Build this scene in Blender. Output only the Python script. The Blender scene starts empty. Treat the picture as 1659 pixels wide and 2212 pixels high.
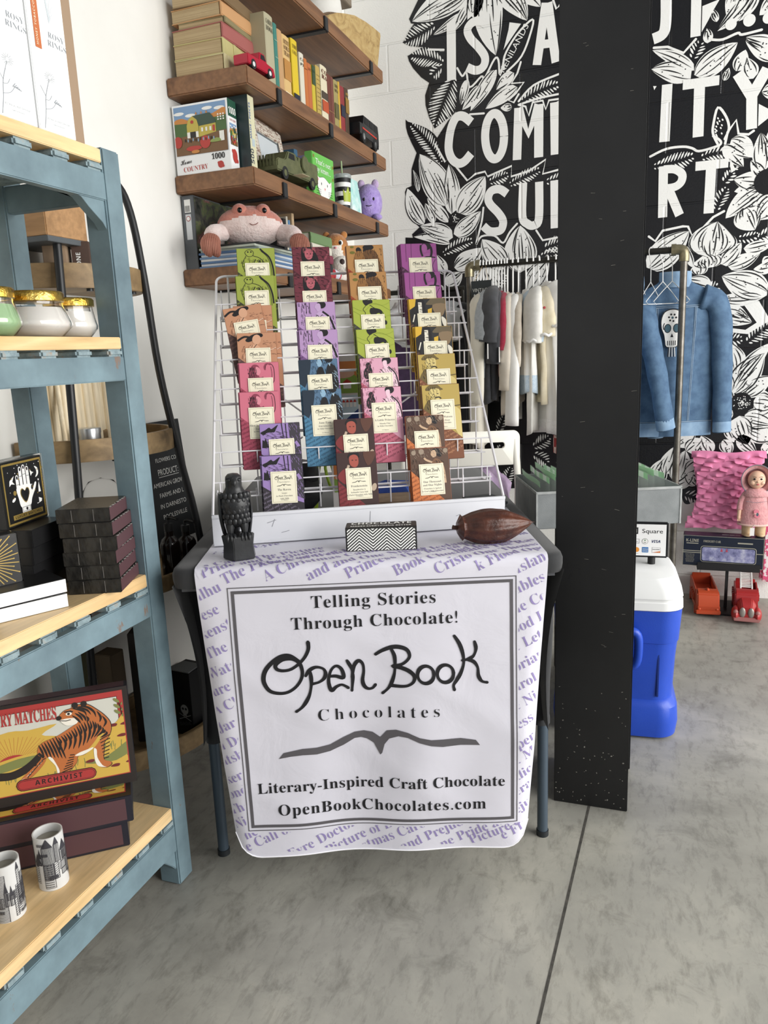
import bpy, bmesh, math, random
from mathutils import Vector as V, Matrix as M, noise
from mathutils.geometry import tessellate_polygon
random.seed(7)
SC = bpy.context.scene
COL = SC.collection
PI = math.pi
R = math.radians

# ------------------------------------------------------------------ camera
EYE = V((0, 0, 1.15)); FPX = 1640.0
YAW, PITCH, ROLL = -0.3458701, 0.2061786, -0.04076412
_fw = V((math.sin(YAW)*math.cos(PITCH), math.cos(YAW)*math.cos(PITCH), -math.sin(PITCH)))
_r0 = V((math.cos(YAW), -math.sin(YAW), 0)); _u0 = _r0.cross(_fw)
_rt = _r0*math.cos(ROLL) + _u0*math.sin(ROLL)
_up = _u0*math.cos(ROLL) - _r0*math.sin(ROLL)
cd = bpy.data.cameras.new('camera'); cam = bpy.data.objects.new('camera', cd); COL.objects.link(cam)
cd.sensor_fit = 'HORIZONTAL'; cd.sensor_width = 36; cd.lens = 36*FPX/1659; cd.clip_start = .02
cam.matrix_world = M(((_rt.x, _up.x, -_fw.x, EYE.x), (_rt.y, _up.y, -_fw.y, EYE.y), (_rt.z, _up.z, -_fw.z, EYE.z), (0, 0, 0, 1)))
SC.camera = cam
# ------------------------------------------------------------------ light and exposure
SC.view_settings.view_transform = 'Standard'; SC.view_settings.look = 'None'
SC.view_settings.gamma = 1; SC.view_settings.use_curve_mapping = False
SC.view_settings.exposure = 0.0
w = bpy.data.worlds.new('daylight'); SC.world = w; w.use_nodes = True
w.node_tree.nodes['Background'].inputs[0].default_value = (.93, .97, 1, 1)
w.node_tree.nodes['Background'].inputs[1].default_value = .36
def area(name, loc, target, sx, sy, power, col):
    l = bpy.data.lights.new(name, 'AREA'); l.shape = 'RECTANGLE'; l.size = sx; l.size_y = sy; l.energy = power; l.color = col
    o = bpy.data.objects.new(name, l); COL.objects.link(o); o.location = loc
    o.rotation_euler = (V(target)-V(loc)).to_track_quat('-Z', 'Y').to_euler()
    return o
area('shopfront_daylight', (3.5, 1.0, 1.75), (-1.4, 1.5, 1.0), 4.4, 2.7, 300, (1, .985, .96))
area('rear_fill', (.6, -3.0, 2.2), (-.4, 2.0, 1.0), 2.6, 1.8, 6, (1, .98, .95))  # weak front fill added behind the camera, not a window of the room

# ------------------------------------------------------------------ placing helpers: a photo point carried onto a real plane
def ray(x, y): return _fw + _rt*((x-829.5)/FPX) - _up*((y-1106)/FPX)
def PX(x, y, X): d = ray(x, y); return EYE + d*((X-EYE.x)/d.x)
def PY(x, y, Y): d = ray(x, y); return EYE + d*((Y-EYE.y)/d.y)
def PZ(x, y, Z): d = ray(x, y); return EYE + d*((Z-EYE.z)/d.z)
def PP(x, y, p, n): d = ray(x, y); return EYE + d*((p-EYE).dot(n)/d.dot(n))

# ------------------------------------------------------------------ materials
def lin(h):
    h = h.lstrip('#'); return tuple(((c/12.92) if c <= .04045 else ((c+.055)/1.055)**2.4) for c in (int(h[i:i+2], 16)/255 for i in (0, 2, 4)))+(1,)
_mats = {}
def mat(name, col, rough=.55, metal=0, trans=0, ior=1.45, spec=.5, emit=0, alpha=1, sheen=0):
    if name in _mats: return _mats[name]
    m = bpy.data.materials.new(name); m.use_nodes = True; b = m.node_tree.nodes['Principled BSDF']
    b.inputs['Base Color'].default_value = lin(col); b.inputs['Roughness'].default_value = rough; b.inputs['Metallic'].default_value = metal
    b.inputs['Transmission Weight'].default_value = trans; b.inputs['IOR'].default_value = ior; b.inputs['Specular IOR Level'].default_value = spec
    b.inputs['Alpha'].default_value = alpha; b.inputs['Sheen Weight'].default_value = sheen
    m.diffuse_color = lin(col); _mats[name] = m; return m
class N:
    """small node wiring helper on a material"""
    def __init__(s, m): s.t = m.node_tree; s.b = s.t.nodes['Principled BSDF']
    def n(s, ty, **k):
        q = s.t.nodes.new(ty)
        for a, v in k.items():
            if a.startswith('i_'):
                key = a[2:].replace('_', ' '); q.inputs[key].default_value = v
            else: setattr(q, a, v)
        return q
    def l(s, a, b): s.t.links.new(a, b)
    def co(s, scale=(1, 1, 1), kind='Object', rot=(0, 0, 0)):
        c = s.n('ShaderNodeTexCoord'); mp = s.n('ShaderNodeMapping'); mp.inputs['Scale'].default_value = scale; mp.inputs['Rotation'].default_value = rot
        s.l(c.outputs[kind], mp.inputs[0]); return mp.outputs[0]
    def noise(s, vec, scale, detail=4, rough=.55, dist=0):
        q = s.n('ShaderNodeTexNoise'); q.inputs['Scale'].default_value = scale; q.inputs['Detail'].default_value = detail
        q.inputs['Roughness'].default_value = rough; q.inputs['Distortion'].default_value = dist; s.l(vec, q.inputs['Vector']); return q.outputs['Fac']
    def ramp(s, fac, stops):
        q = s.n('ShaderNodeValToRGB'); e = q.color_ramp.elements
        while len(e) < len(stops): e.new(.5)
        for k, (p, c) in zip(e, stops): k.position = p; k.color = lin(c) if isinstance(c, str) else c
        s.l(fac, q.inputs[0]); return q.outputs[0]
    def mix(s, a, b, fac, blend='MIX'):
        q = s.n('ShaderNodeMix', data_type='RGBA', blend_type=blend)
        for k, v in ((0, fac), (6, a), (7, b)):
            if hasattr(v, 'is_output'): s.l(v, q.inputs[k])
            else: q.inputs[k].default_value = lin(v) if isinstance(v, str) else v
        return q.outputs[2]
    def color(s, v): s.l(v, s.b.inputs['Base Color'])
    def bump(s, h, strength=.3, dist=.002):
        q = s.n('ShaderNodeBump'); q.inputs['Strength'].default_value = strength; q.inputs['Distance'].default_value = dist
        s.l(h, q.inputs['Height']); s.l(q.outputs[0], s.b.inputs['Normal'])
def noisy(name, c1, c2, scale=8, rough=.6, bump=0, stretch=(1, 1, 1), detail=5, metal=0, lo=.35, hi=.65, dist=.002, nscale=None, sheen=0):
    if name in _mats: return _mats[name]
    m = mat(name, c1, rough, metal, sheen=sheen); n = N(m); v = n.co(stretch); f = n.noise(v, scale, detail)
    n.color(n.ramp(f, [(lo, c1), (hi, c2)]))
    if bump: n.bump(n.noise(v, nscale or scale*3, 6), bump, dist)
    return m
def wood(name, c1, c2, c3, axis=1, rough=.5, ring=14, bump=.15):
    if name in _mats: return _mats[name]
    m = mat(name, c1, rough); n = N(m); sc = [1, 1, 1]; sc[axis] = .09
    v = n.co(tuple(sc)); f = n.noise(v, ring, 3, .5, 1.2); g = n.noise(v, ring*7, 5, .6)
    c = n.ramp(f, [(.3, c1), (.5, c2), (.72, c3)]); c = n.mix(c, n.ramp(g, [(.3, '#777777'), (.7, '#ffffff')]), .35, 'MULTIPLY')
    n.color(c); n.bump(g, bump, .001); return m

# ------------------------------------------------------------------ objects
def link(o): COL.objects.link(o); return o
def props(o, label=None, cat=None, group=None, kind=None):
    if label: o['label'] = label
    if cat: o['category'] = cat
    if group: o['group'] = group
    if kind: o['kind'] = kind
    return o
def thing(name, label, cat, loc=(0, 0, 0), rz=0, group=None, rot=None):
    o = bpy.data.objects.new(name, None); o.empty_display_size = .05; link(o); o.location = loc; o.rotation_euler = rot or (0, 0, rz)
    return props(o, label, cat, group)
class MB:
    def __init__(s): s.v = []; s.f = []; s.m = []
    def add(s, vs, fs, mi=0, T=None):
        b = len(s.v); s.v += [(T @ V(p) if T else V(p)) for p in vs]; s.f += [tuple(b+i for i in f) for f in fs]; s.m += [mi]*len(fs); return s
    def box(s, c, d, mi=0, T=None, rz=0):
        x, y, z = (q/2 for q in d); vs = [V((i*x, j*y, k*z)) for i in (-1, 1) for j in (-1, 1) for k in (-1, 1)]
        Q = M.Translation(V(c)) @ M.Rotation(rz, 4, 'Z')
        if T: Q = T @ Q
        return s.add(vs, [(0, 1, 3, 2), (4, 6, 7, 5), (0, 4, 5, 1), (2, 3, 7, 6), (0, 2, 6, 4), (1, 5, 7, 3)], mi, Q)
    def box2(s, a, b, mi=0, T=None): return s.box([(p+q)/2 for p, q in zip(a, b)], [abs(q-p) for p, q in zip(a, b)], mi, T)
    def prism(s, pts, z0, z1, mi=0, T=None):
        n = len(pts); ar = sum(pts[i][0]*pts[(i+1) % n][1]-pts[(i+1) % n][0]*pts[i][1] for i in range(n))
        if ar < 0: pts = pts[::-1]
        vs = [(x, y, z0) for x, y in pts]+[(x, y, z1) for x, y in pts]
        fs = [tuple(range(n))[::-1], tuple(range(n, 2*n))]+[(i, (i+1) % n, n+(i+1) % n, n+i) for i in range(n)]
        return s.add(vs, fs, mi, T)
    def loft(s, rings, mi=0, cap=True, T=None, closed=True):
        n = len(rings[0]); vs = [p for r in rings for p in r]; fs = []
        for i in range(len(rings)-1):
            for j in range(n if closed else n-1):
                k = (j+1) % n; fs.append((i*n+j, i*n+k, (i+1)*n+k, (i+1)*n+j))
        if cap and closed: fs += [tuple(range(n))[::-1], tuple((len(rings)-1)*n+j for j in range(n))]
        return s.add(vs, fs, mi, T)
    def lathe(s, prof, seg=24, mi=0, T=None, cap=True):
        return s.loft([[(r*math.cos(2*PI*j/seg), r*math.sin(2*PI*j/seg), z) for j in range(seg)] for r, z in prof], mi, cap, T)
    def cyl(s, p0, p1, r, seg=16, mi=0, r1=None, T=None): return s.tube([p0, p1], [r, r if r1 is None else r1], seg, mi, T)
    def tube(s, path, r, seg=10, mi=0, T=None, cap=True, flat=1.0):
        P = [V(p) for p in path]; n = len(P); rs = r if isinstance(r, (list, tuple)) else [r]*n
        t0 = (P[1]-P[0]).normalized(); a = t0.orthogonal().normalized()
        rings = []
        for i in range(n):
            t = ((P[min(i+1, n-1)]-P[max(i-1, 0)])).normalized(); a = (a-t*a.dot(t))
            a = a.normalized() if a.length > 1e-6 else t.orthogonal().normalized()
            b = t.cross(a); rings.append([P[i]+(a*math.cos(2*PI*j/seg)+b*math.sin(2*PI*j/seg)*flat)*rs[i] for j in range(seg)])
        return s.loft(rings, mi, cap, T)
    def ball(s, c, d, seg=18, rings=10, mi=0, T=None, fn=None):
        c = V(c); vs = []; fs = []
        for i in range(rings+1):
            th = PI*i/rings
            for j in range(seg):
                ph = 2*PI*j/seg; q = V((math.sin(th)*math.cos(ph), math.sin(th)*math.sin(ph), math.cos(th)))
                k = fn(q) if fn else 1
                vs.append(c+V((q.x*d[0], q.y*d[1], q.z*d[2]))*k)
        for i in range(rings):
            for j in range(seg):
                k = (j+1) % seg; fs.append((i*seg+j, (i+1)*seg+j, (i+1)*seg+k, i*seg+k))
        return s.add(vs, fs, mi, T)
    def grid(s, fn, nu, nv, mi=0, T=None):
        vs = [fn(i/nu, j/nv) for j in range(nv+1) for i in range(nu+1)]
        return s.add(vs, [(j*(nu+1)+i, j*(nu+1)+i+1, (j+1)*(nu+1)+i+1, (j+1)*(nu+1)+i) for j in range(nv) for i in range(nu)], mi, T)
    def obj(s, name, mats, parent=None, bevel=0, smooth=True, loc=None, rz=0, rot=None, seg=2, ang=38, sub=0, weld=True):
        me = bpy.data.meshes.new(name); me.from_pydata([tuple(p) for p in s.v], [], s.f)
        mats = mats if isinstance(mats, (list, tuple)) else [mats]
        for q in mats: me.materials.append(q)
        me.polygons.foreach_set('material_index', s.m)
        bm = bmesh.new(); bm.from_mesh(me)
        if weld: bmesh.ops.remove_doubles(bm, verts=bm.verts, dist=1e-6)
        bmesh.ops.recalc_face_normals(bm, faces=bm.faces)
        if bevel:
            es = [e for e in bm.edges if len(e.link_faces) == 2 and e.calc_face_angle(0) > R(35)]
            bmesh.ops.bevel(bm, geom=es, offset=bevel, segments=seg, affect='EDGES', clamp_overlap=True)
        bm.to_mesh(me); bm.free()
        if smooth:
            me.polygons.foreach_set('use_smooth', [True]*len(me.polygons)); me.set_sharp_from_angle(angle=R(ang))
        o = link(bpy.data.objects.new(name, me)); o.parent = parent
        if loc is not None: o.location = loc
        o.rotation_euler = rot or (0, 0, rz)
        if sub:
            d = o.modifiers.new('s', 'SUBSURF'); d.levels = sub; d.render_levels = sub
        return o
def copy_tree(o, parent=None, label=None, loc=None, rz=None):
    c = o.copy(); link(c); c.parent = parent
    for ch in o.children: copy_tree(ch, c)
    if label: c['label'] = label
    if loc is not None: c.location = loc
    if rz is not None: c.rotation_euler = (0, 0, rz)
    return c
def Bx(name, label, cat, c, d, m, rz=0, group=None, bevel=.002, kind=None):
    """one box-shaped thing standing on its base point c"""
    o = MB().box((0, 0, d[2]/2), d).obj(name, m, None, bevel, loc=c, rz=rz); return props(o, label, cat, group, kind)

# ------------------------------------------------------------------ flat printed artwork and lettering
_glyph = {}
def _font(s, font):
    base = {'serif': (0x1D400, 0x1D41A), 'ital': (0x1D468, 0x1D482), 'script': (0x1D4D0, 0x1D4EA), 'bold': (0x1D5D4, 0x1D5EE), 'boldit': (0x1D63C, 0x1D656)}.get(font)
    if not base: return s
    dg = {'serif': 0x1D7CE, 'bold': 0x1D7EC}.get(font)
    return ''.join(chr(base[0]+ord(c)-65) if 'A' <= c <= 'Z' else chr(base[1]+ord(c)-97) if 'a' <= c <= 'z' else (chr(dg+ord(c)-48) if dg and '0' <= c <= '9' else c) for c in s)
def glyphs(s, font='sans', off=0, sp=1, res=3):
    k = (s, font, off, sp, res)
    if k not in _glyph:
        c = bpy.data.curves.new('t', 'FONT'); c.body = _font(s, font); c.size = 1; c.offset = off; c.space_character = sp; c.resolution_u = res
        o = link(bpy.data.objects.new('t', c)); dg = bpy.context.evaluated_depsgraph_get(); me = o.evaluated_get(dg).to_mesh()
        vs = [(q.co.x, q.co.y) for q in me.vertices]; fs = []
        for p in me.polygons: fs.append([vs[i] for i in p.vertices])
        xs = [q[0] for q in vs] or [0, 1]
        _glyph[k] = (fs, min(xs), max(xs)); o.evaluated_get(dg).to_mesh_clear(); bpy.data.objects.remove(o); bpy.data.curves.remove(c)
    return _glyph[k]
def spline(pts, n=6, closed=False):
    P = [V((*p, 0)) if len(p) == 2 else V(p) for p in pts]; out = []; N_ = len(P)
    for i in range(N_ if closed else N_-1):
        g = lambda k: P[k % N_] if closed else P[max(0, min(N_-1, k))]
        a, b, c, d = g(i-1), g(i), g(i+1), g(i+2)
        for j in range(n):
            t = j/n; out.append(((b*2)+(c-a)*t+(a*2-b*5+c*4-d)*t*t+(b*3-a-c*3+d)*t**3)/2)
    if not closed: out.append(P[-1])
    return [tuple(p[:len(pts[0])]) for p in out]
class Art:
    def __init__(s): s.p = []; s.mats = []; s.k = 0
    def ly(s, l): s.k += 1; return l+1j*(s.k % 44)    # every mark sits a few microns above the last one
    def mi(s, m):
        if m not in s.mats: s.mats.append(m)
        return s.mats.index(m)
    def poly(s, pts, m, layer=1):
        i = s.mi(m); pts = [tuple(p) for p in pts]; layer = s.ly(layer)
        if len(pts) > 4 or len(pts) == 4:
            for t in tessellate_polygon([[V((*p, 0)) for p in pts]]): s.p.append(([pts[k] for k in t], i, layer))
        else: s.p.append((pts, i, layer))
        return s
    def rect(s, x0, y0, x1, y1, m, layer=1): s.p.append(([(x0, y0), (x1, y0), (x1, y1), (x0, y1)], s.mi(m), s.ly(layer))); return s
    def frame(s, x0, y0, x1, y1, w, m, layer=1):
        s.rect(x0, y0, x1, y0+w, m, layer); s.rect(x0, y1-w, x1, y1, m, layer); s.rect(x0, y0+w, x0+w, y1-w, m, layer); s.rect(x1-w, y0+w, x1, y1-w, m, layer); return s
    def disc(s, x, y, rx, m, layer=1, ry=None, n=20, rot=0):
        ry = ry or rx; layer = s.ly(layer); c, q = math.cos(rot), math.sin(rot)
        s.p.append(([(x+rx*math.cos(2*PI*k/n)*c-ry*math.sin(2*PI*k/n)*q, y+rx*math.cos(2*PI*k/n)*q+ry*math.sin(2*PI*k/n)*c) for k in range(n)], s.mi(m), layer)); return s
    def stroke(s, pts, w, m, layer=1, taper=False, cap=False):
        n = len(pts); i = s.mi(m); L = []; Rr = []; lr = layer; layer = s.ly(layer)
        for k in range(n):
            a = pts[max(k-1, 0)]; b = pts[min(k+1, n-1)]; dx, dy = b[0]-a[0], b[1]-a[1]; d = math.hypot(dx, dy) or 1
            ww = (w[k] if isinstance(w, (list, tuple)) else w)/2
            if taper: ww *= max(.15, math.sin(PI*(k+.3)/(n-.4)))
            L.append((pts[k][0]-dy/d*ww, pts[k][1]+dx/d*ww)); Rr.append((pts[k][0]+dy/d*ww, pts[k][1]-dx/d*ww))
        for k in range(n-1): s.p.append(([L[k], Rr[k], Rr[k+1], L[k+1]], i, layer))
        if cap:
            ww = w if not isinstance(w, (list, tuple)) else w[0]
            s.disc(*pts[0], ww/2, m, lr, n=10); s.disc(*pts[-1], ww/2, m, lr, n=10)
        return s
    def text(s, t, x, y, size, m, layer=2, font='sans', align='c', rot=0, off=0, sp=1, width=None, res=3, sx=1):
        fs, x0, x1 = glyphs(t, font, off, sp, res); k = size*sx
        if width: k = width/(x1-x0)
        layer = s.ly(layer); ox = {'c': -(x0+x1)/2, 'l': -x0, 'r': -x1}[align]; c, q = math.cos(rot), math.sin(rot); i = s.mi(m)
        for f in fs: s.p.append(([(x+(a+ox)*k*c-b*size*q, y+(a+ox)*k*q+b*size*c) for a, b in f], i, layer))
        return s
    def clip(s, planes):
        out = []
        for f, i, l in s.p:
            for a, b, c in planes:          # keep a*x+b*y+c >= 0
                g = []; n = len(f)
                for k in range(n):
                    p, q = f[k], f[(k+1) % n]; dp, dq = a*p[0]+b*p[1]+c, a*q[0]+b*q[1]+c
                    if dp >= 0: g.append(p)
                    if dp*dq < 0: t = dp/(dp-dq); g.append((p[0]+(q[0]-p[0])*t, p[1]+(q[1]-p[1])*t))
                f = g
                if len(f) < 3: break
            if len(f) >= 3: out.append((f, i, l))
        s.p = out; return s
    def map(s, fn): s.p = [([fn(*p) for p in f], i, l) for f, i, l in s.p]; return s
    def merge(s, o, fn=None, dl=0):
        for f, i, l in o.p: s.p.append(([fn(*p) for p in f] if fn else f, s.mi(o.mats[i]), l+dl))
        return s
    def fine(s, mx):
        out = []; st = list(s.p)
        st = [([f[0], f[k], f[k+1]], i, l) for f, i, l in st for k in range(1, len(f)-1)]
        while st:
            f, i, l = st.pop(); d = [math.dist(f[k], f[(k+1) % 3]) for k in range(3)]; j = d.index(max(d))
            if d[j] <= mx: out.append((f, i, l)); continue
            a, b, c = f[j], f[(j+1) % 3], f[(j+2) % 3]; q = ((a[0]+b[0])/2, (a[1]+b[1])/2)
            st += [([a, q, c], i, l), ([q, b, c], i, l)]
        s.p = out; return s
    def obj(s, name, parent=None, T=None, fn=None, step=.0004, flip=False):
        vs = []; fs = []; mi = []
        for f, i, l in s.p:
            ar = sum(f[k][0]*f[(k+1) % len(f)][1]-f[(k+1) % len(f)][0]*f[k][1] for k in range(len(f)))
            if ar < 0: f = f[::-1]
            b = len(vs); l = l.real*step+l.imag*3e-6; vs += [tuple(fn(x, y, l)) if fn else (tuple(T @ V((x, y, l))) if T else (x, y, l)) for x, y in f]
            fs.append(tuple(range(b, b+len(f)))); mi.append(i)
        me = bpy.data.meshes.new(name); me.from_pydata(vs, [], fs)
        for m in s.mats: me.materials.append(m)
        me.polygons.foreach_set('material_index', mi)
        o = link(bpy.data.objects.new(name, me)); o.parent = parent; return o
def face(o, ex, ey): # frame on a surface: origin, x axis, y axis
    o, ex, ey = V(o), V(ex).normalized(), V(ey).normalized(); n = ex.cross(ey)
    return M(((ex.x, ey.x, n.x, o.x), (ex.y, ey.y, n.y, o.y), (ex.z, ey.z, n.z, o.z), (0, 0, 0, 1)))
NY = lambda o: face(o, (1, 0, 0), (0, 0, 1))      # art on a face that looks towards -Y
PXF = lambda o: face(o, (0, 1, 0), (0, 0, 1))     # art on a face that looks towards +X
BLACK = mat('ink_black', '#151517', .5); WHITE = mat('print_white', '#f2f2ee', .5); CREAM = mat('label_cream', '#efe9d0', .6)
INKG = mat('ink_grey', '#5d5a5e', .6)
# ================================================================== the setting
LX, BY = -1.409, 3.64            # left wall plane, back wall plane
def concrete():
    m = mat('polished_concrete', '#8d8b85', .42); n = N(m); v = n.co()
    a = n.noise(v, 1.25, 8, .66, .4); b = n.noise(v, 7, 8, .72, .5); c = n.noise(n.co((1, .35, 1), rot=(0, 0, .7)), 40, 6, .72, .3)
    col = n.ramp(a, [(.3, '#7d7b74'), (.5, '#a19f96'), (.68, '#c3bfb2')])
    col = n.mix(col, n.ramp(b, [(.28, '#7b7972'), (.46, '#ffffff'), (.75, '#ffffff')]), .5, 'MULTIPLY')
    col = n.mix(col, n.ramp(c, [(.32, '#77756f'), (.5, '#ffffff')]), .35, 'MULTIPLY')
    n.color(col); n.bump(b, .12, .002); return m
def blockbump(m, noise_strength=.55, col=None):
    n = N(m); c = n.n('ShaderNodeTexCoord'); sx = n.n('ShaderNodeSeparateXYZ'); cb = n.n('ShaderNodeCombineXYZ'); n.l(c.outputs['Object'], sx.inputs[0])
    ax = n.n('ShaderNodeMath', operation='ADD'); ax.inputs[1].default_value = 8.128+1.205; n.l(sx.outputs['X'], ax.inputs[0])
    az = n.n('ShaderNodeMath', operation='ADD'); az.inputs[1].default_value = 4.064-.0903; n.l(sx.outputs['Z'], az.inputs[0])
    n.l(ax.outputs[0], cb.inputs[0]); n.l(az.outputs[0], cb.inputs[1])
    br = n.n('ShaderNodeTexBrick'); br.inputs['Scale'].default_value = 1; br.inputs['Brick Width'].default_value = .4064; br.inputs['Row Height'].default_value = .2032
    br.inputs['Mortar Size'].default_value = .006; br.inputs['Mortar Smooth'].default_value = .6; br.offset = .5; n.l(cb.outputs[0], br.inputs['Vector'])
    f = n.noise(c.outputs['Object'], 150, 3, .6)
    b1 = n.n('ShaderNodeBump'); b1.inputs['Strength'].default_value = .6; b1.inputs['Distance'].default_value = .004; b1.invert = True; n.l(br.outputs['Fac'], b1.inputs['Height'])
    b2 = n.n('ShaderNodeBump'); b2.inputs['Strength'].default_value = noise_strength; b2.inputs['Distance'].default_value = .003; n.l(f, b2.inputs['Height']); n.l(b1.outputs[0], b2.inputs['Normal'])
    n.l(b2.outputs[0], n.b.inputs['Normal']); return m
FLOOR_M = concrete()
PLASTER = noisy('white_plaster', '#ebeae4', '#f2f1ec', 3, .7, .08, nscale=40)
BLOCK = blockbump(mat('painted_block', '#e9e8e4', .6))
MBLACK = blockbump(mat('mural_black', '#17171a', .28), .3); MWHITE = blockbump(mat('mural_white', '#efefec', .5), .25); MHATCH = blockbump(mat('mural_line', '#141416', .45), .25)
floor = props(MB().box2((LX-.15, -3.2, -.1), (4, BY+.15, 0)).obj('floor', FLOOR_M), kind='structure')
wall_left = props(MB().box2((LX-.15, -3.2, 0), (LX, BY, 3.3)).obj('wall_left', PLASTER), kind='structure')
wall_back = props(MB().box2((LX-.15, BY, 0), (4, BY+.15, 3.3)).obj('wall_back', BLOCK), kind='structure')
a = PZ(1128, 2360, 0); b = PZ(1269, 1757, 0); d = (b-a).normalized(); s = V((-d.y, d.x, 0))*.0028; e = a+d*4.4
MB().add([a-s-d+V((0, 0, .0006)), a+s-d+V((0, 0, .0006)), e+s+V((0, 0, .0006)), e-s+V((0, 0, .0006))], [(0, 1, 2, 3)]).obj('control_joint', noisy('joint_dirt', '#3b3935', '#54514b', 60, .9), floor)

# ---- mural painted on the block wall, traced in the wall's own plane
mural = Art()
wz = lambda p: (lambda q: (q.x, q.z))(PY(p[0], p[1], BY))
cA = lambda x, y: (860+x/4.608, y/4.608)
cB = lambda x, y: (860+x/4.608, 300+y/4.608)
cC = lambda x, y: (1400+x/6.405, y/6.405)
cD = lambda x, y: (1400+x/6.405, 280+y/6.405)
cE = lambda x, y: (1400+x/4.0965, 560+y/4.0965)
cF = lambda x, y: (960+x/5.925, 900+y/5.925)
W = lambda c, *pts: [wz(c(*p)) for p in pts]
PXM = .00218                                     # metres on the wall per photo pixel
out = W(cA, (200, 0), (110, 190), (130, 235), (195, 240), (120, 340), (45, 425), (120, 460), (280, 470), (285, 490), (460, 488), (462, 512), (290, 515), (95, 555), (110, 610), (150, 680), (230, 770), (310, 825), (270, 950), (275, 1050), (310, 1170), (365, 1280), (490, 1180), (590, 1060), (575, 1130), (500, 1200), (372, 1400), (345, 1425), (200, 1310), (75, 1190), (80, 1270), (95, 1330)) \
    + W(cB, (130, 30), (185, 140), (160, 220), (135, 300), (135, 470), (85, 490), (70, 530), (75, 590), (105, 690), (130, 800), (215, 880), (140, 950), (150, 985), (75, 982), (75, 1050), (60, 1500)) \
    + [wz(p) for p in ((905, 760), (950, 900), (1000, 1000), (1084, 1056), (1200, 1050), (1400, 1066), (1470, 1074), (1495, 1078), (1515, 1072), (1545, 1040), (1659, 1010), (1760, 990), (1760, -120), (920, -120))]
mural.poly(out, MBLACK, 1)
def axis(b, t, bend=0, n=9):
    b, t = V((*b, 0)), V((*t, 0)); d = t-b; nn = V((-d.y, d.x, 0)); return [b+d*(i/n)+nn*bend*math.sin(PI*i/n) for i in range(n+1)], d.length
def petal(c, bx, by, tx, ty, w, nh=None, bend=None, skew=1.25):
    b, t = wz(c(bx, by)), wz(c(tx, ty)); k = 6.405 if c in (cC, cD) else 4.0965 if c is cE else 5.925 if c is cF else 4.608
    hw = w/k*PXM/2; bend = random.uniform(-.06, .06) if bend is None else bend
    n = 12; ax, L = axis(b, t, bend, n); pr = [math.sin(PI*min(1, (i/n)**(1/skew)*.97+.03))**.8 for i in range(n+1)]
    def at(i, s):
        i = max(0, min(n, i)); j = min(int(i), n-1); p = ax[j].lerp(ax[j+1], i-j); d = (ax[j+1]-ax[j]).normalized(); h = (pr[j]+(pr[j+1]-pr[j])*(i-j))*hw
        q = p+V((-d.y, d.x, 0))*h*s; return (q.x, q.y)
    mural.poly([at(i, 1.12) for i in range(n+1)]+[at(i, -1.12) for i in range(n, -1, -1)], MBLACK, 1.3)
    mural.poly([at(i, 1) for i in range(n+1)]+[at(i, -1) for i in range(n-1, 0, -1)], MWHITE, 2)
    nh = nh or max(3, int(hw*2/.0145))
    for i in range(nh):
        s = -1+2*(i+.5)/nh+random.uniform(-.05, .05); a0 = random.uniform(0, .25)*n; a1 = random.uniform(.55, 1.0)*n
        if random.random() < .45: a0, a1 = (0, a1*.55) if random.random() < .5 else (n*.45, n)
        k_ = max(4, int(a1-a0)); mural.stroke([at(a0+(a1-a0)*q/k_, s) for q in range(k_+1)], random.uniform(.0035, .006), MHATCH, 3, taper=True)
    for i in range(nh): x, y = at(random.uniform(.2, .8)*n, random.uniform(-.7, .7)); mural.disc(x, y, .0026, MHATCH, 3, n=6)
def leaf(c, bx, by, tx, ty, w, step=.013, ang=.9, sides=(1, -1)):
    b, t = wz(c(bx, by)), wz(c(tx, ty)); k = 6.405 if c in (cC, cD) else 4.0965 if c is cE else 5.925 if c is cF else 4.608
    hw = w/k*PXM/2; ax, L = axis(b, t, random.uniform(-.07, .07), 12); n = 12; m = max(4, int(L/step))
    mural.poly([tuple((ax[i]+V((-(t[1]-b[1]), t[0]-b[0], 0)).normalized()*hw*1.25*math.sin(PI*(i/n)**.85))[:2]) for i in range(n+1)]+[tuple((ax[i]-V((-(t[1]-b[1]), t[0]-b[0], 0)).normalized()*hw*1.25*math.sin(PI*(i/n)**.85))[:2]) for i in range(n-1, 0, -1)], MBLACK, 1.6)
    for side in sides:
        for i in range(1, m):
            u = i/m; j = min(int(u*n), n-1); p = ax[j].lerp(ax[j+1], u*n-j); d = (ax[j+1]-ax[j]).normalized(); nn = V((-d.y, d.x, 0))*side
            h = hw*math.sin(PI*u**.85); p0 = p+nn*.006; p1 = p+nn*h+d*h*ang*.7*random.uniform(.8, 1.05)
            if h > .008: mural.stroke([tuple(p0.lerp(p1, q/3)[:2]) for q in range(4)], random.uniform(.005, .0085), MWHITE, 2, taper=True)
def line(c, *pts, w=.0085, sm=True): p = W(c, *pts); mural.stroke(p if not sm else spline(p, 4), w, MWHITE, 2.5, cap=True)
def letter(c, w, *pts, sm=True):
    k = 6.405 if c in (cC, cD) else 4.608; p = W(c, *pts); mural.stroke(spline(p, 5) if sm and len(p) > 2 else p, w/k*PXM, MWHITE, 4)
for a in ((700, -90, 140, 215, 250), (760, -40, 330, 200, 110), (900, -260, 690, 200, 170), (900, -220, 975, 555, 270), (980, -160, 1285, 208, 210), (1120, -170, 1420, 70, 170), (760, -120, 760, 190, 170),
          (690, 790, 625, 1050, 85), (820, 850, 640, 1095, 105), (975, 690, 720, 1110, 130), (1150, 720, 975, 900, 110), (1185, 860, 870, 1085, 120), (700, 40, 560, 310, 90), (640, 130, 350, 350, 80), (1135, 1060, 1020, 1075, 70)): petal(cA, *a)
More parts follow.
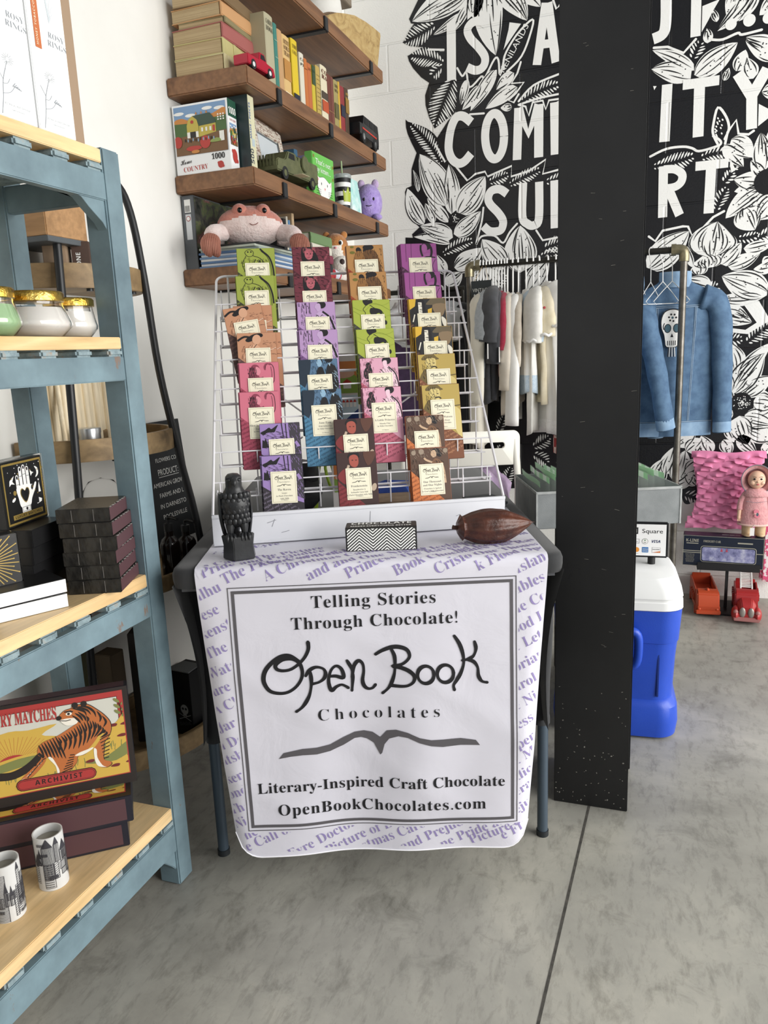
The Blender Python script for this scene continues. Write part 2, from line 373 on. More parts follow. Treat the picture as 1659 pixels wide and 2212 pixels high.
for a in ((385, 235, 55, 428, 190), (470, 640, 100, 558, 170), (450, 650, 330, 770, 130), (570, 740, 362, 1265, 270), (1210, 1030, 1640, 830, 150)): leaf(cA, *a)
for a in ((480, 660, 215, 150, 280), (540, 750, 505, 250, 175), (600, 745, 868, 370, 260), (265, 850, 95, 495, 165), (505, 825, 290, 590, 110), (365, 840, 270, 640, 85), (550, 970, 220, 870, 170), (560, 960, 825, 720, 170), (520, 1040, 155, 975, 95), (205, 530, 150, 310, 55), (1075, 1280, 835, 1000, 230), (1235, 1330, 1215, 862, 320), (560, 1290, 835, 1085, 200), (480, 1340, 380, 1150, 120), (470, 1450, 640, 1330, 160), (700, 1480, 840, 1290, 130), (1300, 1500, 1500, 1200, 200), (1000, 1450, 860, 1250, 150)): petal(cB, *a)
for a in ((440, 265, 100, -170, 150), (890, 440, 1110, 350, 120), (1090, 470, 1450, 290, 120), (1450, 430, 1700, 350, 110), (430, 1160, 780, 1000, 120), (1440, 1100, 1640, 1030, 160), (900, 1500, 1080, 1330, 140), (1400, 1180, 1640, 1140, 120)): leaf(cB, *a)
for a in ((1500, -210, 955, 435, 190), (1340, -240, 1110, 290, 260), (1500, -160, 1250, 300, 170), (1760, -60, 1540, 215, 150), (645, 965, 60, 700, 150), (600, 1080, 40, 960, 250), (650, 1060, 1240, 590, 280), (1760, 600, 1350, 520, 170), (1760, 830, 1345, 560, 190), (1230, 990, 1350, 690, 170), (1470, 1080, 1370, 800, 170), (1050, 1120, 1120, 940, 80), (830, 600, 810, 390, 110), (960, 300, 880, 120, 80), (1760, 1250, 1570, 1280, 170)): petal(cC, *a)
for a in ((600, 850, 740, 560, 170),): leaf(cC, *a)
for a in ((1040, 225, 1320, 520, 170), (1140, 150, 1440, 390, 240), (1600, 570, 1560, 40, 230), (1750, 480, 1700, -30, 200), (1630, 720, 1180, 690, 230), (1610, 660, 1420, 430, 160), (1620, 790, 1070, 1230, 240), (1610, 800, 1190, 860, 150), (1800, 930, 1500, 1250, 330), (1330, 1080, 1480, 1390, 330), (1560, 960, 1360, 1070, 150), (880, 1760, 960, 1270, 560), (820, 1920, 800, 1720, 360), (1010, 1870, 1290, 1560, 190), (1100, 1900, 1560, 1690, 180), (1320, 1660, 1760, 1540, 150), (0, 1930, 570, 1400, 360), (620, 1900, 540, 1610, 90), (1580, 1880, 1760, 1760, 170)): petal(cD, *a)
for a in ((40, 520, 690, 340, 210), (700, 410, 1140, 320, 170), (1110, 560, 1240, 480, 120), (1020, 760, 1180, 560, 150), (930, 1150, 1110, 780, 160), (1210, 1510, 1560, 1440, 130), (1480, 1520, 1760, 1400, 150)): leaf(cD, *a)
for a in ((1060, 300, 650, 150, 230), (1000, 330, 600, 350, 110), (620, 480, 920, 560, 140), (700, 415, 890, 520, 100), (450, 140, 440, 20, 130), (760, 1010, 690, 720, 230), (750, 1190, 1030, 830, 220), (800, 1080, 1090, 740, 130), (730, 1190, 605, 920, 140), (730, 1270, 610, 1120, 130), (740, 1330, 630, 1380, 120), (850, 1210, 1100, 1040, 150), (930, 1270, 1130, 1280, 210), (850, 1390, 1120, 1470, 180), (790, 1390, 880, 1640, 190), (890, 1510, 1120, 1590, 150), (690, 1480, 760, 1620, 80), (660, 1600, 720, 1740, 110), (800, 1560, 960, 1720, 120), (1010, 1640, 1100, 1720, 90), (560, 250, 330, 180, 150), (320, 330, 380, 450, 90), (1100, 60, 930, 90, 90), (340, 1700, 480, 1590, 140), (330, 1880, 470, 1760, 140), (230, 2000, 400, 1900, 130), (830, 1210, 880, 1070, 60), (230, 1960, 330, 1690, 170), (140, 1900, 230, 1660, 150), (60, 2020, 150, 1760, 160), (560, 1720, 470, 1560, 130), (250, 1640, 420, 1530, 130), (120, 2130, 300, 2040, 120), (420, 2000, 330, 1880, 90)): petal(cE, *a)
for a in ((860, 750, 1110, 560, 150), (450, 300, 640, 230, 120), (440, 420, 640, 380, 110), (300, 2080, 440, 2130, 120), (590, 700, 850, 700, 120)): leaf(cE, *a)
for a in ((1115, 400, 1360, 250, 190), (1120, 470, 1330, 610, 190), (670, 230, 770, -20, 130), (735, 910, 860, 630, 160), (680, 470, 740, 360, 110)): leaf(cF, *a)
mural.disc(*wz(cE(825, 1265)), .042, MBLACK, 3.4)
for i in range(60):
    r_, t_ = random.uniform(0, .035), random.uniform(0, 6.3); x, y = wz(cE(830, 1270)); mural.disc(x+r_*math.cos(t_), y+r_*math.sin(t_), .0022, MWHITE, 3.6, n=6)
mural.disc(*wz(cB(575, 790)), .024, MBLACK, 3.4)
for i in range(22):
    r_, t_ = random.uniform(0, .02), random.uniform(0, 6.3); x, y = wz(cB(575, 790)); mural.disc(x+r_*math.cos(t_), y+r_*math.sin(t_), .0022, MWHITE, 3.6, n=6)
mural.disc(*wz(cD(1650, 720)), .05, MBLACK, 3.4)
for p in ((1145, 340, 62), (1400, 285, 66), (1665, 250, 62)): mural.disc(*wz(cC(p[0], p[1])), p[2]/6.405*PXM, MWHITE, 4)
for c, *pts in ((cC, (750, 90), (960, 5), (1000, -20), (900, 150), (830, 290), (740, 450)), (cC, (1530, 1440), (1520, 1750), (1760, 1560)), (cA, (1110, 225), (1225, 240), (1050, 500), (1100, 300)), (cD, (1140, 410), (1210, 560), (1150, 600), (1130, 480)),
                (cE, (470, 440), (590, 442), (592, 505), (515, 515)), (cE, (528, 572), (568, 550), (640, 592), (740, 610), (860, 625), (960, 560), (850, 408), (980, 368), (1080, 540), (880, 662), (800, 655), (560, 622)), (cC, (70, 1195), (118, 1195), (85, 1250))): mural.poly(W(c, *pts), MWHITE, 4)
# outlines that run round the lettering
line(cA, (590, 680), (640, 760), (680, 722), (715, 870), (830, 762), (862, 780), (960, 590), (1000, 602), (1015, 752), (1062, 560)); line(cA, (1222, 620), (1188, 730), (1130, 832), (1252, 822), (1172, 930), (1098, 1000), (1152, 1022), (1200, 940), sm=False)
line(cA, (1055, 690), (1060, 560), (1180, 350), (1338, 195), (1320, 330), (1230, 560), (1085, 715)); line(cA, (1200, 1010), (1350, 850), (1612, 735)); line(cA, (1200, 1045), (1400, 980), (1612, 935)); line(cA, (715, 1140), (855, 1130))
line(cA, (1200, 1045), (1270, 1062), (1300, 1155), (1340, 1022), (1440, 1002), (1470, 1090), (1502, 1000), (1610, 985), sm=False); line(cA, (1540, -10), (1575, 90), (1612, 50), sm=False); line(cA, (300, 495), (455, 497))
line(cB, (370, 55), (470, 232), (506, 190), (690, 416), (770, 350), (866, 326), (892, 376), (1132, 270), (1126, 376), (1300, 322), (1470, 206), (1440, 350), (1592, 310), sm=False); line(cB, (850, 685), (832, 830), (778, 1050), (830, 972), (960, 965), (1046, 1036), (1112, 930), (1185, 845)); line(cB, (1376, 912), (1440, 1010), (1610, 978), sm=False)
k = .0095
line(cC, (80, 665), (270, 652), (490, 735), (660, 545), w=k, sm=False); line(cC, (890, 552), (1030, 550), (1240, 460), (1300, 482), (1570, 415), w=k)
line(cC, (1060, 1925), (1118, 1780), (1080, 1620), (965, 1490), (900, 1740), (900, 1860), (960, 1990), w=k); line(cC, (1065, 1990), (1100, 1830), (1220, 1662), (1250, 1852), (1390, 1862), (1460, 1812), w=k, sm=False)
for i in range(14): x, y = wz(cC(970+random.uniform(-45, 70), 1640+i*19)); mural.disc(x, y, .003, MWHITE, 3, .0048, 8, .6)
line(cD, (30, 375), (250, 270), (480, 238), (610, 260), (700, 300), (900, 250), (1000, 205), (992, 150), (900, 90), w=k); line(cD, (1050, 1130), (900, 1212), (625, 1500), (552, 1342), (480, 1340), (200, 1400), (100, 1545), (10, 1480), w=k, sm=False)
# the lettering
letter(cA, 88, (530, 225), (534, 800)); letter(cA, 74, (890, 255), (820, 212), (740, 228), (692, 300), (722, 385), (800, 470), (862, 560), (862, 640), (820, 692), (760, 702), (688, 672)); letter(cA, 78, (1472, 30), (1382, 650)); letter(cA, 78, (1492, 30), (1572, 622)); letter(cA, 70, (1430, 445), (1545, 430))
letter(cA, 80, (730, 1220), (650, 1160), (580, 1172), (532, 1270), (508, 1400), (507, 1500), (540, 1585), (600, 1628), (662, 1608), (728, 1530)); c0 = (962, 1358)
letter(cA, 78, *[(c0[0]+94*math.cos(t*PI/8), c0[1]+226*math.sin(t*PI/8)) for t in range(17)])
letter(cA, 80, (1200, 1075), (1184, 1594)); letter(cA, 82, (1200, 1078), (1298, 1335), (1400, 1042), sm=False); letter(cA, 84, (1402, 1040), (1400, 1568)); letter(cA, 84, (1560, 1020), (1566, 1540)); letter(cA, 82, (1570, 1020), (1660, 1290))
letter(cB, 76, (1085, 548), (1010, 502), (930, 520), (898, 590), (920, 655), (1000, 740), (1046, 820), (1030, 900), (980, 922), (910, 918), (850, 868)); letter(cB, 76, (1246, 440), (1238, 770), (1290, 848), (1350, 862), (1402, 795), (1405, 428)); letter(cB, 80, (1560, 414), (1562, 890)); letter(cB, 74, (1560, 450), (1660, 470))
letter(cC, 124, (250, -60), (246, 300), (205, 470), (70, 545)); letter(cC, 112, (668, -60), (655, 512)); letter(cC, 120, (265, 1170), (225, 1965)); letter(cC, 108, (480, 1182), (985, 1112)); letter(cC, 122, (712, 1170), (690, 1898)); letter(cC, 122, (1240, 1018), (1432, 1330)); letter(cC, 122, (1432, 1330), (1650, 950)); letter(cC, 118, (1434, 1270), (1430, 1788))
letter(cD, 108, (212, 508), (200, 1218)); letter(cD, 96, (212, 555), (370, 552), (468, 620), (458, 722), (380, 790), (265, 815)); letter(cD, 104, (285, 830), (435, 1186)); letter(cD, 104, (655, 512), (1110, 462)); letter(cD, 116, (872, 510), (836, 1160))
q = wz(cA(1178, 470)); mural.text('KENILANDS', q[0], q[1]-.01, .036, MWHITE, 3, rot=R(57), width=.2)
mo = mural.obj('mural_paint', wall_back, fn=lambda x, z, l: (x, BY-.0008-l, z), step=.0007); mo['label'] = 'black and white painted flowers and lettering'

# ---- the steel column
STEEL = noisy('black_steel', '#141415', '#1f1f20', 3, .42, .05, nscale=60); CHIP = noisy('chipped_steel', '#6d6a64', '#98948c', 90, .7)
colm = thing('steel_column', 'black painted steel H column standing in front of the clothes rail', 'column', (-.124, 1.80, 0)); cb_ = MB()
cb_.box2((-.09, 0, 0), (.09, .011, 3.3)); cb_.box2((-.09, .205, 0), (.09, .216, 3.3)); cb_.box2((-.006, .011, 0), (.006, .205, 3.3)); cb_.obj('column_shaft', STEEL, colm, .0015)
ch = Art()
for i in range(70):
    x, z = random.uniform(-.086, .086), abs(random.gauss(0, .16))+.005; ch.disc(x, z, random.uniform(.0006, .002), CHIP, 1, random.uniform(.0006, .0026), 6, random.uniform(0, 3))
for i in range(26): ch.disc(random.gauss(-.05, .012), .6+random.gauss(0, .03), random.uniform(.0008, .003), BLACK, 1, random.uniform(.0008, .003), 7)
for i in range(24):
    x, z = random.uniform(-.08, .08), random.uniform(.1, 1.9); t = random.uniform(-.3, .3); l = random.uniform(.003, .012); ch.stroke([(x, z), (x+l*math.cos(t), z+l*math.sin(t))], .0006, CHIP, 1)
ch.obj('paint_chips', colm, NY((0, 0, 0)))
# ================================================================== table, cloth and what stands on it
TO = V((-.904, 1.240, 0)); TH = R(20.5); TE = V((math.cos(TH), math.sin(TH), 0)); TN = V((-TE.y, TE.x, 0)); TZ = .74
def tab(u, v, z=0): return TO+TE*u+TN*v+V((0, 0, z))
TABT = M.Translation(TO) @ M.Rotation(TH, 4, 'Z')
SPANDEX = noisy('black_stretch_fabric', '#222325', '#2c2d2f', 3, .8, .12, nscale=400, sheen=.2)
LEGM = mat('blue_grey_tube', '#4b5864', .4, .3)
table = thing('folding_table', 'folding table under a fitted black stretch cover with tube legs', 'table', TO, TH)
TL = 1.22
mb = MB(); mb.box2((.0, 0, .69), (.787, TL, .7385)); mb.obj('table_top', mat('table_board', '#55565a', .6), table, .012)
mb = MB()
n = 40
def cover_side(u0, du):                         # a stretched side panel with an arched lower edge, from leg to leg
    def f(a, b):
        v = .0+a*TL; lo = .30+.13*math.sin(PI*max(0, min(1, (a-.06)/.88)))**.55 if .06 < a < .94 else .31
        z = .705+(lo-.705)*b; k = math.sin(PI*b*.95)
        inn = du*(.018*k+.012*max(0, b-.2)); vv = v+(.1*b if a < .02 else 0)+(-.1*b if a > .98 else 0)
        return V((u0+inn, vv*(1-.0)+(.11-.11*a*2)*b*.6*max(0, 1-min(a, 1-a)*9), z))
    mb.grid(f, 44, 10)
cover_side(-.004, 1); cover_side(.791, -1)
rr = [[(.0, 0), (.787, 0), (.787, TL), (0, TL)], ]
def rrect(x0, y0, x1, y1, r, n=6):
    p = []
    for cx, cy, a0 in ((x1-r, y1-r, 0), (x0+r, y1-r, 90), (x0+r, y0+r, 180), (x1-r, y0+r, 270)):
        p += [(cx+r*math.cos(R(a0+90*k/n)), cy+r*math.sin(R(a0+90*k/n))) for k in range(n+1)]
    return p
rings = []
for d, z in ((-.004, .70), (-.006, .715), (-.006, .728), (-.003, .737), (.006, .7405), (.03, .741)):
    rings.append([(x, y, z) for x, y in rrect(d, d, .787-d, TL-d, .03)])
mb.loft(rings, 0, True); mb.obj('stretch_cover', SPANDEX, table, 0, True, ang=60)
for u, v in ((.018, .134), (.782, .148), (.018, TL-.14), (.782, TL-.14)):
    s = 1 if u < .4 else -1; ee = [(z, r1) for z, r1 in ((.70, .05), (.62, .034), (.52, .026), (.47, .024), (.40, .02), (.315, .019), (.31, .0205), (.295, .0205), (.293, .017))]
    m2 = MB(); m2.loft([[(u+s*(.03 if z > .65 else .012 if z > .55 else .004)+r_*math.cos(2*PI*j/16), v+r_*1.1*math.sin(2*PI*j/16), z) for j in range(16)] for z, r_ in ee]); m2.obj('leg_sleeve', SPANDEX, table)
    l = MB().cyl((u, v, .0), (u, v, .3), .0125, 18).obj('leg', LEGM, table)
    MB().cyl((u, v, 0), (u, v, .014), .0145, 18).obj('leg_cap', mat('dark_plastic', '#23272b', .5), l)
MB().tube([(.03, .36, .19), (.77, .36, .19)], .008, 10).obj('cross_bar', mat('white_enamel', '#e6e6e4', .35), table)

# ---- printed cloth
CLOTH = mat('white_polyester', '#d9d7e1', .62, sheen=.15); CLN = N(CLOTH); CLN.bump(CLN.noise(CLN.co(), 9, 5, .5, .8), .35, .006)
PURP = mat('print_purple', '#9184b6', .65); CINK = mat('cloth_ink', '#19181c', .6); FRM = mat('cloth_frame_grey', '#5a575b', .6)
CT = .7425; S0 = .47; SB = .655; FV = -.012; RAD = .016
def cl_l(s): return .042+(.004 if s > -.02 else .004*max(0, 1+(s+.02)/.24)) if s <= 0 else .046+.036*min(1, s/SB)**1.25
def cl_r(s): return .756 if s <= 0 else .756-.042*min(1, s/SB)**1.1
def smooth(a, b, x): t = max(0, min(1, (x-a)/(b-a))); return t*t*(3-2*t)
def cloth(u, s, l=0):
    h = smooth(.02, .6, s); q = PI/2*RAD
    if s < -q/2: v, z, nv, nz = FV+RAD-s-q/2, CT, 0, 1
    elif s < q/2: t = (s+q/2)/RAD; v, z, nv, nz = FV+RAD-RAD*math.sin(t), CT-RAD+RAD*math.cos(t), -math.sin(t), math.cos(t)
    else: v, z, nv, nz = FV, CT-RAD-(s-q/2), -1, 0
    a = (u-cl_l(s))/(cl_r(s)-cl_l(s)); rip = 0
    if s > 0:
        rip = h*(.009*math.sin(u*11+1.1)+.004*math.sin(u*27+s*3)+.004*math.sin(s*9+u*6))+.0025*noise.noise(V((u*9+s*5, s*7-u*4, 2)))*h**.3
        rip += .0016*max(0, math.sin((u*.75-s+.2)*24))**3*smooth(.05, .2, s)
        ed = max(0, 1-a/.05)**2+max(0, 1-(1-a)/.05)**2; v += .013*ed*smooth(0, .25, s)
        v += .012*h*h
    else: z += .0006*(1+noise.noise(V((u*14, s*14, 0))))
    p = tab(u, v, z)+(TN*nv+V((0, 0, nz)))*(l+rip); return p
def cl_b(a):                                    # lower edge with rounded corners
    d = min(a, 1-a); r = .085; return SB-(.055*(1-math.sqrt(max(0, 1-(1-d/r)**2))) if d < r else 0)
mb = MB(); nu, nv = 90, 110
def cg(a, b): s = -S0+b*(S0+cl_b(a)); return cloth(cl_l(s)+(cl_r(s)-cl_l(s))*a, s)
mb.grid(cg, nu, nv); cloth_o = thing('printed_tablecloth', 'white printed cloth hanging over the front of the black covered table', 'tablecloth', (0, 0, 0))
mb.obj('cloth', CLOTH, cloth_o, ang=80)
def tc(x, y):                                   # photo point -> (across, along) on the cloth
    p = PP(x, y, tab(0, FV), -TN); 
    if p.z < CT-.004: d = p-TO; return (d.dot(TE), CT-p.z-.003)
    p = PZ(x, y, CT); d = p-TO; return (d.dot(TE), -(d.dot(TN)-FV-.004))
prn = Art(); f0, f1, s0, s1 = .1085, .6915, .0375, .592
fl = lambda u, s: (u, -s)
prn.frame(f0, -s1, f1, -s0, .0019, FRM, 1); prn.frame(f0+.0072, -s1+.0072, f1-.0072, -s0-.0072, .0064, FRM, 1)
def ctext(t, a, b, font='serif', off=0, sp=1.06, m=CINK, size=None):
    (ua, sa), (ub, sb) = tc(*a), tc(*b); wd = ub-ua; fs, x0, x1 = glyphs(t, font, off, sp); k = wd/(x1-x0)
    prn.text(t, (ua+ub)/2, -(sa+sb)/2, size or k*1.0, m, 2, font, 'c', 0, off, sp, wd)
ctext('Telling Stories', (673, 1315), (941, 1299), off=-.006); ctext('Through Chocolate!', (630, 1363), (988, 1341), off=-.006)
ctext('Chocolates', (688, 1562), (950, 1546), off=-.013, sp=1.45); ctext('Literary-Inspired Craft Chocolate', (557, 1729), (1090, 1686), off=-.004, sp=1.02); ctext('OpenBookChocolates.com', (602, 1775), (1050, 1738), off=-.004, sp=1.08)
c2 = lambda x, y: (400+x/4.1475, 1160+y/4.1475); c3 = lambda x, y: (780+x/3.95, 1160+y/3.95)
LOGO = []; lg = lambda c, wd, *p: LOGO.append((spline([(lambda q: (q[0], -q[1]))(tc(*c(*k))) for k in p], 5), wd))
lg(c2, .0088, (1020, 1112), (940, 1062), (860, 1068), (780, 1122), (722, 1190), (702, 1260), (716, 1322), (762, 1380), (840, 1402), (920, 1394), (990, 1350), (1038, 1280), (1050, 1210), (1032, 1142), (1000, 1106), (950, 1086), (880, 1092), (830, 1122), (808, 1155), (826, 1186), (880, 1198), (950, 1184), (1020, 1135), (1075, 1070), (1104, 1000), (1100, 938))
lg(c2, .0078, (1118, 1205), (1128, 1262), (1130, 1330), (1114, 1420), (1080, 1490), (1040, 1540), (995, 1572)); lg(c2, .0076, (1080, 1246), (1112, 1196), (1170, 1166), (1235, 1180), (1258, 1222), (1244, 1270), (1200, 1304), (1140, 1320))
lg(c2, .0078, (1290, 1252), (1350, 1250), (1418, 1264), (1402, 1190), (1355, 1157), (1310, 1192), (1286, 1270), (1292, 1340), (1315, 1382), (1352, 1350), (1400, 1330), (1440, 1345), (1462, 1360))
lg(c2, .0074, (1450, 1110), (1490, 1182), (1502, 1260), (1495, 1385)); lg(c2, .0078, (1496, 1262), (1512, 1162), (1552, 1112), (1590, 1140), (1600, 1205), (1590, 1290), (1605, 1342), (1640, 1368), (1680, 1362), (1706, 1330))
lg(c3, .0086, (125, 1000), (180, 966), (260, 937), (330, 936), (392, 960), (414, 1010), (390, 1052), (340, 1086), (270, 1101), (340, 1112), (410, 1140), (454, 1182), (450, 1230), (410, 1264), (350, 1276), (255, 1270)); lg(c3, .0076, (255, 950), (284, 1010), (290, 1090), (284, 1170), (260, 1250), (230, 1300), (185, 1340))
for cx, cy in ((552, 1170), (720, 1162)): lg(c3, .0082, *[(cx+70*math.cos(t*PI/6), cy+74*math.sin(t*PI/6)) for t in range(13)])
lg(c3, .0078, (795, 840), (840, 910), (870, 1000), (875, 1080), (850, 1160), (815, 1220), (790, 1262), (797, 1300)); lg(c3, .0074, (968, 890), (980, 950), (960, 1010), (912, 1040), (865, 1050)); lg(c3, .0076, (905, 1043), (960, 1060), (995, 1110), (1002, 1180), (1030, 1225), (1076, 1236))
for p, wd in LOGO: n = len(p); prn.stroke(p, [wd*(.72+.35*math.sin(PI*i/n*2.2+.4)**2) for i in range(n)], CINK, 2, cap=True)
BR = [(602, 1644), (612, 1631), (653, 1622), (684, 1620), (713, 1614), (742, 1598), (766, 1587), (786, 1584), (805, 1587), (822, 1598), (836, 1582), (856, 1579), (881, 1584), (907, 1594), (932, 1598), (957, 1597), (995, 1594), (1028, 1598), (1037, 1609),
      (995, 1609), (957, 1613), (932, 1611), (907, 1605), (881, 1595), (861, 1593), (841, 1600), (831, 1613), (826, 1632), (822, 1636), (818, 1629), (808, 1611), (793, 1602), (780, 1599), (766, 1601), (742, 1616), (713, 1629), (684, 1635), (653, 1636), (627, 1639)]
BRC = [(lambda q: (q[0], -q[1]))(tc(*p)) for p in BR]; prn.poly(BRC, FRM, 2)
side = Art(); an = R(24)
def frag(t, x, y, planes, size=.0335, rot=an):
    u, s = tc(x, y); a = Art(); a.text(t, u, -s, size, PURP, 1, 'serif', 'l', rot, -.012, 1.0, sx=.92); a.clip(planes); side.merge(a)
LP = [(-1, 0, f0-.004)]; RP = [(1, 0, -f1-.004)]; TP = [(0, 1, s0-.004)]; BP = [(0, -1, -s1-.004), (0, 1, SB-.012)]
edge = [(1, 0, -.062), (-1, 0, .752)]
LE = lambda s: [(1, 0, -cl_l(s)-.004)]; RE = lambda s: [(-1, 0, cl_r(s)-.004)]
for t, x, y in (('ulhu', 424, 1302), ('tese', 430, 1345), ('kenst', 438, 1384), ('The', 449, 1425), ('Wats', 452, 1470), ('ure', 462, 1507), ('A Ch', 463, 1548), ('Jar', 473, 1587), ('d Do', 474, 1628), ('atsby', 480, 1661), ('ker', 489, 1702), ('ond', 495, 1735), ('The', 498, 1770), ('Ni', 508, 1799)): frag(t, x, y, LP+LE(tc(x, y)[1]))
for t, x, y in (('Island', 1118, 1239), ('ables', 1116, 1283), ('he Co', 1112, 1327), ('ood Ice', 1112, 1369), ('e Let', 1114, 1407), ('orian', 1115, 1450), ('arol J', 1114, 1493), ('e Nig', 1115, 1533), ('ess', 1120, 1572), ('pen', 1120, 1615), ('t M', 1118, 1648), ('dice', 1119, 1684), ('eral', 1116, 1719), ('ejudi', 1117, 1758)): frag(t, x, y, RP+RE(tc(x, y)[1]))
for t, x, y in (('e Pride and Prejudice', 418, 1260), ('as Carol The Picture', 424, 1228), ('er Jane Eyre', 446, 1200), ('The Picture of Ireland', 486, 1263), ('A Christmas Carol', 575, 1256), ('and and One Nights', 668, 1254), ('Princess The Raven Treasure', 752, 1250), ('Book Chocolates The Raven', 856, 1244), ('Cristo One Thousand', 945, 1240), ('k Flood Open', 1034, 1233),
                ('The Count of Monte', 560, 1222), ('of Iceland The Count', 905, 1192), ('led Iceland', 985, 1192)): frag(t, x, y, TP+edge)
for t, x, y in (('The Man', 514, 1828), ('he Call of Cthulhu', 520, 1851), ('Eyre Doctor', 629, 1858), ('Picture of Dorian', 710, 1855), ('stmas Carol Jane', 788, 1847), ('and Prejudice', 872, 1842), ('ne Pride and Pr', 958, 1836), ('Picture of Do', 1020, 1827), ('e Fl', 1088, 1812)): frag(t, x, y, BP+[(1, 0, -.1), (-1, 0, .705)])
prn.merge(side); prn.fine(.016); prn.obj('cloth_print', cloth_o, fn=lambda x, y, l: cloth(x, -y, .0006+l), step=.0003)
hem = MB(); hem.tube([cloth(cl_l(s)+(cl_r(s)-cl_l(s))*a, s, .0004) for a in [i/60 for i in range(61)] for s in [cl_b(a)-.001]], .0013, 6); hem.obj('hem', mat('hem_white', '#f4f3f7', .7), cloth_o)

# ---- wire counter rack
RO = V((-.911, 1.409, TZ+.0065)); RH = R(27.6); RE_ = V((math.cos(RH), math.sin(RH), 0)); RN = V((-RE_.y, RE_.x, 0))
WIRE = mat('white_coated_wire', '#dcdadd', .35); TRAY = noisy('white_tray_metal', '#d9dadf', '#e4e5e9', 4, .35)
rack = thing('counter_display_rack', 'white stepped wire counter rack holding chocolate bars on the table', 'display rack', RO, RH)
mb = MB(); mb.box2((0, 0, 0), (.667, .0018, .067)); mb.box2((0, -.003, .062), (.667, .006, .069)); mb.box2((0, -.002, 0), (.667, .005, .006)); mb.box2((0, .002, 0), (.667, .09, .0018)); mb.box2((0, 0, 0), (.0018, .09, .045)); mb.box2((.665, 0, 0), (.667, .09, .045)); mb.obj('tray_base', TRAY, rack, .0008)
sc = Art()
for x0, y0, x1, y1 in ((.12, .044, .14, .05), (.13, .035, .137, .052), (.35, .03, .352, .055), (.15, .02, .168, .024), (.55, .03, .56, .033)): sc.stroke([(x0, y0), (x1, y1)], .0011, mat('scuff', '#8f9096', .6), 1)
sc.obj('scuff_stain', rack, NY((0, -.0001, 0)))
def rv(k): return .055+.034*(7-k)
LIPY = [658, 716, 778, 841, 907, 977, 1042]
def rz(x, y, v):
    p = PP(x, y, RO+RN*v, -RN); d = p-RO; return d.dot(RE_), p.z-RO.z
TOPZ = .603
def wire(name, path, r=.0019): return MB().tube(path, r, 8).obj(name, WIRE, rack)
def arc(a, b, c, n=5): return [tuple(V(a)*(1-t)**2+V(b)*2*t*(1-t)+V(c)*t*t) for t in [i/n for i in range(n+1)]]
rail = lambda sx, u0, u1: [(u0, .004, .069), (u1-.002*sx, .31, TOPZ-.02)]+arc((u1-.002*sx, .318, TOPZ-.012), (u1, .325, TOPZ), (u1+.018*sx, .327, TOPZ+.002))
rl = rail(1, .003, .034); rr_ = rail(-1, .664, .63); wire('side_rail', rl+[(u, .327, TOPZ+.002) for u in (.2, .4)]+rr_[::-1], .0030)
for sx, u in ((1, .06), (-1, .61)): wire('rear_leg', [(u, .327, TOPZ), (u-.004*sx, .335, .3), (u-.01*sx, .36, .0018)], .0024)
wire('brace', [(.05, .33, .4), (.3, .345, .2), (.34, .35, .17)], .0022); wire('brace', [(.62, .335, .36), (.38, .345, .2)], .0022); wire('brace', [(.1, .34, .12), (.22, .3, .2)], .0022); wire('brace', [(.58, .34, .06), (.4, .3, .2)], .0022)
zl = []
for k in range(7):
    v = rv(k)-.0415; z = rz(480+2*k, LIPY[k], v)[1]; zl.append(z); t = (z-.069)/(TOPZ-.069); ul, ur = .003+.031*t, .664-.034*t
    m2 = MB(); m2.tube([(ul, v, z), (ur, v, z)], .0017, 6); zf = z-.034; m2.tube([(ul+.012, v, zf), (ur-.012, v, zf)], .0017, 6); m2.tube([(ul+.01, v+.03, zf-.004), (ur-.01, v+.03, zf-.004)], .0017, 6); m2.tube([(ul+.012, v+.047, zf-.002), (ur-.012, v+.047, zf-.002)], .0017, 6)
    us = [.014, .17, .285, .395, .5, .645]
    if k >= 5: us = [.014, .1, .2, .245, .33, .41, .455, .53, .585, .645]
    for u in us:
        u = ul+(ur-ul)*u/.667; m2.tube([(u, v, z), (u, v, zf), (u, v+.047, zf-.002)], .0016, 6)
        m2.tube([(u, v+.047, zf-.002), (u, v+.047, zf+.07)], .0016, 6)
    m2.obj('shelf_step', WIRE, rack)
m2 = MB(); v = .068
for z in (.105,): m2.tube([(.01, v, z), (.655, v, z)], .0018, 6)
for u in (.012, .1, .2, .245, .33, .41, .455, .53, .585, .65): m2.tube([(u, v, .06), (u, v, zl[6]-.02)], .0018, 6)
m2.obj('front_guard', WIRE, rack)

# ---- chocolate bars: one builder per wrapper design, then a copy for each bar
BW, BH, BT = .0915, .178, .0105
def logo(art, cx, cy, wd, m, layer):
    xs = [q[0] for p, _ in LOGO for q in p]; ys = [q[1] for p, _ in LOGO for q in p]; x0, x1 = min(xs), max(xs); k = wd/(x1-x0); yc = (min(ys)+max(ys))/2
    for p, w_ in LOGO: art.stroke([(cx+(q[0]-(x0+x1)/2)*k, cy+(q[1]-yc)*k) for q in p[::2]+[p[-1]]], w_*k*1.15, m, layer)
def brace(art, cx, cy, wd, m, layer):
    xs = [q[0] for q in BRC]; k = wd/(max(xs)-min(xs)); xm = (max(xs)+min(xs))/2; ym = sum(q[1] for q in BRC)/len(BRC); art.poly([(cx+(q[0]-xm)*k, cy+(q[1]-ym)*k*1.1) for q in BRC], m, layer)
BI = mat('bar_ink', '#1c191b', .5)
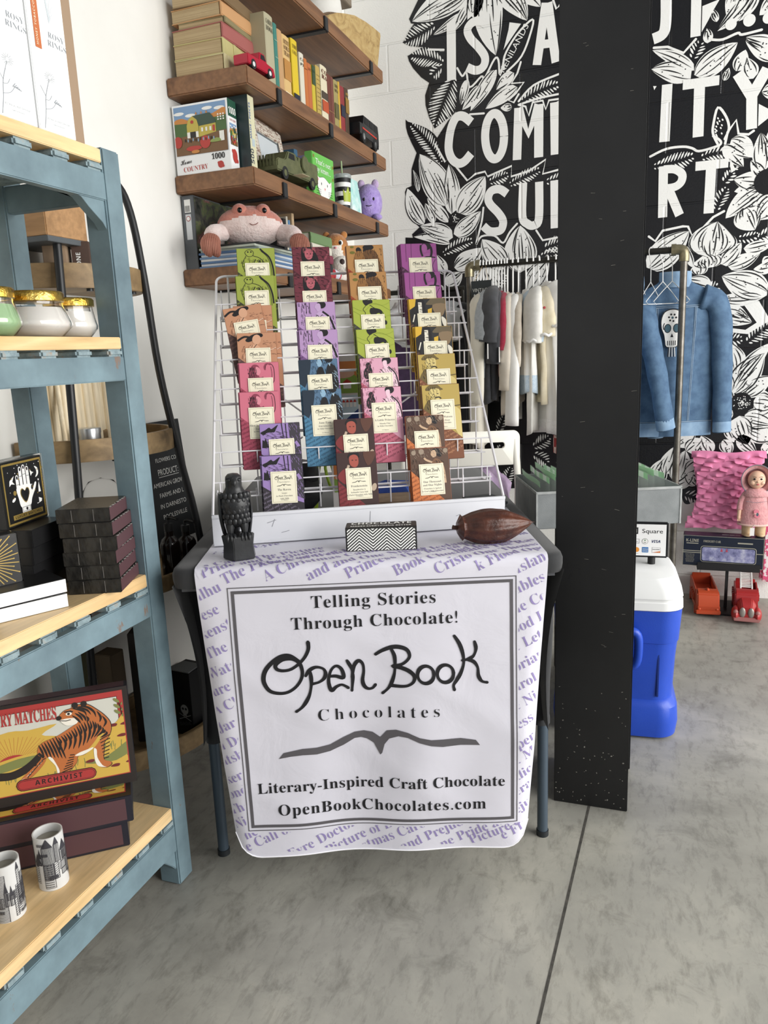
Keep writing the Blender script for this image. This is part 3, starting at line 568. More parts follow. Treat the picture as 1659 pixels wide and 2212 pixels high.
def bar_design(key, base, edge, panel, ptext, title, flavor, ops, cols, panel_pts=None, plain=False):
    t = thing('chocolate_bar', 'x', 'chocolate bar'); t.rotation_mode = 'XYZ'
    b = mat('wrap_'+key, base, .5); eg = mat('wrap_edge_'+key, edge, .5)
    m_ = MB(); m_.box((0, 0, BH/2), (BW, BT, BH)); o = m_.obj('wrapper', [eg], t, .0009)
    a = Art(); a.rect(.0008, .0008, BW-.0008, BH-.0008, b, 0); C_ = {k: mat('bar_'+key+'_'+k, v, .5) for k, v in cols.items()}; C_['k'] = BI
    X = lambda p: (p[0]*BW, BH-p[1]*BW)
    for op in ops:
        ly = 2
        if op[0] == 'e': a.disc(*X(op[1:3]), op[3]*BW, C_[op[6]], op[7] if len(op) > 7 else ly, op[4]*BW, 18, R(-op[5]))
        elif op[0] == 's': a.stroke([X(p) for p in spline(op[1], 4)], op[2]*BW, C_[op[3]], 3, taper=len(op) > 4)
        elif op[0] == 'p': a.poly([X(p) for p in (spline(op[1], 3, True) if len(op) > 3 else op[1])], C_[op[2]], ly)
        elif op[0] == 'h':                       # engraving: rows of short lines
            x0, y0, x1, y1, nn, ang_, ck = op[1:]
            for i in range(nn):
                x, y = random.uniform(x0, x1), random.uniform(y0, y1); l_ = random.uniform(.03, .09); a.stroke([X((x, y)), X((x+l_*math.cos(ang_), y+l_*math.sin(ang_)))], .007*BW, C_[ck], 3)
    a.clip([(1, 0, -.0008), (-1, 0, BW-.0008), (0, 1, -.0008), (0, -1, BH-.0008)])
    pm = mat('panel_'+key, panel, .5); pt = mat('paneltext_'+key, ptext, .5); pp = [X(p) for p in (panel_pts or [(0, .62), (.32, .88), (1, 1.42), (1, 1.95), (0, 1.95)])]; a2 = Art(); a2.poly(pp, pm, 4); a.merge(a2)
    a3 = Art(); words_ = ['one had stood on a very', 'ready still it appeared', 'spoken yet all we saw', 'without I implore', 'the reader was none', 'bought in a house', 'observed and the long', 'never glanced away', 'the bound volume lay']
    for i in range(13): a3.text(words_[i % 9]+' '+words_[(i*4+2) % 9], -.02*BW, BH-(.66+i*.11)*BW-.01, .0078, pt, 5, 'ital', 'l', R(24), 0, 1, res=1)
    (ax, ay), (bx, by), (cx_, cy_) = pp[0], pp[1], pp[2]
    pl = lambda p, q: ((q[1]-p[1]), -(q[0]-p[0]), -((q[1]-p[1])*p[0]-(q[0]-p[0])*p[1]))
    a3.clip([(1, 0, -.001), (-1, 0, BW-.001), (0, 1, -.001), pl((ax, ay), (bx, by)), pl((bx, by), (cx_, cy_))] if not plain else [(1, 0, -.001), (-1, 0, BW-.001), (0, 1, -.001), (0, -1, BH*.62)]); a.merge(a3)
    a.clip([(1, 0, -.0006), (-1, 0, BW-.0006), (0, 1, -.0006), (0, -1, BH-.0006)])
    a.obj('front_print', t, face((-BW/2, -BT/2-.0002, 0), (1, 0, 0), (0, 0, 1)), step=.00018)
    L = Art(); lw, lh = .0575, .072; L.rect(0, 0, lw, lh, CREAM, 0); L.frame(.0026, .0026, lw-.0026, lh-.0026, .0007, mat('label_rule', '#a79b83', .6), 1)
    logo(L, lw/2, lh-.0155, lw*.68, BI, 1); L.text('Chocolates', lw/2, lh-.0255, .0045, INKG, 1, 'serif', off=-.012, sp=1.3, res=1); brace(L, lw/2, lh-.0315, lw*.56, BI, 1)
    y = lh-.0435
    for ln in title: L.text(ln, lw/2, y, .0066, INKG, 1, 'serif', off=-.008, res=1); y -= .0075
    for ln in flavor: L.text(ln, lw/2, y, .0047, INKG, 1, 'serif', off=-.01, res=1); y -= .006
    L.text('2.1 Ounces', lw/2, .0062, .0034, INKG, 1, 'serif', off=-.01, res=1)
    lo = L.obj('label', t, face((-lw/2+.002, -BT/2-.0019, BH*.795-lh), (1, 0, 0), (0, 0, 1)), step=.00012)
    return t
hair = lambda x, y, s=1, c='k': [('p', [(x-.13*s, y+.1*s), (x-.15*s, y-.06*s), (x-.06*s, y-.17*s), (x+.07*s, y-.17*s), (x+.16*s, y-.06*s), (x+.14*s, y+.12*s), (x+.08*s, y-.02*s), (x-.02*s, y-.07*s), (x-.09*s, y)], c, 1)]
D = {}
D['owl'] = bar_design('olive', '#98a347', '#7f8d2c', '#3c3c2c', '#8f9a4a', ['The Caterpillar'], ['in Milk Chocolate'], [('s', [(.28, .05), (.22, .12), (.3, .22), (.42, .2), (.44, .1), (.36, .04), (.28, .05)], .012, 'k'), ('e', .3, .1, .02, .02, 0, 'k'), ('e', .38, .1, .02, .02, 0, 'k'), ('s', [(.25, .2), (.14, .42), (.2, .62)], .012, 'k'), ('s', [(.42, .2), (.62, .28), (.72, .45), (.8, .7)], .014, 'k'), ('s', [(.5, .3), (.45, .4), (.55, .5), (.62, .4), (.52, .33)], .014, 'k'), ('s', [(.62, .02), (.7, .1), (.85, .25), (.93, .5), (.95, .75)], .04, 'k'), ('s', [(.64, .08), (.8, .24), (.88, .5), (.9, .8)], .01, 'k'), ('h', .12, .25, .7, .6, 60, 1.9, 'k'), ('h', .5, .3, .8, .65, 40, .8, 'k')], {})
D['girl'] = bar_design('maroon', '#6d2f3b', '#4a1f2a', '#4a2029', '#7d4a52', ['The Miserable Ones'], ['Dark Chocolate'], [('p', [(.3, 0), (.24, .2), (.3, .42), (.68, .4), (.62, .15), (.55, 0)], 'k', 1), ('e', .44, .2, .11, .15, 0, 's', 3), ('e', .4, .19, .018, .012, 0, 'k', 4), ('e', .49, .19, .018, .012, 0, 'k', 4), ('e', .445, .285, .03, .01, 0, 'r', 4), ('p', [(.3, .4), (.6, .38), (.72, .5), (.2, .55)], 'r', 1), ('s', [(.72, .6), (1, .1)], .05, 'r'), ('h', 0, 0, 1, .6, 120, .2, 'k'), ('h', .28, 0, .62, .14, 50, 1.4, 's')], {'s': '#b5606a', 'r': '#8c4450'})
D['bun'] = bar_design('ochre', '#b3834e', '#8d5a33', '#a34a2c', '#74341f', ['Little Women'], ['in Milk Chocolate'], [('e', .6, .07, .15, .08, 0, 'k'), ('e', .55, .16, .1, .09, 20, 'k'), ('p', [(.45, .2), (.72, .14), (.86, .35), (.9, .8), (.55, .8), (.42, .5)], 'd', 1), ('e', .33, .13, .07, .07, 0, 'k'), ('p', [(.25, .2), (.42, .2), (.5, .5), (.4, .75), (.16, .6)], 'm', 1), ('h', .2, .1, .95, .8, 150, 1.4, 'k'), ('e', .16, .05, .05, .03, 0, 'g'), ('e', .16, .2, .07, .04, 0, 'g')], {'d': '#6c4a2a', 'm': '#8f6436', 'g': '#6f6b2f'})
D['braid'] = bar_design('magenta', '#9d5191', '#6d3763', '#4a2340', '#8b5e80', ['The Princess of Mars'], ['Dark Chocolate'], [('e', .72, .08, .13, .11, 0, 'k'), ('e', .66, .14, .08, .12, 0, 'b', 3), ('s', [(.57, .05), (.56, .2), (.6, .36)], .05, 'k'), ('s', [(.84, .1), (.86, .24), (.82, .4)], .06, 'k'), ('p', [(.55, .36), (.84, .28), (.98, .42), (.9, .8), (.5, .75)], 'b', 1), ('s', [(.52, .5), (.7, .38), (.95, .4)], .03, 'k'), ('s', [(.5, .42), (.44, .8)], .01, 'k'), ('s', [(.3, 0), (.28, .6)], .006, 'k'), ('s', [(.15, 0), (.14, .5)], .006, 'k'), ('s', [(.95, .45), (.86, .62), (.9, .8)], .012, 'k')], {'b': '#a35c98'})
D['sailor'] = bar_design('tan', '#c08c6c', '#9a6b50', '#5a4240', '#8d6c60', ['The White Whale'], ['Dark Chocolate'], [('p', [(.22, .18), (.4, .05), (.62, .02), (.66, .1), (.5, .16), (.3, .24)], 'k', 1), ('s', [(.02, .2), (.2, .1), (.4, .14)], .05, 'k'), ('e', .5, .18, .11, .13, 10, 's', 3), ('p', [(.42, .06), (.6, .04), (.6, .12), (.44, .16)], 'k', 1), ('s', [(.5, .3), (.4, .42), (.3, .6)], .014, 'k'), ('p', [(.15, .75), (.24, .42), (.44, .3), (.6, .42), (.62, .75)], 's', 1), ('s', [(.24, .42), (.34, .5), (.3, .7)], .012, 'k'), ('s', [(.64, .4), (.8, .46), (.98, .4)], .012, 'w'), ('h', .62, .2, 1, .6, 40, .1, 'd'), ('h', .1, .3, .4, .7, 40, 2, 'd')], {'s': '#d3a283', 'w': '#e6d0bf', 'd': '#7c5846'})
D['lady'] = bar_design('lilac', '#b391bd', '#8d6b98', '#7d5888', '#55385e', ['Persuasion'], ['Milk Chocolate'], [('e', .64, .08, .12, .1, 0, 'k'), ('p', [(.5, .06), (.6, .05), (.62, .2), (.54, .26), (.49, .18), (.46, .15)], 's', 1), ('p', [(.42, .55), (.5, .32), (.66, .24), (.86, .4), (.98, .75), (.5, .8)], 's', 1), ('s', [(.66, .26), (.84, .42), (.96, .74)], .05, 'k'), ('s', [(.5, .34), (.58, .4), (.66, .34)], .014, 'k'), ('s', [(.5, .36), (.44, .56)], .016, 'k'), ('h', .45, .35, .95, .78, 90, 1.2, 'k'), ('h', .02, .02, .4, .6, 60, 1.55, 'k'), ('s', [(.24, .02), (.25, .3)], .012, 'k'), ('s', [(.33, .02), (.34, .3)], .012, 'k')], {'s': '#bfa2c8'})
D['pair'] = bar_design('blue', '#55738f', '#364b60', '#4c7f9f', '#2b4d66', ['Jane Eyre'], ['Wild Bilberries', 'in Milk Chocolate'], [('p', [(0, 0), (.3, 0), (.26, .4), (.1, .75), (0, .7)], 'd', 1), ('e', .53, .1, .07, .1, 0, 's', 3), ('p', [(.46, .08), (.5, 0), (.6, 0), (.62, .1), (.54, .04)], 'k', 1), ('p', [(.42, .75), (.46, .3), (.56, .2), (.64, .3), (.68, .75)], 'k', 1), ('e', .78, .02, .1, .08, 0, 'k'), ('p', [(.66, .8), (.7, .3), (.8, .12), (.98, .3), (1, .9)], 'k', 1), ('p', [(.76, .12), (.82, .1), (.8, .2)], 'w'), ('h', .3, 0, 1, .8, 120, 1.3, 'd'), ('h', .85, .3, 1, 1.2, 50, 1, 'w')], {'d': '#23303e', 's': '#8fb1c9', 'w': '#a9c2d4'})
D['bend'] = bar_design('lime', '#a4b045', '#8c9c2c', '#3b3a34', '#6c6c50', ['The Time Machine'], ['in Milk Chocolate'], [('p', [(.28, .02), (.36, -.05), (.5, -.02), (.54, .08), (.44, .12), (.36, .16), (.3, .1)], 'k', 1), ('s', [(.36, .16), (.28, .26), (.34, .36), (.26, .44)], .012, 'k'), ('p', [(.46, .26), (.52, .22), (.72, .26), (.78, .34), (.76, .46), (.7, .36), (.54, .42), (.46, .36)], 'k', 1), ('s', [(.46, .14), (.6, .24), (.76, .3), (.86, .5)], .014, 'k'), ('e', .86, .62, .04, .06, 0, 'k'), ('s', [(.02, .2), (.3, .3), (.6, .1), (1, .3)], .005, 'd'), ('s', [(.02, .3), (.4, .5), (.7, .5), (1, .42)], .005, 'd'), ('s', [(.5, .1), (.8, .16), (1, .08)], .005, 'd')], {'d': '#7f9130'})
D['hound'] = bar_design('amberblack', '#2b2a2b', '#d8a92f', '#37241e', '#7f5b4a', ['The Great Hound'], ['Dark Chocolate'], [('p', [(0, 0), (.2, 0), (.16, .2), (0, .3)], 'y'), ('p', [(.2, .12), (.28, .0), (.42, .08), (.44, .6), (.3, .7), (.26, .4)], 'k', 1), ('s', [(.3, .1), (.3, .6)], .1, 'w'), ('h', .22, .06, .4, .6, 40, .2, 'k'), ('s', [(.04, .75), (.1, .4), (.24, .24)], .16, 'k'), ('s', [(.08, .62), (.14, .42)], .03, 'w'), ('p', [(.46, .16), (.56, .05), (.64, 0), (.92, 0), (.98, .08), (1, .15), (.8, .18), (.6, .18)], 'g', 1), ('p', [(.64, .18), (.98, .16), (.96, .36), (.86, .5), (.7, .42)], 's', 1), ('e', .7, .24, .05, .07, 0, 's', 3), ('p', [(.5, .3), (.62, .26), (.6, .44), (.5, .5)], 'y'), ('p', [(.86, .5), (.98, .6), (.96, .8), (.88, .7)], 'w', 1)], {'y': '#d9ae38', 'w': '#e8e2d2', 'g': '#6a5d46', 's': '#8b7559'})
D['flamingo'] = bar_design('rose', '#cf7285', '#a65366', '#a4485c', '#742c3e', ['Alice in Wonderland'], ['Candied Rose', 'in White Chocolate'], [('p', [(.24, .45), (.26, .2), (.36, .06), (.48, .08), (.52, .2), (.44, .26), (.5, .38), (.36, .44)], 'd', 1), ('p', [(.42, .12), (.5, .14), (.54, .24), (.48, .33), (.42, .28)], 'b', 1), ('h', .22, .1, .44, .45, 70, 1.5, 'k'), ('s', [(.44, .34), (.52, .4), (.6, .38)], .03, 'd'), ('s', [(.66, .2), (.68, .08), (.78, .04), (.86, .12), (.88, .3), (.86, .5), (.74, .62)], .012, 'k'), ('s', [(.66, .2), (.64, .12), (.7, .04), (.8, .07)], .03, 'd'), ('s', [(.8, .12), (.82, .3), (.8, .5)], .008, 'k'), ('h', .2, .4, .6, .6, 50, 1.8, 'k')], {'d': '#8d3f52', 'b': '#dc8b99'})
D['princess'] = bar_design('pink', '#dba3b8', '#7b3646', '#bd6478', '#7f3648', ['A Little Princess'], ['Masala Chai', 'in Milk Chocolate'], [('e', .22, .2, .07, .09, 0, 'k'), ('e', .2, .38, .11, .17, 15, 'k'), ('s', [(.26, .44), (.3, .55), (.14, .6)], .04, 'k'), ('e', .7, .08, .12, .1, 0, 'k'), ('p', [(.6, .1), (.7, .08), (.7, .22), (.62, .24)], 'w', 1), ('p', [(.5, .6), (.56, .34), (.72, .22), (.9, .4), (.98, .75), (.7, .8)], 'w', 1), ('s', [(.74, .24), (.92, .44), (.99, .8)], .03, 'k'), ('s', [(.52, .3), (.62, .42), (.56, .6)], .014, 'k'), ('h', .5, .25, .95, .75, 70, 1.1, 'k'), ('h', 0, 0, .35, .7, 90, 1.5, 'd')], {'w': '#ecc8d5', 'd': '#8f5c6c'})
D['watson'] = bar_design('mustard', '#b69d52', '#7c4a2c', '#7b4a2f', '#c08a64', ['Doctor Watson'], ['Toffee & Honey', 'in Milk Chocolate'], [('p', [(.1, .14), (.2, .02), (.4, 0), (.5, .08), (.56, .14), (.34, .16)], 'd', 1), ('p', [(.2, .14), (.46, .12), (.46, .36), (.38, .46), (.26, .4)], 's', 1), ('e', .42, .24, .02, .012, 0, 'k', 4), ('e', .31, .25, .02, .012, 0, 'k', 4), ('s', [(.34, .35), (.44, .33), (.5, .37)], .03, 'k'), ('p', [(.02, .75), (.14, .42), (.26, .4), (.4, .5), (.56, .44), (.7, .7)], 'd', 1), ('h', .1, .05, .4, .6, 70, 1.2, 'k'), ('p', [(.72, .6), (.9, .62), (1, .8), (1, 1.4), (.82, 1.2)], 's', 1), ('s', [(.64, .6), (1, .56)], .03, 'd')], {'d': '#6b5a30', 's': '#d3bf7b'})
D['raven'] = bar_design('ravenlilac', '#9a80b8', '#2b2630', '#332e35', '#82788a', ['The Raven'], ['Violet', 'in Dark Chocolate', 'with Milk'], [('p', [(.72, 0), (1, 0), (1, 1.1), (.8, 1), (.74, .5)], 'g'), ('p', [(.02, .22), (.14, .16), (.24, .1), (.3, .14), (.46, .04), (.4, .16), (.36, .22), (.2, .22), (.1, .28)], 'k', 1), ('h', .05, .2, .65, .6, 120, .3, 'k'), ('p', [(.04, .6), (.06, .4), (.1, .44), (.14, .36), (.2, .6)], 'k'), ('p', [(.6, .75), (.62, .5), (.7, .44), (.74, .75)], 'k'), ('s', [(.55, 0), (.58, .35)], .02, 'k'), ('s', [(.65, .02), (.66, .4)], .02, 'k'), ('p', [(.84, .5), (.9, .46), (.98, .6), (.9, .62)], 'l'), ('p', [(.84, 1.4), (.96, 1.38), (1, 1.5), (.92, 1.52)], 'l'), ('h', .72, 0, 1, 1, 70, 1.2, 'l')], {'g': '#3f3a42', 'l': '#9a80b8'}, [(0, .75), (.3, .95), (1, 1.2), (1, 1.95), (0, 1.95)])
D['doctor'] = bar_design('oxblood', '#3d2826', '#5a2226', '#7d2f34', '#5d2024', ['Frankenstein'], ['Raspberries &', 'Icelandic Lava Salt', 'in Dark Chocolate with Milk'], [('p', [(.28, .12), (.36, 0), (.54, 0), (.58, .14), (.5, .1), (.36, .16)], 'k', 1), ('p', [(.32, .12), (.44, .06), (.54, .12), (.54, .3), (.46, .38), (.34, .32)], 's', 1), ('e', .4, .2, .022, .01, 0, 'k', 4), ('e', .49, .2, .02, .01, 0, 'k', 4), ('s', [(.3, .32), (.24, .46)], .06, 'w'), ('p', [(0, .6), (.2, .4), (.3, .6), (.2, .8)], 'r', 1), ('p', [(.68, 0), (.98, .02), (.9, .26), (.76, .34)], 'b', 1), ('e', .9, .9, .06, .1, 20, 'w', 2)], {'s': '#a65548', 'w': '#b9a48f', 'r': '#7d2f30', 'b': '#5b3a2e'}, [(0, .7), (.3, 1.0), (1, 1.65), (1, 1.95), (0, 1.95)])
D['sari'] = bar_design('umber', '#5a4234', '#9c5532', '#c8743f', '#8d4a26', ['One Thousand', 'and One Nights'], ['Pistachios & Apricot', 'in Goat\'s Milk Chocolate'], [('e', .68, .1, .1, .1, 0, 'k'), ('e', .76, .17, .07, .06, 30, 'k'), ('p', [(.56, .08), (.66, .06), (.68, .2), (.6, .24), (.54, .18)], 's', 1), ('p', [(.5, .6), (.56, .36), (.66, .26), (.8, .36), (.86, .6), (.7, .8)], 'c', 1), ('s', [(.8, .38), (.84, .6), (.86, .9)], .07, 's'), ('s', [(.56, .36), (.42, .3), (.36, .24)], .05, 's'), ('h', .5, .3, .85, .75, 60, 1, 'd'), ('e', .1, .1, .06, .06, 0, 'f'), ('e', .3, .08, .07, .07, 0, 'f'), ('e', .92, .08, .06, .06, 0, 'f'), ('h', 0, 0, 1, .2, 40, 1, 'f'), ('h', .02, .25, .4, .8, 60, 1.5, 'd')], {'s': '#c9a98a', 'c': '#7d5a40', 'd': '#2d201a', 'f': '#9b8a78'}, [(0, .55), (.34, .88), (1, 1.5), (1, 1.95), (0, 1.95)])
ROWS = [  # design, row, left px, right px, top px of the front bar, extra bars behind, wrapper words
 ('owl', 0, 510.4, 591.4, 538, 0), ('owl', 1, 508.7, 592.4, 597, 1), ('sailor', 2, 494, 573, 661, 1), ('sailor', 3, 511, 594, 720, 1), ('flamingo', 4, 516, 599, 784, 1), ('flamingo', 5, 514, 604, 847, 1), ('raven', 6, 560.5, 648, 914.5, 0), ('raven', 7, 560.5, 651, 984, 1),
 ('girl', 0, 631.7, 706, 535, 0), ('girl', 1, 634.8, 714.4, 597.6, 0), ('lady', 2, 640.8, 719, 653.6, 0), ('lady', 3, 642, 727, 713.5, 1), ('pair', 4, 643.7, 729, 777, 0), ('pair', 5, 652.7, 737.8, 842, 0), ('doctor', 6, 720.6, 806.5, 905, 0), ('doctor', 7, 723.5, 812.7, 977, 0),
 ('bun', 0, 750, 824.8, 531, 1), ('bun', 1, 755, 832.5, 589, 0), ('bend', 2, 761, 837.8, 648.7, 0), ('bend', 3, 770, 851, 711.5, 2), ('princess', 4, 779, 854, 774, 0), ('princess', 5, 781, 866, 837, 1), ('sari', 6, 873, 956, 898, 0), ('sari', 7, 883.6, 968, 968.7, 1),
 ('braid', 0, 863.6, 940.7, 527.5, 2), ('braid', 1, 871, 951.8, 589, 1), ('hound', 2, 883, 962, 646, 1), ('hound', 3, 891.9, 975, 706, 1), ('watson', 4, 900, 982.8, 765.5, 0), ('watson', 5, 905.7, 994.7, 831, 2)]
WORD = {'owl': 'Olive green chocolate bar with a hooked pipe drawing', 'sailor': 'Tan chocolate bar with a hatted sailor', 'flamingo': 'Rose pink chocolate bar with a long haired girl and bird', 'raven': 'Lilac and black chocolate bar titled The Raven', 'girl': 'Maroon chocolate bar with a child\'s face', 'lady': 'Lilac chocolate bar with a lady in a jacket', 'pair': 'Blue chocolate bar with two dark figures', 'doctor': 'Dark red chocolate bar titled Frankenstein', 'bun': 'Ochre brown chocolate bar with dark hair buns', 'bend': 'Lime chocolate bar with a bending figure', 'princess': 'Pale pink chocolate bar with a girl and small black animal', 'sari': 'Orange and brown chocolate bar with a woman in a sari', 'braid': 'Magenta chocolate bar with a braided woman', 'hound': 'Black and yellow chocolate bar with a hatted man and bird', 'watson': 'Mustard chocolate bar with a moustached man'}
usedbar = set(); nseen = {}
def put_bar(key, loc, tilt, roll, label):
    if key in usedbar: o = copy_tree(D[key])
    else: o = D[key]; usedbar.add(key)
    o.location = loc; o.rotation_euler = (M.Rotation(RH, 4, 'Z') @ M.Rotation(-tilt, 4, 'X') @ M.Rotation(roll, 4, 'Y')).to_euler(); o['label'] = label; o['group'] = 'chocolate bars on the wire rack'
    return o
for key, k, xl, xr, yt, extra in ROWS:
    v = rv(k); ul, z1 = rz(xl, yt, v); ur, z2 = rz(xr, yt, v); uc = (ul+ur)/2; z = (z1+z2)/2; tilt = R(13); pos = 'upper' if (k % 2 == 0) else 'lower'
    bz = z-BH*math.cos(tilt); bv = v-BH*math.sin(tilt); roll = R(-8) if (key == 'sailor' and k == 2) else R(random.uniform(-.7, .7))
    uu = uc+(.012 if roll < -.1 else 0)
    bz = max(bz, .0022)
    put_bar(key, RO+RE_*uu+RN*bv+V((0, 0, bz)), tilt, roll, f'{WORD[key]}, {pos} pocket, front')
    for e in range(extra):
        dv = .0125*(e+1); du = -.0022*(e+1) if key != 'sailor' else .012
        put_bar(key, RO+RE_*(uc+du)+RN*(bv+dv)+V((0, 0, max(bz-.002*e, .0022))), tilt, 0, f'{WORD[key]}, {pos} pocket, {"second" if e == 0 else "third"}')
# ---- falcon statue, patterned box, cacao pod
BASALT = noisy('black_resin', '#1d1e20', '#28292b', 14, .38, .2, nscale=60)
fal = thing('falcon_statue', 'black falcon statue perched on a block at the left end of the white tray', 'statue', tab(.125, .062, CT+.002), TH+R(14))
mb = MB(); hx = [(.030, -.024), (.034, .004), (.016, .026), (-.018, .026), (-.033, .004), (-.012, -.030)]
mb.loft([[(x*k, y*k, z) for x, y in hx] for k, z in ((1.0, 0), (1.0, .004), (.93, .028), (1.02, .047), (1.0, .05))]); mb.obj('base_block', BASALT, fal, .0015)
mb = MB(); el = lambda rx, ry, z, oy=0, n=20: [(rx*math.cos(2*PI*j/n), oy+ry*math.sin(2*PI*j/n), z) for j in range(n)]
mb.loft([el(.012, .012, .066, .004), el(.022, .018, .072, .002), el(.027, .023, .086, 0), el(.0305, .0265, .104, -.001), el(.031, .027, .120, -.001), el(.027, .0235, .134, 0), el(.0195, .018, .144, -.001), el(.0165, .0165, .151, -.002), el(.0165, .0175, .158, -.003), el(.0165, .018, .166, -.003), el(.0155, .017, .172, -.002), el(.011, .013, .1765, 0), el(.003, .004, .178, 0)])
for s in (-1, 1): mb.ball((s*.0095, -.016, .166), (.0045, .004, .0035), 10, 6); mb.tube([(s*.003, -.016, .1715), (s*.015, -.012, .1705)], [.0022, .0026], 8)
mb.tube([(0, -.016, .166), (0, -.025, .164), (0, -.0285, .158), (0, -.0275, .154)], [.007, .0055, .003, .0006], 10); mb.obj('body', BASALT, fal, ang=60)
for s in (-1, 1):
    mb = MB(); rg = []
    for t in range(9):
        q = t/8; z = .138-.088*q; wd = .021*math.sin(PI*min(1, q*.85+.16))**.6; rg.append([(s*(.0285-.004*q+.004*math.sin(PI*q))+.0045*math.cos(2*PI*j/12)*s, .006+.004*q+wd*math.sin(2*PI*j/12), z) for j in range(12)])
    mb.loft(rg); mb.obj('wing', BASALT, fal, ang=60)
mb = MB(); k = 0
for r in range(6):
    for c in range(-3, 4):
        a = -PI/2+(c+(.5 if r % 2 else 0))*.36; z = .134-r*.0105; rx, ry = .0285-.0006*r, .0245
        mb.ball((rx*math.cos(a), ry*math.sin(a), z), (.0056, .0034, .0072), 10, 6)
mb.obj('breast_feathers', BASALT, fal)
mb = MB(); mb.tube([(0, .018, .08), (0, .026, .055), (0, .031, .03)], [.012, .011, .006], 10, flat=.5); mb.obj('tail', BASALT, fal)
for s in (-1, 1):
    mb = MB(); mb.tube([(s*.013, -.004, .085), (s*.0145, -.009, .066), (s*.0145, -.010, .052)], [.012, .0085, .0055], 12)
    for d in (-1, 0, 1): mb.tube([(s*.0145+d*.002, -.011, .053), (s*.0145+d*.007, -.0225, .053), (s*.0145+d*.0075, -.0275, .048), (s*.0145+d*.0075, -.028, .041)], [.0036, .0036, .003, .0008], 8)
    mb.obj('leg', BASALT, fal, ang=60)

CHB = mat('box_black_print', '#262524', .5); cbx = thing('patterned_gift_box', 'small black and white zigzag patterned box beside the falcon', 'box', tab(.424, .095, CT+.0012), TH+R(-2.5))
MB().box((0, 0, .0255), (.15, .05, .051)).obj('carton', CHB, cbx, .0012)
a = Art(); per = .15/2.6
for i in range(-12, 14):
    pts = [((j*per/2), i*.0066+(per/2*.86 if j % 2 else 0)) for j in range(-1, 9)]; a.stroke(pts, .0034, WHITE, 1)
a.clip([(1, 0, -.0035), (-1, 0, .1465), (0, 1, -.0015), (0, -1, .048)]); a.obj('zigzag_print', cbx, NY((-.075, -.0252, 0)))
a = Art(); a.text('CHOCOLATE', .075, .026, .026, WHITE, 1, 'bold', width=.128); a.text('MAKES EVERYTHING BETTER', .075, .006, .0125, WHITE, 1, 'bold', width=.128); a.obj('lid_lettering', cbx, face((-.075, -.025, .0512), (1, 0, 0), (0, 1, 0)))

pod = thing('cacao_pod', 'dried dark brown cacao pod lying at the right end of the tray', 'cacao pod', tab(.668, .105, CT+.0378), TH+R(8)); POD = noisy('cacao_skin', '#341c16', '#5a3325', 26, .36, .7, (1, 1, 1), 6, nscale=60, dist=.004)
def podf(t):
    if t < .06: return .35+.9*t/.06*.5
    return max(.02, (math.sin(PI*min(1, .1+t*.93))**.72)*(1-.22*max(0, t-.6)/.4))
mb = MB(); rg = []
for i in range(41):
    t = i/40; x = -.083+.172*t; r0 = .0385*podf(t); rg.append([(x, r0*(1+.05*math.cos(10*a_)+.03*noise.noise(V((x*60, math.cos(a_)*2.5, math.sin(a_)*2.5))))*math.cos(a_), r0*.97*(1+.05*math.cos(10*a_)+.03*noise.noise(V((x*60, math.cos(a_)*2.5, math.sin(a_)*2.5+5))))*math.sin(a_)-.003*math.sin(PI*t)) for a_ in [2*PI*j/60 for j in range(60)]])
mb.loft(rg); mb.obj('husk', POD, pod, ang=80); MB().tube([(-.082, 0, 0), (-.09, 0, .001), (-.0935, 0, .002)], [.005, .0042, .0048], 10).obj('stalk', noisy('stalk', '#3d241c', '#57392b', 90, .8), pod)

# ---- things on the table behind the rack
KRAFT = noisy('kraft_paper', '#8b7661', '#a18b73', 30, .8); DARKCARD = mat('dark_card', '#2c2a29', .7); PAPER = mat('white_paper', '#eceae6', .7); SLATE = noisy('grey_felt', '#4d5052', '#5d6062', 30, .9)
zt = TZ+.0035
for i, (u, v, w_, d_, h_, m, rz_) in enumerate(((.46, .50, .16, .11, .006, KRAFT, .1), (.47, .51, .15, .11, .005, DARKCARD, -.05), (.465, .505, .16, .12, .006, KRAFT, .03), (.47, .50, .14, .1, .004, DARKCARD, .15), (.462, .51, .15, .11, .006, KRAFT, -.02), (.468, .505, .15, .11, .004, KRAFT, .08))):
    Bx('paper_envelope', ['lowest', 'second', 'third', 'fourth', 'fifth', 'topmost'][i]+' envelope of the brown and black pile behind the rack', 'envelope', tab(u, v, zt+sum((.006, .005, .006, .004, .006)[:i])+i*.0004), (w_, d_, h_), m, TH+rz_, 'envelopes behind the rack', .001)
bg = MB(); bg.ball((0, 0, .06), (.075, .05, .06), 20, 10, fn=lambda q: 1+.12*noise.noise(q*2.3)); bg.ball((.02, 0, .105), (.05, .035, .04), 16, 8); props(bg.obj('black_bag', noisy('black_bag_cloth', '#141416', '#222225', 20, .6, .4), loc=tab(.205, .50, zt)), 'small crumpled black bag behind the lower left of the rack', 'bag')
gl = thing('lime_strap', 'looped lime green strap standing behind the rack', 'strap', tab(.285, .52, zt+.002), TH); MB().tube(spline([(-.03, 0, .003), (-.02, .01, .1), (0, 0, .16), (.02, 0, .1), (.015, .01, .05), (0, .01, .12), (.03, 0, .15), (.04, 0, .003)], 6), .007, 8, flat=.35).obj('webbing', mat('lime_webbing', '#a9c832', .5), gl)
props(MB().ball((0, 0, .028), (.085, .05, .03), 20, 10, fn=lambda q: 1+.25*noise.noise(q*2)).obj('blue_cloth', noisy('blue_fabric', '#27408c', '#3a57a8', 18, .8, .4), loc=tab(.47, .62, zt)), 'crumpled royal blue cloth behind the envelopes', 'cloth')
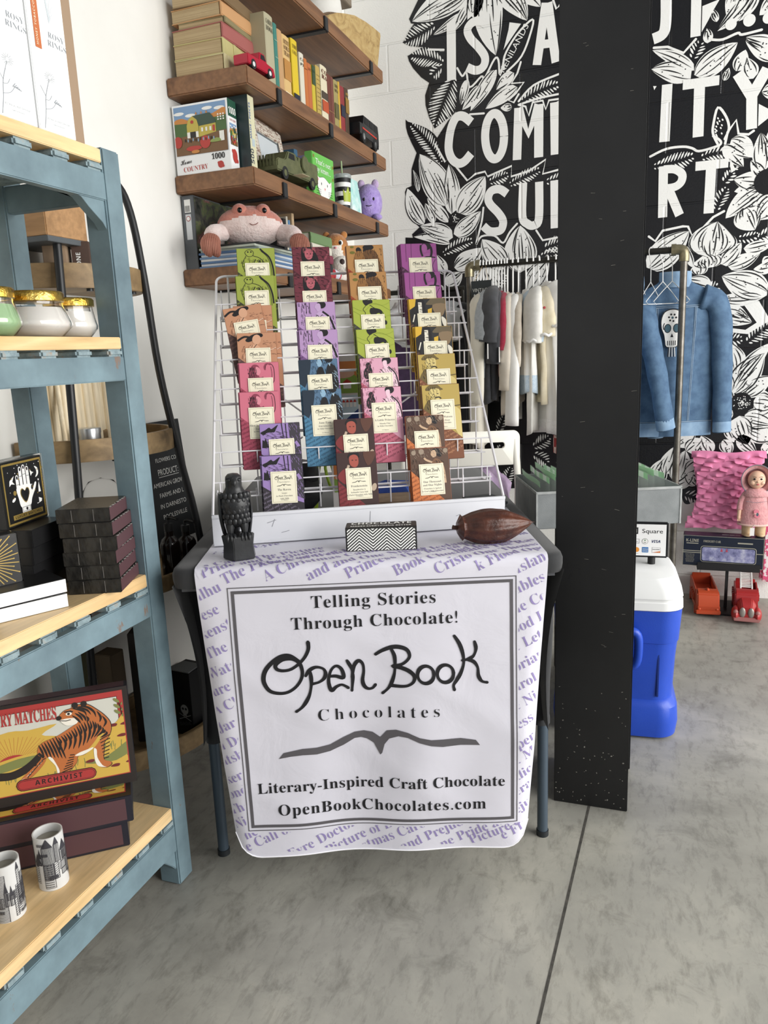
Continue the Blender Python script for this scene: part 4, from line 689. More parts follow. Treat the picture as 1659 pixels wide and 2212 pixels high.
pw = thing('printed_paper', 'white paper with purple writing lying at the right behind the rack', 'paper', tab(.66, .36, CT+.0016), TH+R(10)); MB().box((0, 0, .001), (.13, .1, .002)).obj('sheet', PAPER, pw)
a = Art(); [a.text(t, 0, .03-i*.021, .016, PURP, 1, 'serif', off=-.01, rot=R(14)) for i, t in enumerate(('Prejudice', 'The Picture', 'Ireland'))]; a.obj('writing', pw, M.Translation((0, 0, .0021)))
Bx('felt_pouch', 'grey felt pouch at the back right corner of the table', 'pouch', tab(.70, .49, zt), (.1, .1, .022), SLATE, TH+.3, None, .008)
# tall card with four bright little town pictures
tp = thing('picture_card', 'tall white card with four bright town pictures behind the rack', 'card', tab(.345, .485, zt), RH); MB().box((0, 0, .205), (.082, .004, .41)).obj('card_board', PAPER, tp, .001)
CC = {k: mat('town_'+k, v, .5) for k, v in dict(o='#dd8a4a', g='#8fb14e', r='#c23b32', b='#4f9dbb', n='#27407a', y='#ead9a0', s='#c9dfe8', p='#e7b9a0').items()}; a = Art()
for i in range(4):
    y0 = .395-.085*(i+1)-.0; x0, x1, y1 = -.036, .036, y0+.08; a.rect(x0, y0, x1, y1, CC['osbg'[i]] if i != 3 else CC['o'], 1)
    if i == 0: a.poly(spline([(x0, y0), (x0, y0+.03), (0, y0+.05), (x1, y0+.04), (x1, y0)], 4), CC['g'], 2); a.disc(0, y0+.05, .03, CC['p'], 2, .012); a.rect(.0, y0+.012, .02, y0+.026, WHITE, 3); a.poly([(-.003, y0+.026), (.01, y0+.036), (.023, y0+.026)], CC['r'], 3); a.disc(-.015, y0+.055, .007, CC['g'], 3)
    if i == 1:
        for k in range(7): xx = -.033+k*.0095; a.rect(xx, y0+.05, xx+.007, y0+.062, WHITE, 2); a.poly([(xx-.001, y0+.062), (xx+.0035, y0+.07), (xx+.008, y0+.062)], CC['r'], 2)
        a.poly([(x0, y0), (x0, y0+.04), (-.01, y0+.045), (.0, y0)], CC['g'], 2); a.poly([(-.02, y0), (.036, y0+.045), (.036, y0+.01), (.005, y0)], CC['n'], 3)
    if i == 2: a.rect(x0, y0, x1, y0+.035, CC['r'], 2); [a.rect(-.03+k*.012, y0+.014, -.022+k*.012, y0+.026, WHITE, 3) for k in range(6)]; a.rect(-.02, y0+.04, .03, y0+.07, CC['s'], 2); a.poly([(-.024, y0+.07), (.005, y0+.08), (.034, y0+.07)], CC['n'], 3)
    if i == 3: a.rect(x0, y0, x1, y0+.035, CC['g'], 2); a.poly([(-.022, y0), (-.026, y0+.028), (.0, y0+.04), (.026, y0+.028), (.022, y0)], CC['n'], 3); a.disc(0, y0+.052, .0115, CC['p'], 4, .014); a.disc(0, y0+.066, .014, CC['n'], 5, .006); a.rect(-.003, y0+.01, .003, y0+.036, CC['r'], 4); a.disc(-.027, y0+.04, .006, CC['p'], 4)
a.obj('pictures', tp, NY((0, -.0024, 0)))

# ================================================================== weathered blue shelf unit on the left
BLUE = mat('worn_blue_paint', '#748b94', .5); n = N(BLUE); v = n.co(); c = n.ramp(n.noise(v, 7, 5, .6), [(.3, '#5b6e77'), (.5, '#6d828a'), (.7, '#7c949d')]); wr = n.noise(n.co((1, 1, .4)), 22, 6, .65); c = n.mix(c, '#7a6a60', n.ramp(wr, [(.66, '#000000'), (.69, '#ffffff')])); n.color(c); n.bump(wr, .25, .0015)
BLUEG = mat('worn_slat_paint', '#7d8c90', .65); n = N(BLUEG); c = n.ramp(n.noise(n.co(), 30, 6, .7), [(.35, '#65767c'), (.55, '#8b9da2'), (.68, '#9a8a78')]); n.color(c)
PINE = wood('pine_board', '#e3bd84', '#efcf9c', '#d6a768', 1, .45, 10)
UX, UY = -.97, 1.295; un = thing('display_shelf_unit', 'weathered blue painted slatted shelf unit with pine boards at the left', 'shelf unit', (-1.115, .62, 0))
U = lambda mb: mb                                # built in room coordinates, shifted to the unit's base
UT = M.Translation((1.115, -.62, 0)); Y0 = -.05
for nm, x0, y0 in (('post', UX-.052, UY-.05), ('post', -1.262, UY-.05), ('post', UX-.052, Y0), ('post', -1.262, Y0)): MB().box2((x0, y0, 0), (x0+.052, y0+.05, 1.54), 0, UT).obj('post', BLUE, un, .003)
BOARDS = [(1.512, 1.536), (1.178, 1.200), (.700, .726), (.165, .193)]
RAILS = [(1.447, 1.497), (1.118, 1.164), (.634, .684), (.085, .148)]
for (b0, b1), (r0, r1) in zip(BOARDS, RAILS):
    MB().box2((-1.262, Y0+.0, b0), (UX-.001, UY-.051, b1), 0, UT).obj('shelf_board', PINE, un, .0015)
    for x0 in (UX-.022, -1.26): MB().box2((x0, Y0+.04, r0), (x0+.02, UY-.045, r1), 0, UT).obj('rail', BLUE, un, .002)
    MB().box2((-1.24, UY-.045, r0), (UX-.03, UY-.025, r1), 0, UT).obj('end_rail', BLUE, un, .002)
    for k in range(15): yc = 1.228-.0855*k; MB().box2((-1.255, yc-.021, r1), (UX-.002, yc+.021, b0), 0, UT).obj('slat', BLUEG, un, .004)
def gus(pts, x0=UX-.026, x1=UX-.006):
    q = [(PX(a_, b_, UX-.006).y, PX(a_, b_, UX-.006).z) for a_, b_ in pts]; mb = MB(); mb.prism(q, 0, x1-x0, 0, UT @ M(((0, 0, 1, x0), (1, 0, 0, 0), (0, 1, 0, 0), (0, 0, 0, 1)))); mb.obj('corner_bracket', BLUE, un, .0015)
gus([(130, 404), (150, 408), (175, 424), (192, 446), (206, 462), (222, 480), (236, 505), (243, 520), (247, 512), (236, 431)]); gus([(308, 1888), (330, 1872), (338, 1868), (348, 1874), (356, 1866), (372, 1872), (385, 1880), (382, 1830), (345, 1852)])
for k in range(6): pass

# ---- top board: diffuser boxes
CARD = mat('glossy_white_card', '#f4f5f5', .3); KB = mat('kraft_board', '#98816a', .7); GREYI = mat('print_soft_grey', '#8a8f94', .6); ORNG = mat('print_rust', '#b8683c', .6)
def rosy(y0, y1, h, label, tag):
    t = thing('diffuser_carton', label, 'box', (-1.02, (y0+y1)/2, 1.5365), 0, 'diffuser boxes on the top board'); wd = y1-y0; MB().box((0, 0, h/2), (.09, wd, h)).obj('carton', CARD, t, .0015)
    a = Art(); k = wd/.085
    for i, s in enumerate(('ROSY', 'RINGS')): a.text(s, .062*k-.0, .152-.013*i, .0135, GREYI, 1, 'serif', 'c', 0, -.012, 1.05)
    a.text('BOTANICAL REED DIFFUSER', .045*k, .020, .0042, GREYI, 1, 'sans', 'c', 0, 0, 1.3, width=.052); a.text('fragrant & decorative', .045*k, .0135, .003, GREYI, 1, 'sans', width=.026)
    st = [(.012, .004), (.018, .03), (.022, .055), (.03, .075)]; a.stroke(spline(st, 5), .0011, GREYI, 1)
    for b in (((.02, .05), (.03, .052), (.036, .06)), ((.022, .056), (.012, .07)), ((.018, .035), (.034, .04), (.044, .05)), ((.026, .066), (.034, .085))): a.stroke(spline(b, 5), .0008, GREYI, 1)
    for q in range(14): an_ = q*2*PI/14; a.stroke([(.036+.003*math.cos(an_), .088+.003*math.sin(an_)), (.036+.012*math.cos(an_), .088+.009*math.sin(an_))], .001, GREYI, 1, taper=True)
    for q in range(5): a.stroke([(.04+q*.002, .05), (.046+q*.003, .056-q*.002)], .0012, GREYI, 1)
    for q in range(9): an_ = .6+q*.3; a.stroke(spline([(.05, .175), (.05+.01*math.cos(an_), .19+.006*q), (.05+.022*math.cos(an_), .195+.01*q)], 4), .0007, mat('print_pale', '#c4ccd0', .6), 1)
    if tag: a.rect(.012, .128, .026, .33, ORNG, 1); a.text('HONEY TOBACCO', .0195, .165, .0062, CREAM, 2, 'sans', 'c', R(90), 0, 1.3)
    a.clip([(1, 0, 0), (-1, 0, wd), (0, 1, 0), (0, -1, h)]); a.obj('front_print', t, PXF((.0452, -wd/2, 0)))
rosy(1.012, 1.098, .40, 'white diffuser box further left on the top pine board', False); rosy(1.102, 1.188, .40, 'white diffuser box with a rust coloured tag on the top board', True)
Bx('kraft_carton', 'plain brown kraft box standing at the right end of the top board', 'box', (-1.03, 1.203, 1.5365), (.1, .026, .42), KB, 0, None, .001)

# ---- second board: candle jars
GOLD = noisy('hammered_gold', '#c19a3d', '#e6c770', 40, .22, .8, metal=1, nscale=70, dist=.004); GLASS = mat('clear_glass', '#ffffff', .03, 0, 1, 1.45)
def jar(name, label, x, y, r, h, lidr, lidh, wax):
    t = thing(name, label, 'candle', (x, y, 1.2005), .3, 'candle jars on the blue unit'); hb = h-lidh
    gp = [(r*.62, 0), (r*.72, .002), (r*.98, hb*.30), (r, hb*.40), (r*.97, hb*.5), (lidr*.97, hb-.006), (lidr*.97, hb+.002)]
    MB().lathe(gp+[(q*.955, z) for q, z in gp[::-1] if z > .001]+[(r*.5, .004)], 28).obj('glass_jar', GLASS, t, ang=50)
    MB().lathe([(r*.55, .0045), (r*.70, .006), (r*.935, hb*.30), (r*.95, hb*.40), (r*.9, hb*.56), (lidr*.9, hb*.84), (0.001, hb*.84)], 28).obj('wax', wax, t, ang=50)
    MB().lathe([(lidr, hb), (lidr+.0015, hb+.001), (lidr+.0015, h-.003), (lidr-.001, h), (.001, h)], 30).obj('lid', GOLD, t, ang=50)
WAXW = mat('white_wax', '#f1ede6', .4); WAXG = mat('green_wax', '#a9cc9a', .4)
jar('candle_jar', 'large white candle jar with gold lid on the second pine board', -1.045, 1.108, .0635, .079, .052, .0175, WAXW); jar('candle_jar', 'smaller white candle jar with gold lid nearest the blue corner post', -1.058, 1.214, .0485, .074, .044, .0155, WAXW); jar('candle_jar', 'green candle jar with gold lid at the far left of the board', -1.035, .997, .052, .079, .043, .017, WAXG)

# ---- third board: match boxes
GLOSSB = mat('shrink_black', '#17171a', .22); MARN = mat('striker_maroon', '#553a3e', .45); FILM = noisy('crinkled_film', '#1b1a19', '#34322e', 55, .2, .6, (1, 1, .5)); BOXB = mat('match_black', '#1b1b1c', .35); GOLDP = mat('print_gold', '#a98f4b', .4, .4); LIGHTB = mat('match_white_side', '#f3f2ef', .4)
names = ['lowest', 'second', 'third', 'fourth', 'fifth', 'topmost']
for k in range(6):
    off = (.0, -.005, -.006, -.003, -.011, -.022)[k]; t = thing('match_carton', f'shrink wrapped black match carton with maroon end, {names[k]} of its stack of six', 'matchbox', (-1.01+off*.6, 1.168-off*.2, .7265+.0272*k), R(22)+(.0, .02, -.02, .03, -.01, .02)[k], 'shrink wrapped match cartons')
    mb = MB(); mb.box((0, 0, .0134), (.098, .125, .0268)); mb.obj('carton', FILM, t, .001)
    a = Art(); a.rect(-.06, .0015, .06, .0252, MARN, 1); a.obj('maroon_end', t, PXF((.0491, 0, 0)))
    fm = MB(); 
    for s in (-1, 1): fm.box((s*.02, -.0628, .0134), (.0007, .0006, .022))
    for q in range(7): fm.box((.049-.0006, -.05+q*.0165, .0262), (.0022, .009, .0016), rz=random.uniform(-.4, .4))
    fm.obj('film_fold', mat('film_white', '#7d7a76', .25), t)
for k in range(4): Bx('black_match_box', f'plain black matchbox behind the sunburst box, {["lowest","second","third","topmost"][k]} of four', 'matchbox', (-1.135+.004*k, 1.10, .7265+.0335*k), (.1, .12, .033), BOXB, R(12), 'plain black matchboxes', .001)
# box with a palmistry hand on the black stack
hb = thing('hand_match_box', 'black matchbox with a white hand and heart standing in a clear case', 'matchbox', (-1.13, 1.105, .7265+.1342), R(10)); MB().box((0, 0, .061), (.02, .125, .122)).obj('carton', BOXB, hb, .001)
a = Art(); a.frame(.004, .004, .121, .118, .0035, GOLDP, 1)
for q in range(22): a.disc(.008+q*.005, .1165, .0022, GOLDP, 1, n=8); a.disc(.008+q*.005, .0055, .0022, GOLDP, 1, n=8)
for q in range(20): a.disc(.1195, .008+q*.0055, .0022, GOLDP, 1, n=8)
hc = .062; a.poly(spline([(hc-.021, .072), (hc-.02, .05), (hc-.014, .032), (hc+.012, .032), (hc+.02, .045), (hc+.034, .062), (hc+.038, .072), (hc+.033, .072), (hc+.024, .06), (hc+.02, .064), (hc+.019, .072)], 4, True), WHITE, 1)
for x, y1 in ((-.018, .090), (-.007, .1045), (.004, .107), (.0145, .103)): a.stroke([(hc+x, .066), (hc+x, y1)], .0085, WHITE, 1, cap=True); a.disc(hc+x, y1-.001, .0024, BOXB, 2, .0034); a.stroke([(hc+x-.004, y1-.014), (hc+x+.004, y1-.014)], .0008, BOXB, 2)
a.poly(spline([(hc, .039), (hc-.013, .054), (hc-.0125, .065), (hc-.006, .0675), (hc, .0625), (hc+.006, .0675), (hc+.0125, .065), (hc+.013, .054)], 3, True), GOLDP, 2); a.poly([(x*.86+hc*.14, y*.86+.055*.14) for x, y in spline([(hc, .039), (hc-.013, .054), (hc-.0125, .065), (hc-.006, .0675), (hc, .0625), (hc+.006, .0675), (hc+.0125, .065), (hc+.013, .054)], 3, True)], BOXB, 3)
a.rect(hc-.014, .022, hc+.012, .034, WHITE, 2); a.disc(hc, .028, .003, BOXB, 3); a.frame(hc-.0125, .0235, hc+.0105, .0325, .0008, BOXB, 3)
mo_ = spline([(.1, .082), (.107, .088), (.107, .097), (.1, .103)], 4); a.stroke(mo_, [.001+.005*math.sin(PI*i/(len(mo_)-1)) for i in range(len(mo_))], WHITE, 1); a.poly([(.084, .1), (.09, .094), (.096, .092), (.09, .09), (.086, .086)], WHITE, 1); a.poly([(.104, .052), (.111, .052), (.1095, .064), (.108, .072), (.1055, .064)], WHITE, 1); a.disc(.1075, .076, .002, WHITE, 1); a.poly([(.095, .032), (.102, .032), (.102, .042), (.112, .038), (.11, .033), (.096, .03)], WHITE, 1)
a.poly([(.028, .09), (.036, .094), (.03, .084), (.036, .078), (.026, .08), (.02, .076), (.022, .086)], WHITE, 1); a.disc(.028, .05, .006, WHITE, 1, .003, rot=.5); a.disc(.033, .062, .0045, GOLDP, 1)
for x, y in ((.02, .102), (.04, .108), (.05, .112), (.078, .11), (.115, .11), (.1, .108), (.08, .078), (.086, .07), (.093, .063), (.02, .065), (.04, .098)): a.disc(x, y, .0011, WHITE, 1, n=8); a.disc(x+.008, y-.012, .0016, GOLDP, 1, n=6)
a.rect(.02, .0125, .11, .0215, GOLDP, 1); a.text('LUXURY MATCHES', .065, .0145, .0075, BOXB, 2, 'bold', 'c', width=.08); a.obj('front_print', hb, PXF((.0102, -.0625, 0)))
CLEAR = mat('clear_acetate', '#ffffff', .02, 0, 1, 1.12); MB().box((0, 0, .0625), (.0235, .129, .1255)).obj('clear_case', CLEAR, hb, .0008)
# two white sided boxes and the sunburst box on top of them
for k in range(2):
    t = thing('white_match_box', ['lower', 'upper'][k]+' of two long matchboxes with a white side at the board edge', 'matchbox', (-1.056-.004*k, 1.008+.004*k, .7265+.0252*k), R(-28)+.03*k, 'white sided matchboxes'); MB().box((0, 0, .0124), (.1, .118, .0248)).obj('carton', BOXB, t, .0012)
    a = Art(); a.rect(-.0585, .0006, .0585, .0242, LIGHTB, 1); a.obj('white_side', t, PXF((.0502, 0, 0)))
sb = thing('sunburst_match_box', 'black matchbox with a gold sunburst standing on the white sided boxes', 'matchbox', (-1.085, .975, .7265+.0506), R(-20)); MB().box((0, 0, .044), (.026, .09, .088)).obj('carton', BOXB, sb, .001)
a = Art()
for q in range(44): an_ = q*2*PI/44; l = .062 if q % 2 else .05; a.stroke([(.03+.012*math.cos(an_), .044+.012*math.sin(an_)), (.03+l*math.cos(an_), .044+l*math.sin(an_))], .0016, GOLDP, 1); a.disc(.03+l*math.cos(an_), .044+l*math.sin(an_), .0013, GOLDP, 1, n=8)
a.disc(.03, .044, .01, GOLDP, 1); a.clip([(1, 0, -.002), (-1, 0, .088), (0, 1, -.002), (0, -1, .086)]); a.obj('front_print', sb, PXF((.0132, -.045, 0))); MB().box((0, 0, .0445), (.029, .093, .0905)).obj('clear_case', CLEAR, sb, .0008)

# ---- lowest board: tiger matchboxes and skyline canisters
TG = {k: mat('tiger_'+k, v, .4) for k, v in dict(red='#a83a37', sky='#c9c8bd', y='#c9a64b', o='#b56a3a', g='#7b7f4a', k='#2a2320', w='#e8e2d4', d='#6e2c2c', b='#c8b26a').items()}
def tiger(a, w_, h_):
    q_ = lambda p: ((p[0]*.961-.026)*w_, (p[1]*.825-.089)*h_); X = lambda *p: [q_(k) for k in p]; z0, z1, x0, x1 = .10*h_, .965*h_, .012, w_-.010; m = .011
    a.rect(0, 0, w_, h_, TG['k'], 0); a.rect(x0, z0, x1, z1, TG['red'], 1); b = Art(); b.rect(x0+m, z0+m, x1-m, z1-m, TG['k'], 2); b.rect(x0+m+.001, z0+m+.001, x1-m-.001, z1-m-.001, TG['sky'], 2)
    b.poly(spline(X((-.1, .86), (.1, .93), (.3, 1.0), (.42, .98), (.6, 1.0), (.5, .9), (.62, .84), (.9, .7), (1.2, .6), (-.1, .5)), 3, True), TG['y'], 3)
    sx, sz = q_((.315, .60)); rr = .10*w_
    for k in range(34): t = PI*k/33; b.stroke([(sx+rr*math.cos(t), sz+rr*.55*math.sin(t)), (sx+rr*2.9*math.cos(t), sz+rr*1.75*math.sin(t))], .0011, TG['o'], 3.5, taper=True)
    b.disc(sx, sz, rr, TG['red'], 4, rr*.62); b.poly(spline(X((-.1, .62), (.1, .62), (.326, .687), (.5, .69), (.62, .60), (.8, .62), (.9, .8), (.98, .9), (1.05, 1.03), (1.2, 1.1), (1.2, .2), (-.1, .2)), 3, True), TG['y'], 5); b.poly(spline(X((-.1, .60), (.15, .60), (.34, .66), (.5, .66), (.42, .58), (.2, .52), (-.1, .48)), 3, True), TG['g'], 6); b.poly(spline(X((.75, .45), (.9, .5), (1.06, .66), (1.1, .58), (.95, .42)), 3, True), TG['g'], 6)
    for x, y in ((.78, .47), (.94, .36), (1.0, .72), (.95, .86), (1.03, .86), (.98, .50), (.6, .30), (.42, .35), (.3, .47), (1.04, .38), (1.06, .96)): b.poly(spline(X((x-.03, y), (x, y+.02), (x+.03, y+.012), (x+.02, y-.018), (x-.02, y-.014)), 3, True), TG['d'], 6)
    for k in range(34): x, y = random.choice(((.3, .40), (.5, .33), (.72, .42), (.95, .58), (1.0, .46), (.62, .36))); x += random.uniform(-.07, .07); y += random.uniform(-.03, .03); b.stroke([q_((x, y)), q_((x+random.uniform(-.012, .012), y+.075))], .0022, TG['g'], 6.5, taper=True)
    tl = spline(X((.50, .68), (.431, .576), (.363, .507), (.289, .472), (.219, .483)), 6); b.stroke(tl, .0155, TG['k'], 7); b.stroke(tl, .0135, TG['o'], 7.3)
    for k in range(2, len(tl)-1, 4): (xa, ya), (xb, yb) = tl[k], tl[k+1]; d = math.hypot(xb-xa, yb-ya); b.stroke([(xa-(yb-ya)/d*.007, ya+(xb-xa)/d*.007), (xa+(yb-ya)/d*.007, ya-(xb-xa)/d*.007)], .0048, TG['k'], 9)
    BD = [(.614, 1.055), (.627, 1.103), (.66, 1.143), (.698, 1.155), (.713, 1.198), (.733, 1.196), (.754, 1.182), (.779, 1.189), (.818, 1.155), (.857, 1.093), (.902, 1.009), (.935, .912), (.937, .812), (.915, .73), (.882, .66), (.876, .564), (.87, .46), (.91, .42), (.915, .385), (.881, .357), (.832, .387), (.813, .473), (.812, .62), (.785, .597), (.741, .562), (.708, .558), (.695, .485), (.649, .405), (.596, .352), (.568, .363), (.581, .431), (.565, .51), (.538, .6), (.518, .616), (.494, .545), (.422, .428), (.351, .376), (.34, .396), (.376, .462), (.437, .542), (.482, .621), (.461, .669), (.473, .761), (.51, .811), (.576, .838), (.645, .891), (.697, .937), (.723, .96), (.674, .961), (.643, .988), (.622, 1.025)]
    bd = spline(X(*BD), 3, True); cx_ = sum(p[0] for p in bd)/len(bd); cz_ = sum(p[1] for p in bd)/len(bd); b.poly([(cx_+(x-cx_)*1.012+.0005, cz_+(y-cz_)*1.014) for x, y in bd], TG['k'], 8); b.poly(bd, TG['o'], 8.4)
    P_ = lambda c, *p: b.poly(spline(X(*p), 3, True), TG[c], 8.8)
    P_('y', (.70, .575), (.761, .606), (.815, .684), (.874, .81), (.895, .84), (.888, .772), (.849, .688), (.812, .62), (.759, .575)); P_('w', (.69, .57), (.741, .565), (.80, .61), (.81, .635), (.77, .62), (.72, .60)); P_('w', (.813, .612), (.831, .597), (.83, .499), (.857, .391), (.881, .362), (.832, .387), (.813, .465)); P_('w', (.523, .606), (.546, .605), (.572, .499), (.584, .422), (.572, .362), (.568, .428), (.56, .503)); P_('w', (.614, 1.05), (.629, 1.038), (.671, 1.043), (.735, 1.021), (.723, .96), (.673, .954), (.643, .98)); P_('w', (.34, .40), (.39, .44), (.47, .55), (.49, .6), (.45, .53), (.37, .42))
    top = spline(X((.584, .824), (.618, .844), (.652, .865), (.686, .893), (.722, .929), (.752, .955), (.79, .972), (.825, .961), (.856, .918), (.885, .86), (.905, .80)), 4); bot = spline(X((.59, .647), (.625, .654), (.656, .661), (.685, .659), (.718, .655), (.748, .676), (.774, .699), (.802, .738), (.824, .754), (.841, .757), (.862, .736)), 4)
    for k in range(0, len(top), 4):
        (xa, ya), (xb, yb) = top[k], bot[min(k, len(bot)-1)]; mx, my = (xa+xb)/2+.006, (ya+yb)/2; b.stroke(spline([(xa, ya), (mx, my), (xb, yb)], 5), .0048, TG['k'], 9.2, taper=True)
        if k+2 < len(top): (xa, ya), (xb, yb) = top[k+2], bot[min(k+2, len(bot)-1)]; b.stroke(spline([(xa, ya), ((xa*2+xb)/3+.004, (ya*2+yb)/3), ((xa+xb)/2, (ya+yb)/2)], 4), .0036, TG['k'], 9.2, taper=True)
    for p in (((.70, 1.158), (.735, 1.134), (.76, 1.116), (.785, 1.08), (.79, 1.03)), ((.72, 1.16), (.76, 1.14), (.80, 1.10), (.82, 1.04)), ((.74, 1.165), (.80, 1.14), (.84, 1.07), (.85, 1.0)), ((.70, 1.07), (.723, 1.03), (.74, .99), (.75, .955)), ((.72, 1.09), (.75, 1.04), (.765, .98)), ((.74, 1.1), (.775, 1.03), (.785, .97)), ((.79, 1.03), (.80, .99), (.79, .955)), ((.86, 1.07), (.88, .99), (.87, .93)), ((.89, 1.0), (.91, .92), (.89, .86)), ((.66, 1.13), (.69, 1.11), (.71, 1.12))): b.stroke(spline(X(*p), 4), .0045, TG['k'], 9.4, taper=True)
    for k in range(7): b.stroke(spline(X((.474+.018*k, .78+.012*k), (.49+.02*k, .70), (.50+.022*k, .62-.01*k)), 4), .0042, TG['k'], 9.2, taper=True); b.stroke(X((.87-.002*k, .47+.04*k), (.905+.004*k, .48+.046*k)), .0034, TG['k'], 9.2, taper=True); b.stroke(X((.60+.01*k, .40+.032*k), (.665+.004*k, .43+.026*k)), .0034, TG['k'], 9.2, taper=True); b.stroke(X((.385+.016*k, .41+.03*k), (.40+.018*k, .455+.026*k)), .003, TG['k'], 9.2, taper=True)
    b.disc(*q_((.682, 1.095)), .0058, TG['w'], 9.4, .0034); b.disc(*q_((.680, 1.095)), .0026, TG['k'], 9.8); b.disc(*q_((.617, 1.062)), .0052, TG['k'], 9.6, .0046); b.stroke(X((.622, 1.03), (.66, 1.015), (.69, 1.02)), .0015, TG['k'], 9.6); [b.disc(*q_((x, 1.185)), .006, TG['k'], 9.6) for x in (.725, .782)]; b.stroke(X((.655, 1.125), (.70, 1.125)), .0024, TG['k'], 9.6)
    b.stroke(spline(X((1.02, .955), (1.015, 1.05), (1.0, 1.165)), 4), .0016, TG['k'], 8); [b.disc(*q_((1.013+.022*(-1)**k, .98+.036*k)), .007, TG['g'], 8, .003, rot=(-1)**k*.7) for k in range(6)]
    b.text('LUXURY MATCHES', *q_((.36, 1.072)), .036, TG['red'], 8, 'serif', 'c', R(-1.5), .012, .98, width=.47*w_)
    ab = X((.35, .335), (.775, .325)); b.stroke(ab, .0235, TG['k'], 11, cap=True); b.stroke(ab, .0205, TG['red'], 12, cap=True); b.stroke(ab, .017, TG['k'], 13, cap=True); b.stroke(ab, .0155, TG['red'], 14, cap=True); b.text('ARCHIVIST', *q_((.575, .305)), .0135, TG['k'], 15, 'bold', 'c', R(-1), 0, 1.3)
    b.clip([(1, 0, -x0-.002), (-1, 0, x1-.002), (0, 1, -z0-.002), (0, -1, z1-.002)]); a.merge(b)
TYAW = R(38.5)
def tbox(label, c, w_, d_, h_, art, tilt=0):
    t = thing('tiger_match_box', label, 'matchbox', c, 0, 'large tiger matchboxes'); t.rotation_euler = (M.Rotation(TYAW, 4, 'Z') @ M.Rotation(tilt, 4, 'X')).to_euler(); MB().box((0, d_/2, h_/2), (w_, d_, h_)).obj('carton', mat('match_navy', '#26252e', .3), t, .0015)
    if art == 'top': a = Art(); tiger(a, w_, d_); a.obj('tiger_print', t, face((-w_/2, 0, h_+.0003), (1, 0, 0), (0, 1, 0)), step=.00016)
    if art == 'front': a = Art(); tiger(a, w_, h_); a.obj('tiger_print', t, NY((-w_/2, -.0003, 0)), step=.00016); a = Art(); a.rect(-w_/2+.006, .004, w_/2-.006, d_-.004, MARN, 1); a.obj('striker', t, face((0, 0, h_), (1, 0, 0), (0, 1, 0)))
    if art != 'front': a = Art(); a.rect(-w_/2+.006, .006, w_/2-.012, h_-.006, MARN, 1); a.obj('striker', t, NY((0, -.0003, 0)))
    return t
e1 = V((math.cos(TYAW), math.sin(TYAW), 0)); e2 = V((-e1.y, e1.x, 0)); c0 = V((-.972, 1.112, .1936)); WT = .30
tbox('dark red sided matchbox at the bottom of the tiger stack', c0-e1*WT/2, WT-.01, .13, .056, ''); tbox('tiger matchbox lying flat in the middle of its stack', c0-e1*(WT/2-.008)+V((0, 0, .0564))-e2*.006, WT, .14, .058, 'top'); tbox('tiger matchbox standing upright on top of its stack', c0-e1*(WT/2-.018)+e2*.042+V((0, 0, .1150)), .306, .05, .20, 'front', R(-9))
SKY = mat('skyline_white', '#cfcfcd', .6); LINEI = mat('skyline_ink', '#3a3a40', .6)
def canister(x, y, label, r=.0265, h=.108):
    t = thing('candle_canister', label, 'candle', (x, y, .1935), 0, 'skyline candles on the lowest board'); MB().lathe([(r, 0), (r, h), (r-.0022, h), (r-.0024, h-.02), (.001, h-.02)], 36).obj('paper_tube', SKY, t, ang=50)
    random.seed(int(x*9999)); a = Art(); cw = 2*PI*r; x_ = 0
    while x_ < cw*2.6:
        w_ = random.uniform(.006, .02); top = random.uniform(.35, .97)*h; bot = random.uniform(0, .55)*h; st = random.choice('vhhggdv')
        for q in range(int((top-bot)/.0022)):
            yy = bot+q*.0022
            if st == 'h': a.stroke([(x_, yy), (x_+w_, yy)], .0007, LINEI, 1)
            elif st == 'g' and q % 2: a.stroke([(x_, yy), (x_+w_, yy+.004)], .0008, LINEI, 1)
            elif st == 'd' and q % 2: [a.rect(x_+k*.0024, yy, x_+k*.0024+.0013, yy+.0024, LINEI, 1) for k in range(int(w_/.0024))]
        if st == 'v': [a.stroke([(x_+k*.0017, bot), (x_+k*.0017, top)], .0007, LINEI, 1) for k in range(int(w_/.0017))]
        a.frame(x_, bot, x_+w_, top, .0008, LINEI, 1)
        if random.random() < .4: a.poly([(x_, top), (x_+w_/2, min(h, top+.02)), (x_+w_, top)], LINEI, 1)
        x_ += w_+random.uniform(0, .002)
    for q in range(9): yy = random.uniform(.05, .9)*h; xx = random.uniform(0, cw); [a.stroke([(xx+k*.0016, yy), (xx+k*.0016, yy+.006)], .0009, LINEI, 2) for k in range(10)]
    a.clip([(0, 1, -.001), (0, -1, h-.001)]); a.fine(.008); a.obj('skyline_print', t, fn=lambda u, z, l: ((r+.0003+l)*math.cos(u/r), (r+.0003+l)*math.sin(u/r), z))
    mb = MB(); mb.lathe([(r-.003, h-.016), (.006, h-.0155), (.001, h-.0155)], 20); mb.obj('wax', mat('grey_wax', '#8d897e', .6), t)
canister(-1.046, .975, 'skyline patterned candle canister closer to the tiger boxes'); canister(-1.062, .885, 'skyline patterned candle canister at the far left of the lowest board')
random.seed(11)
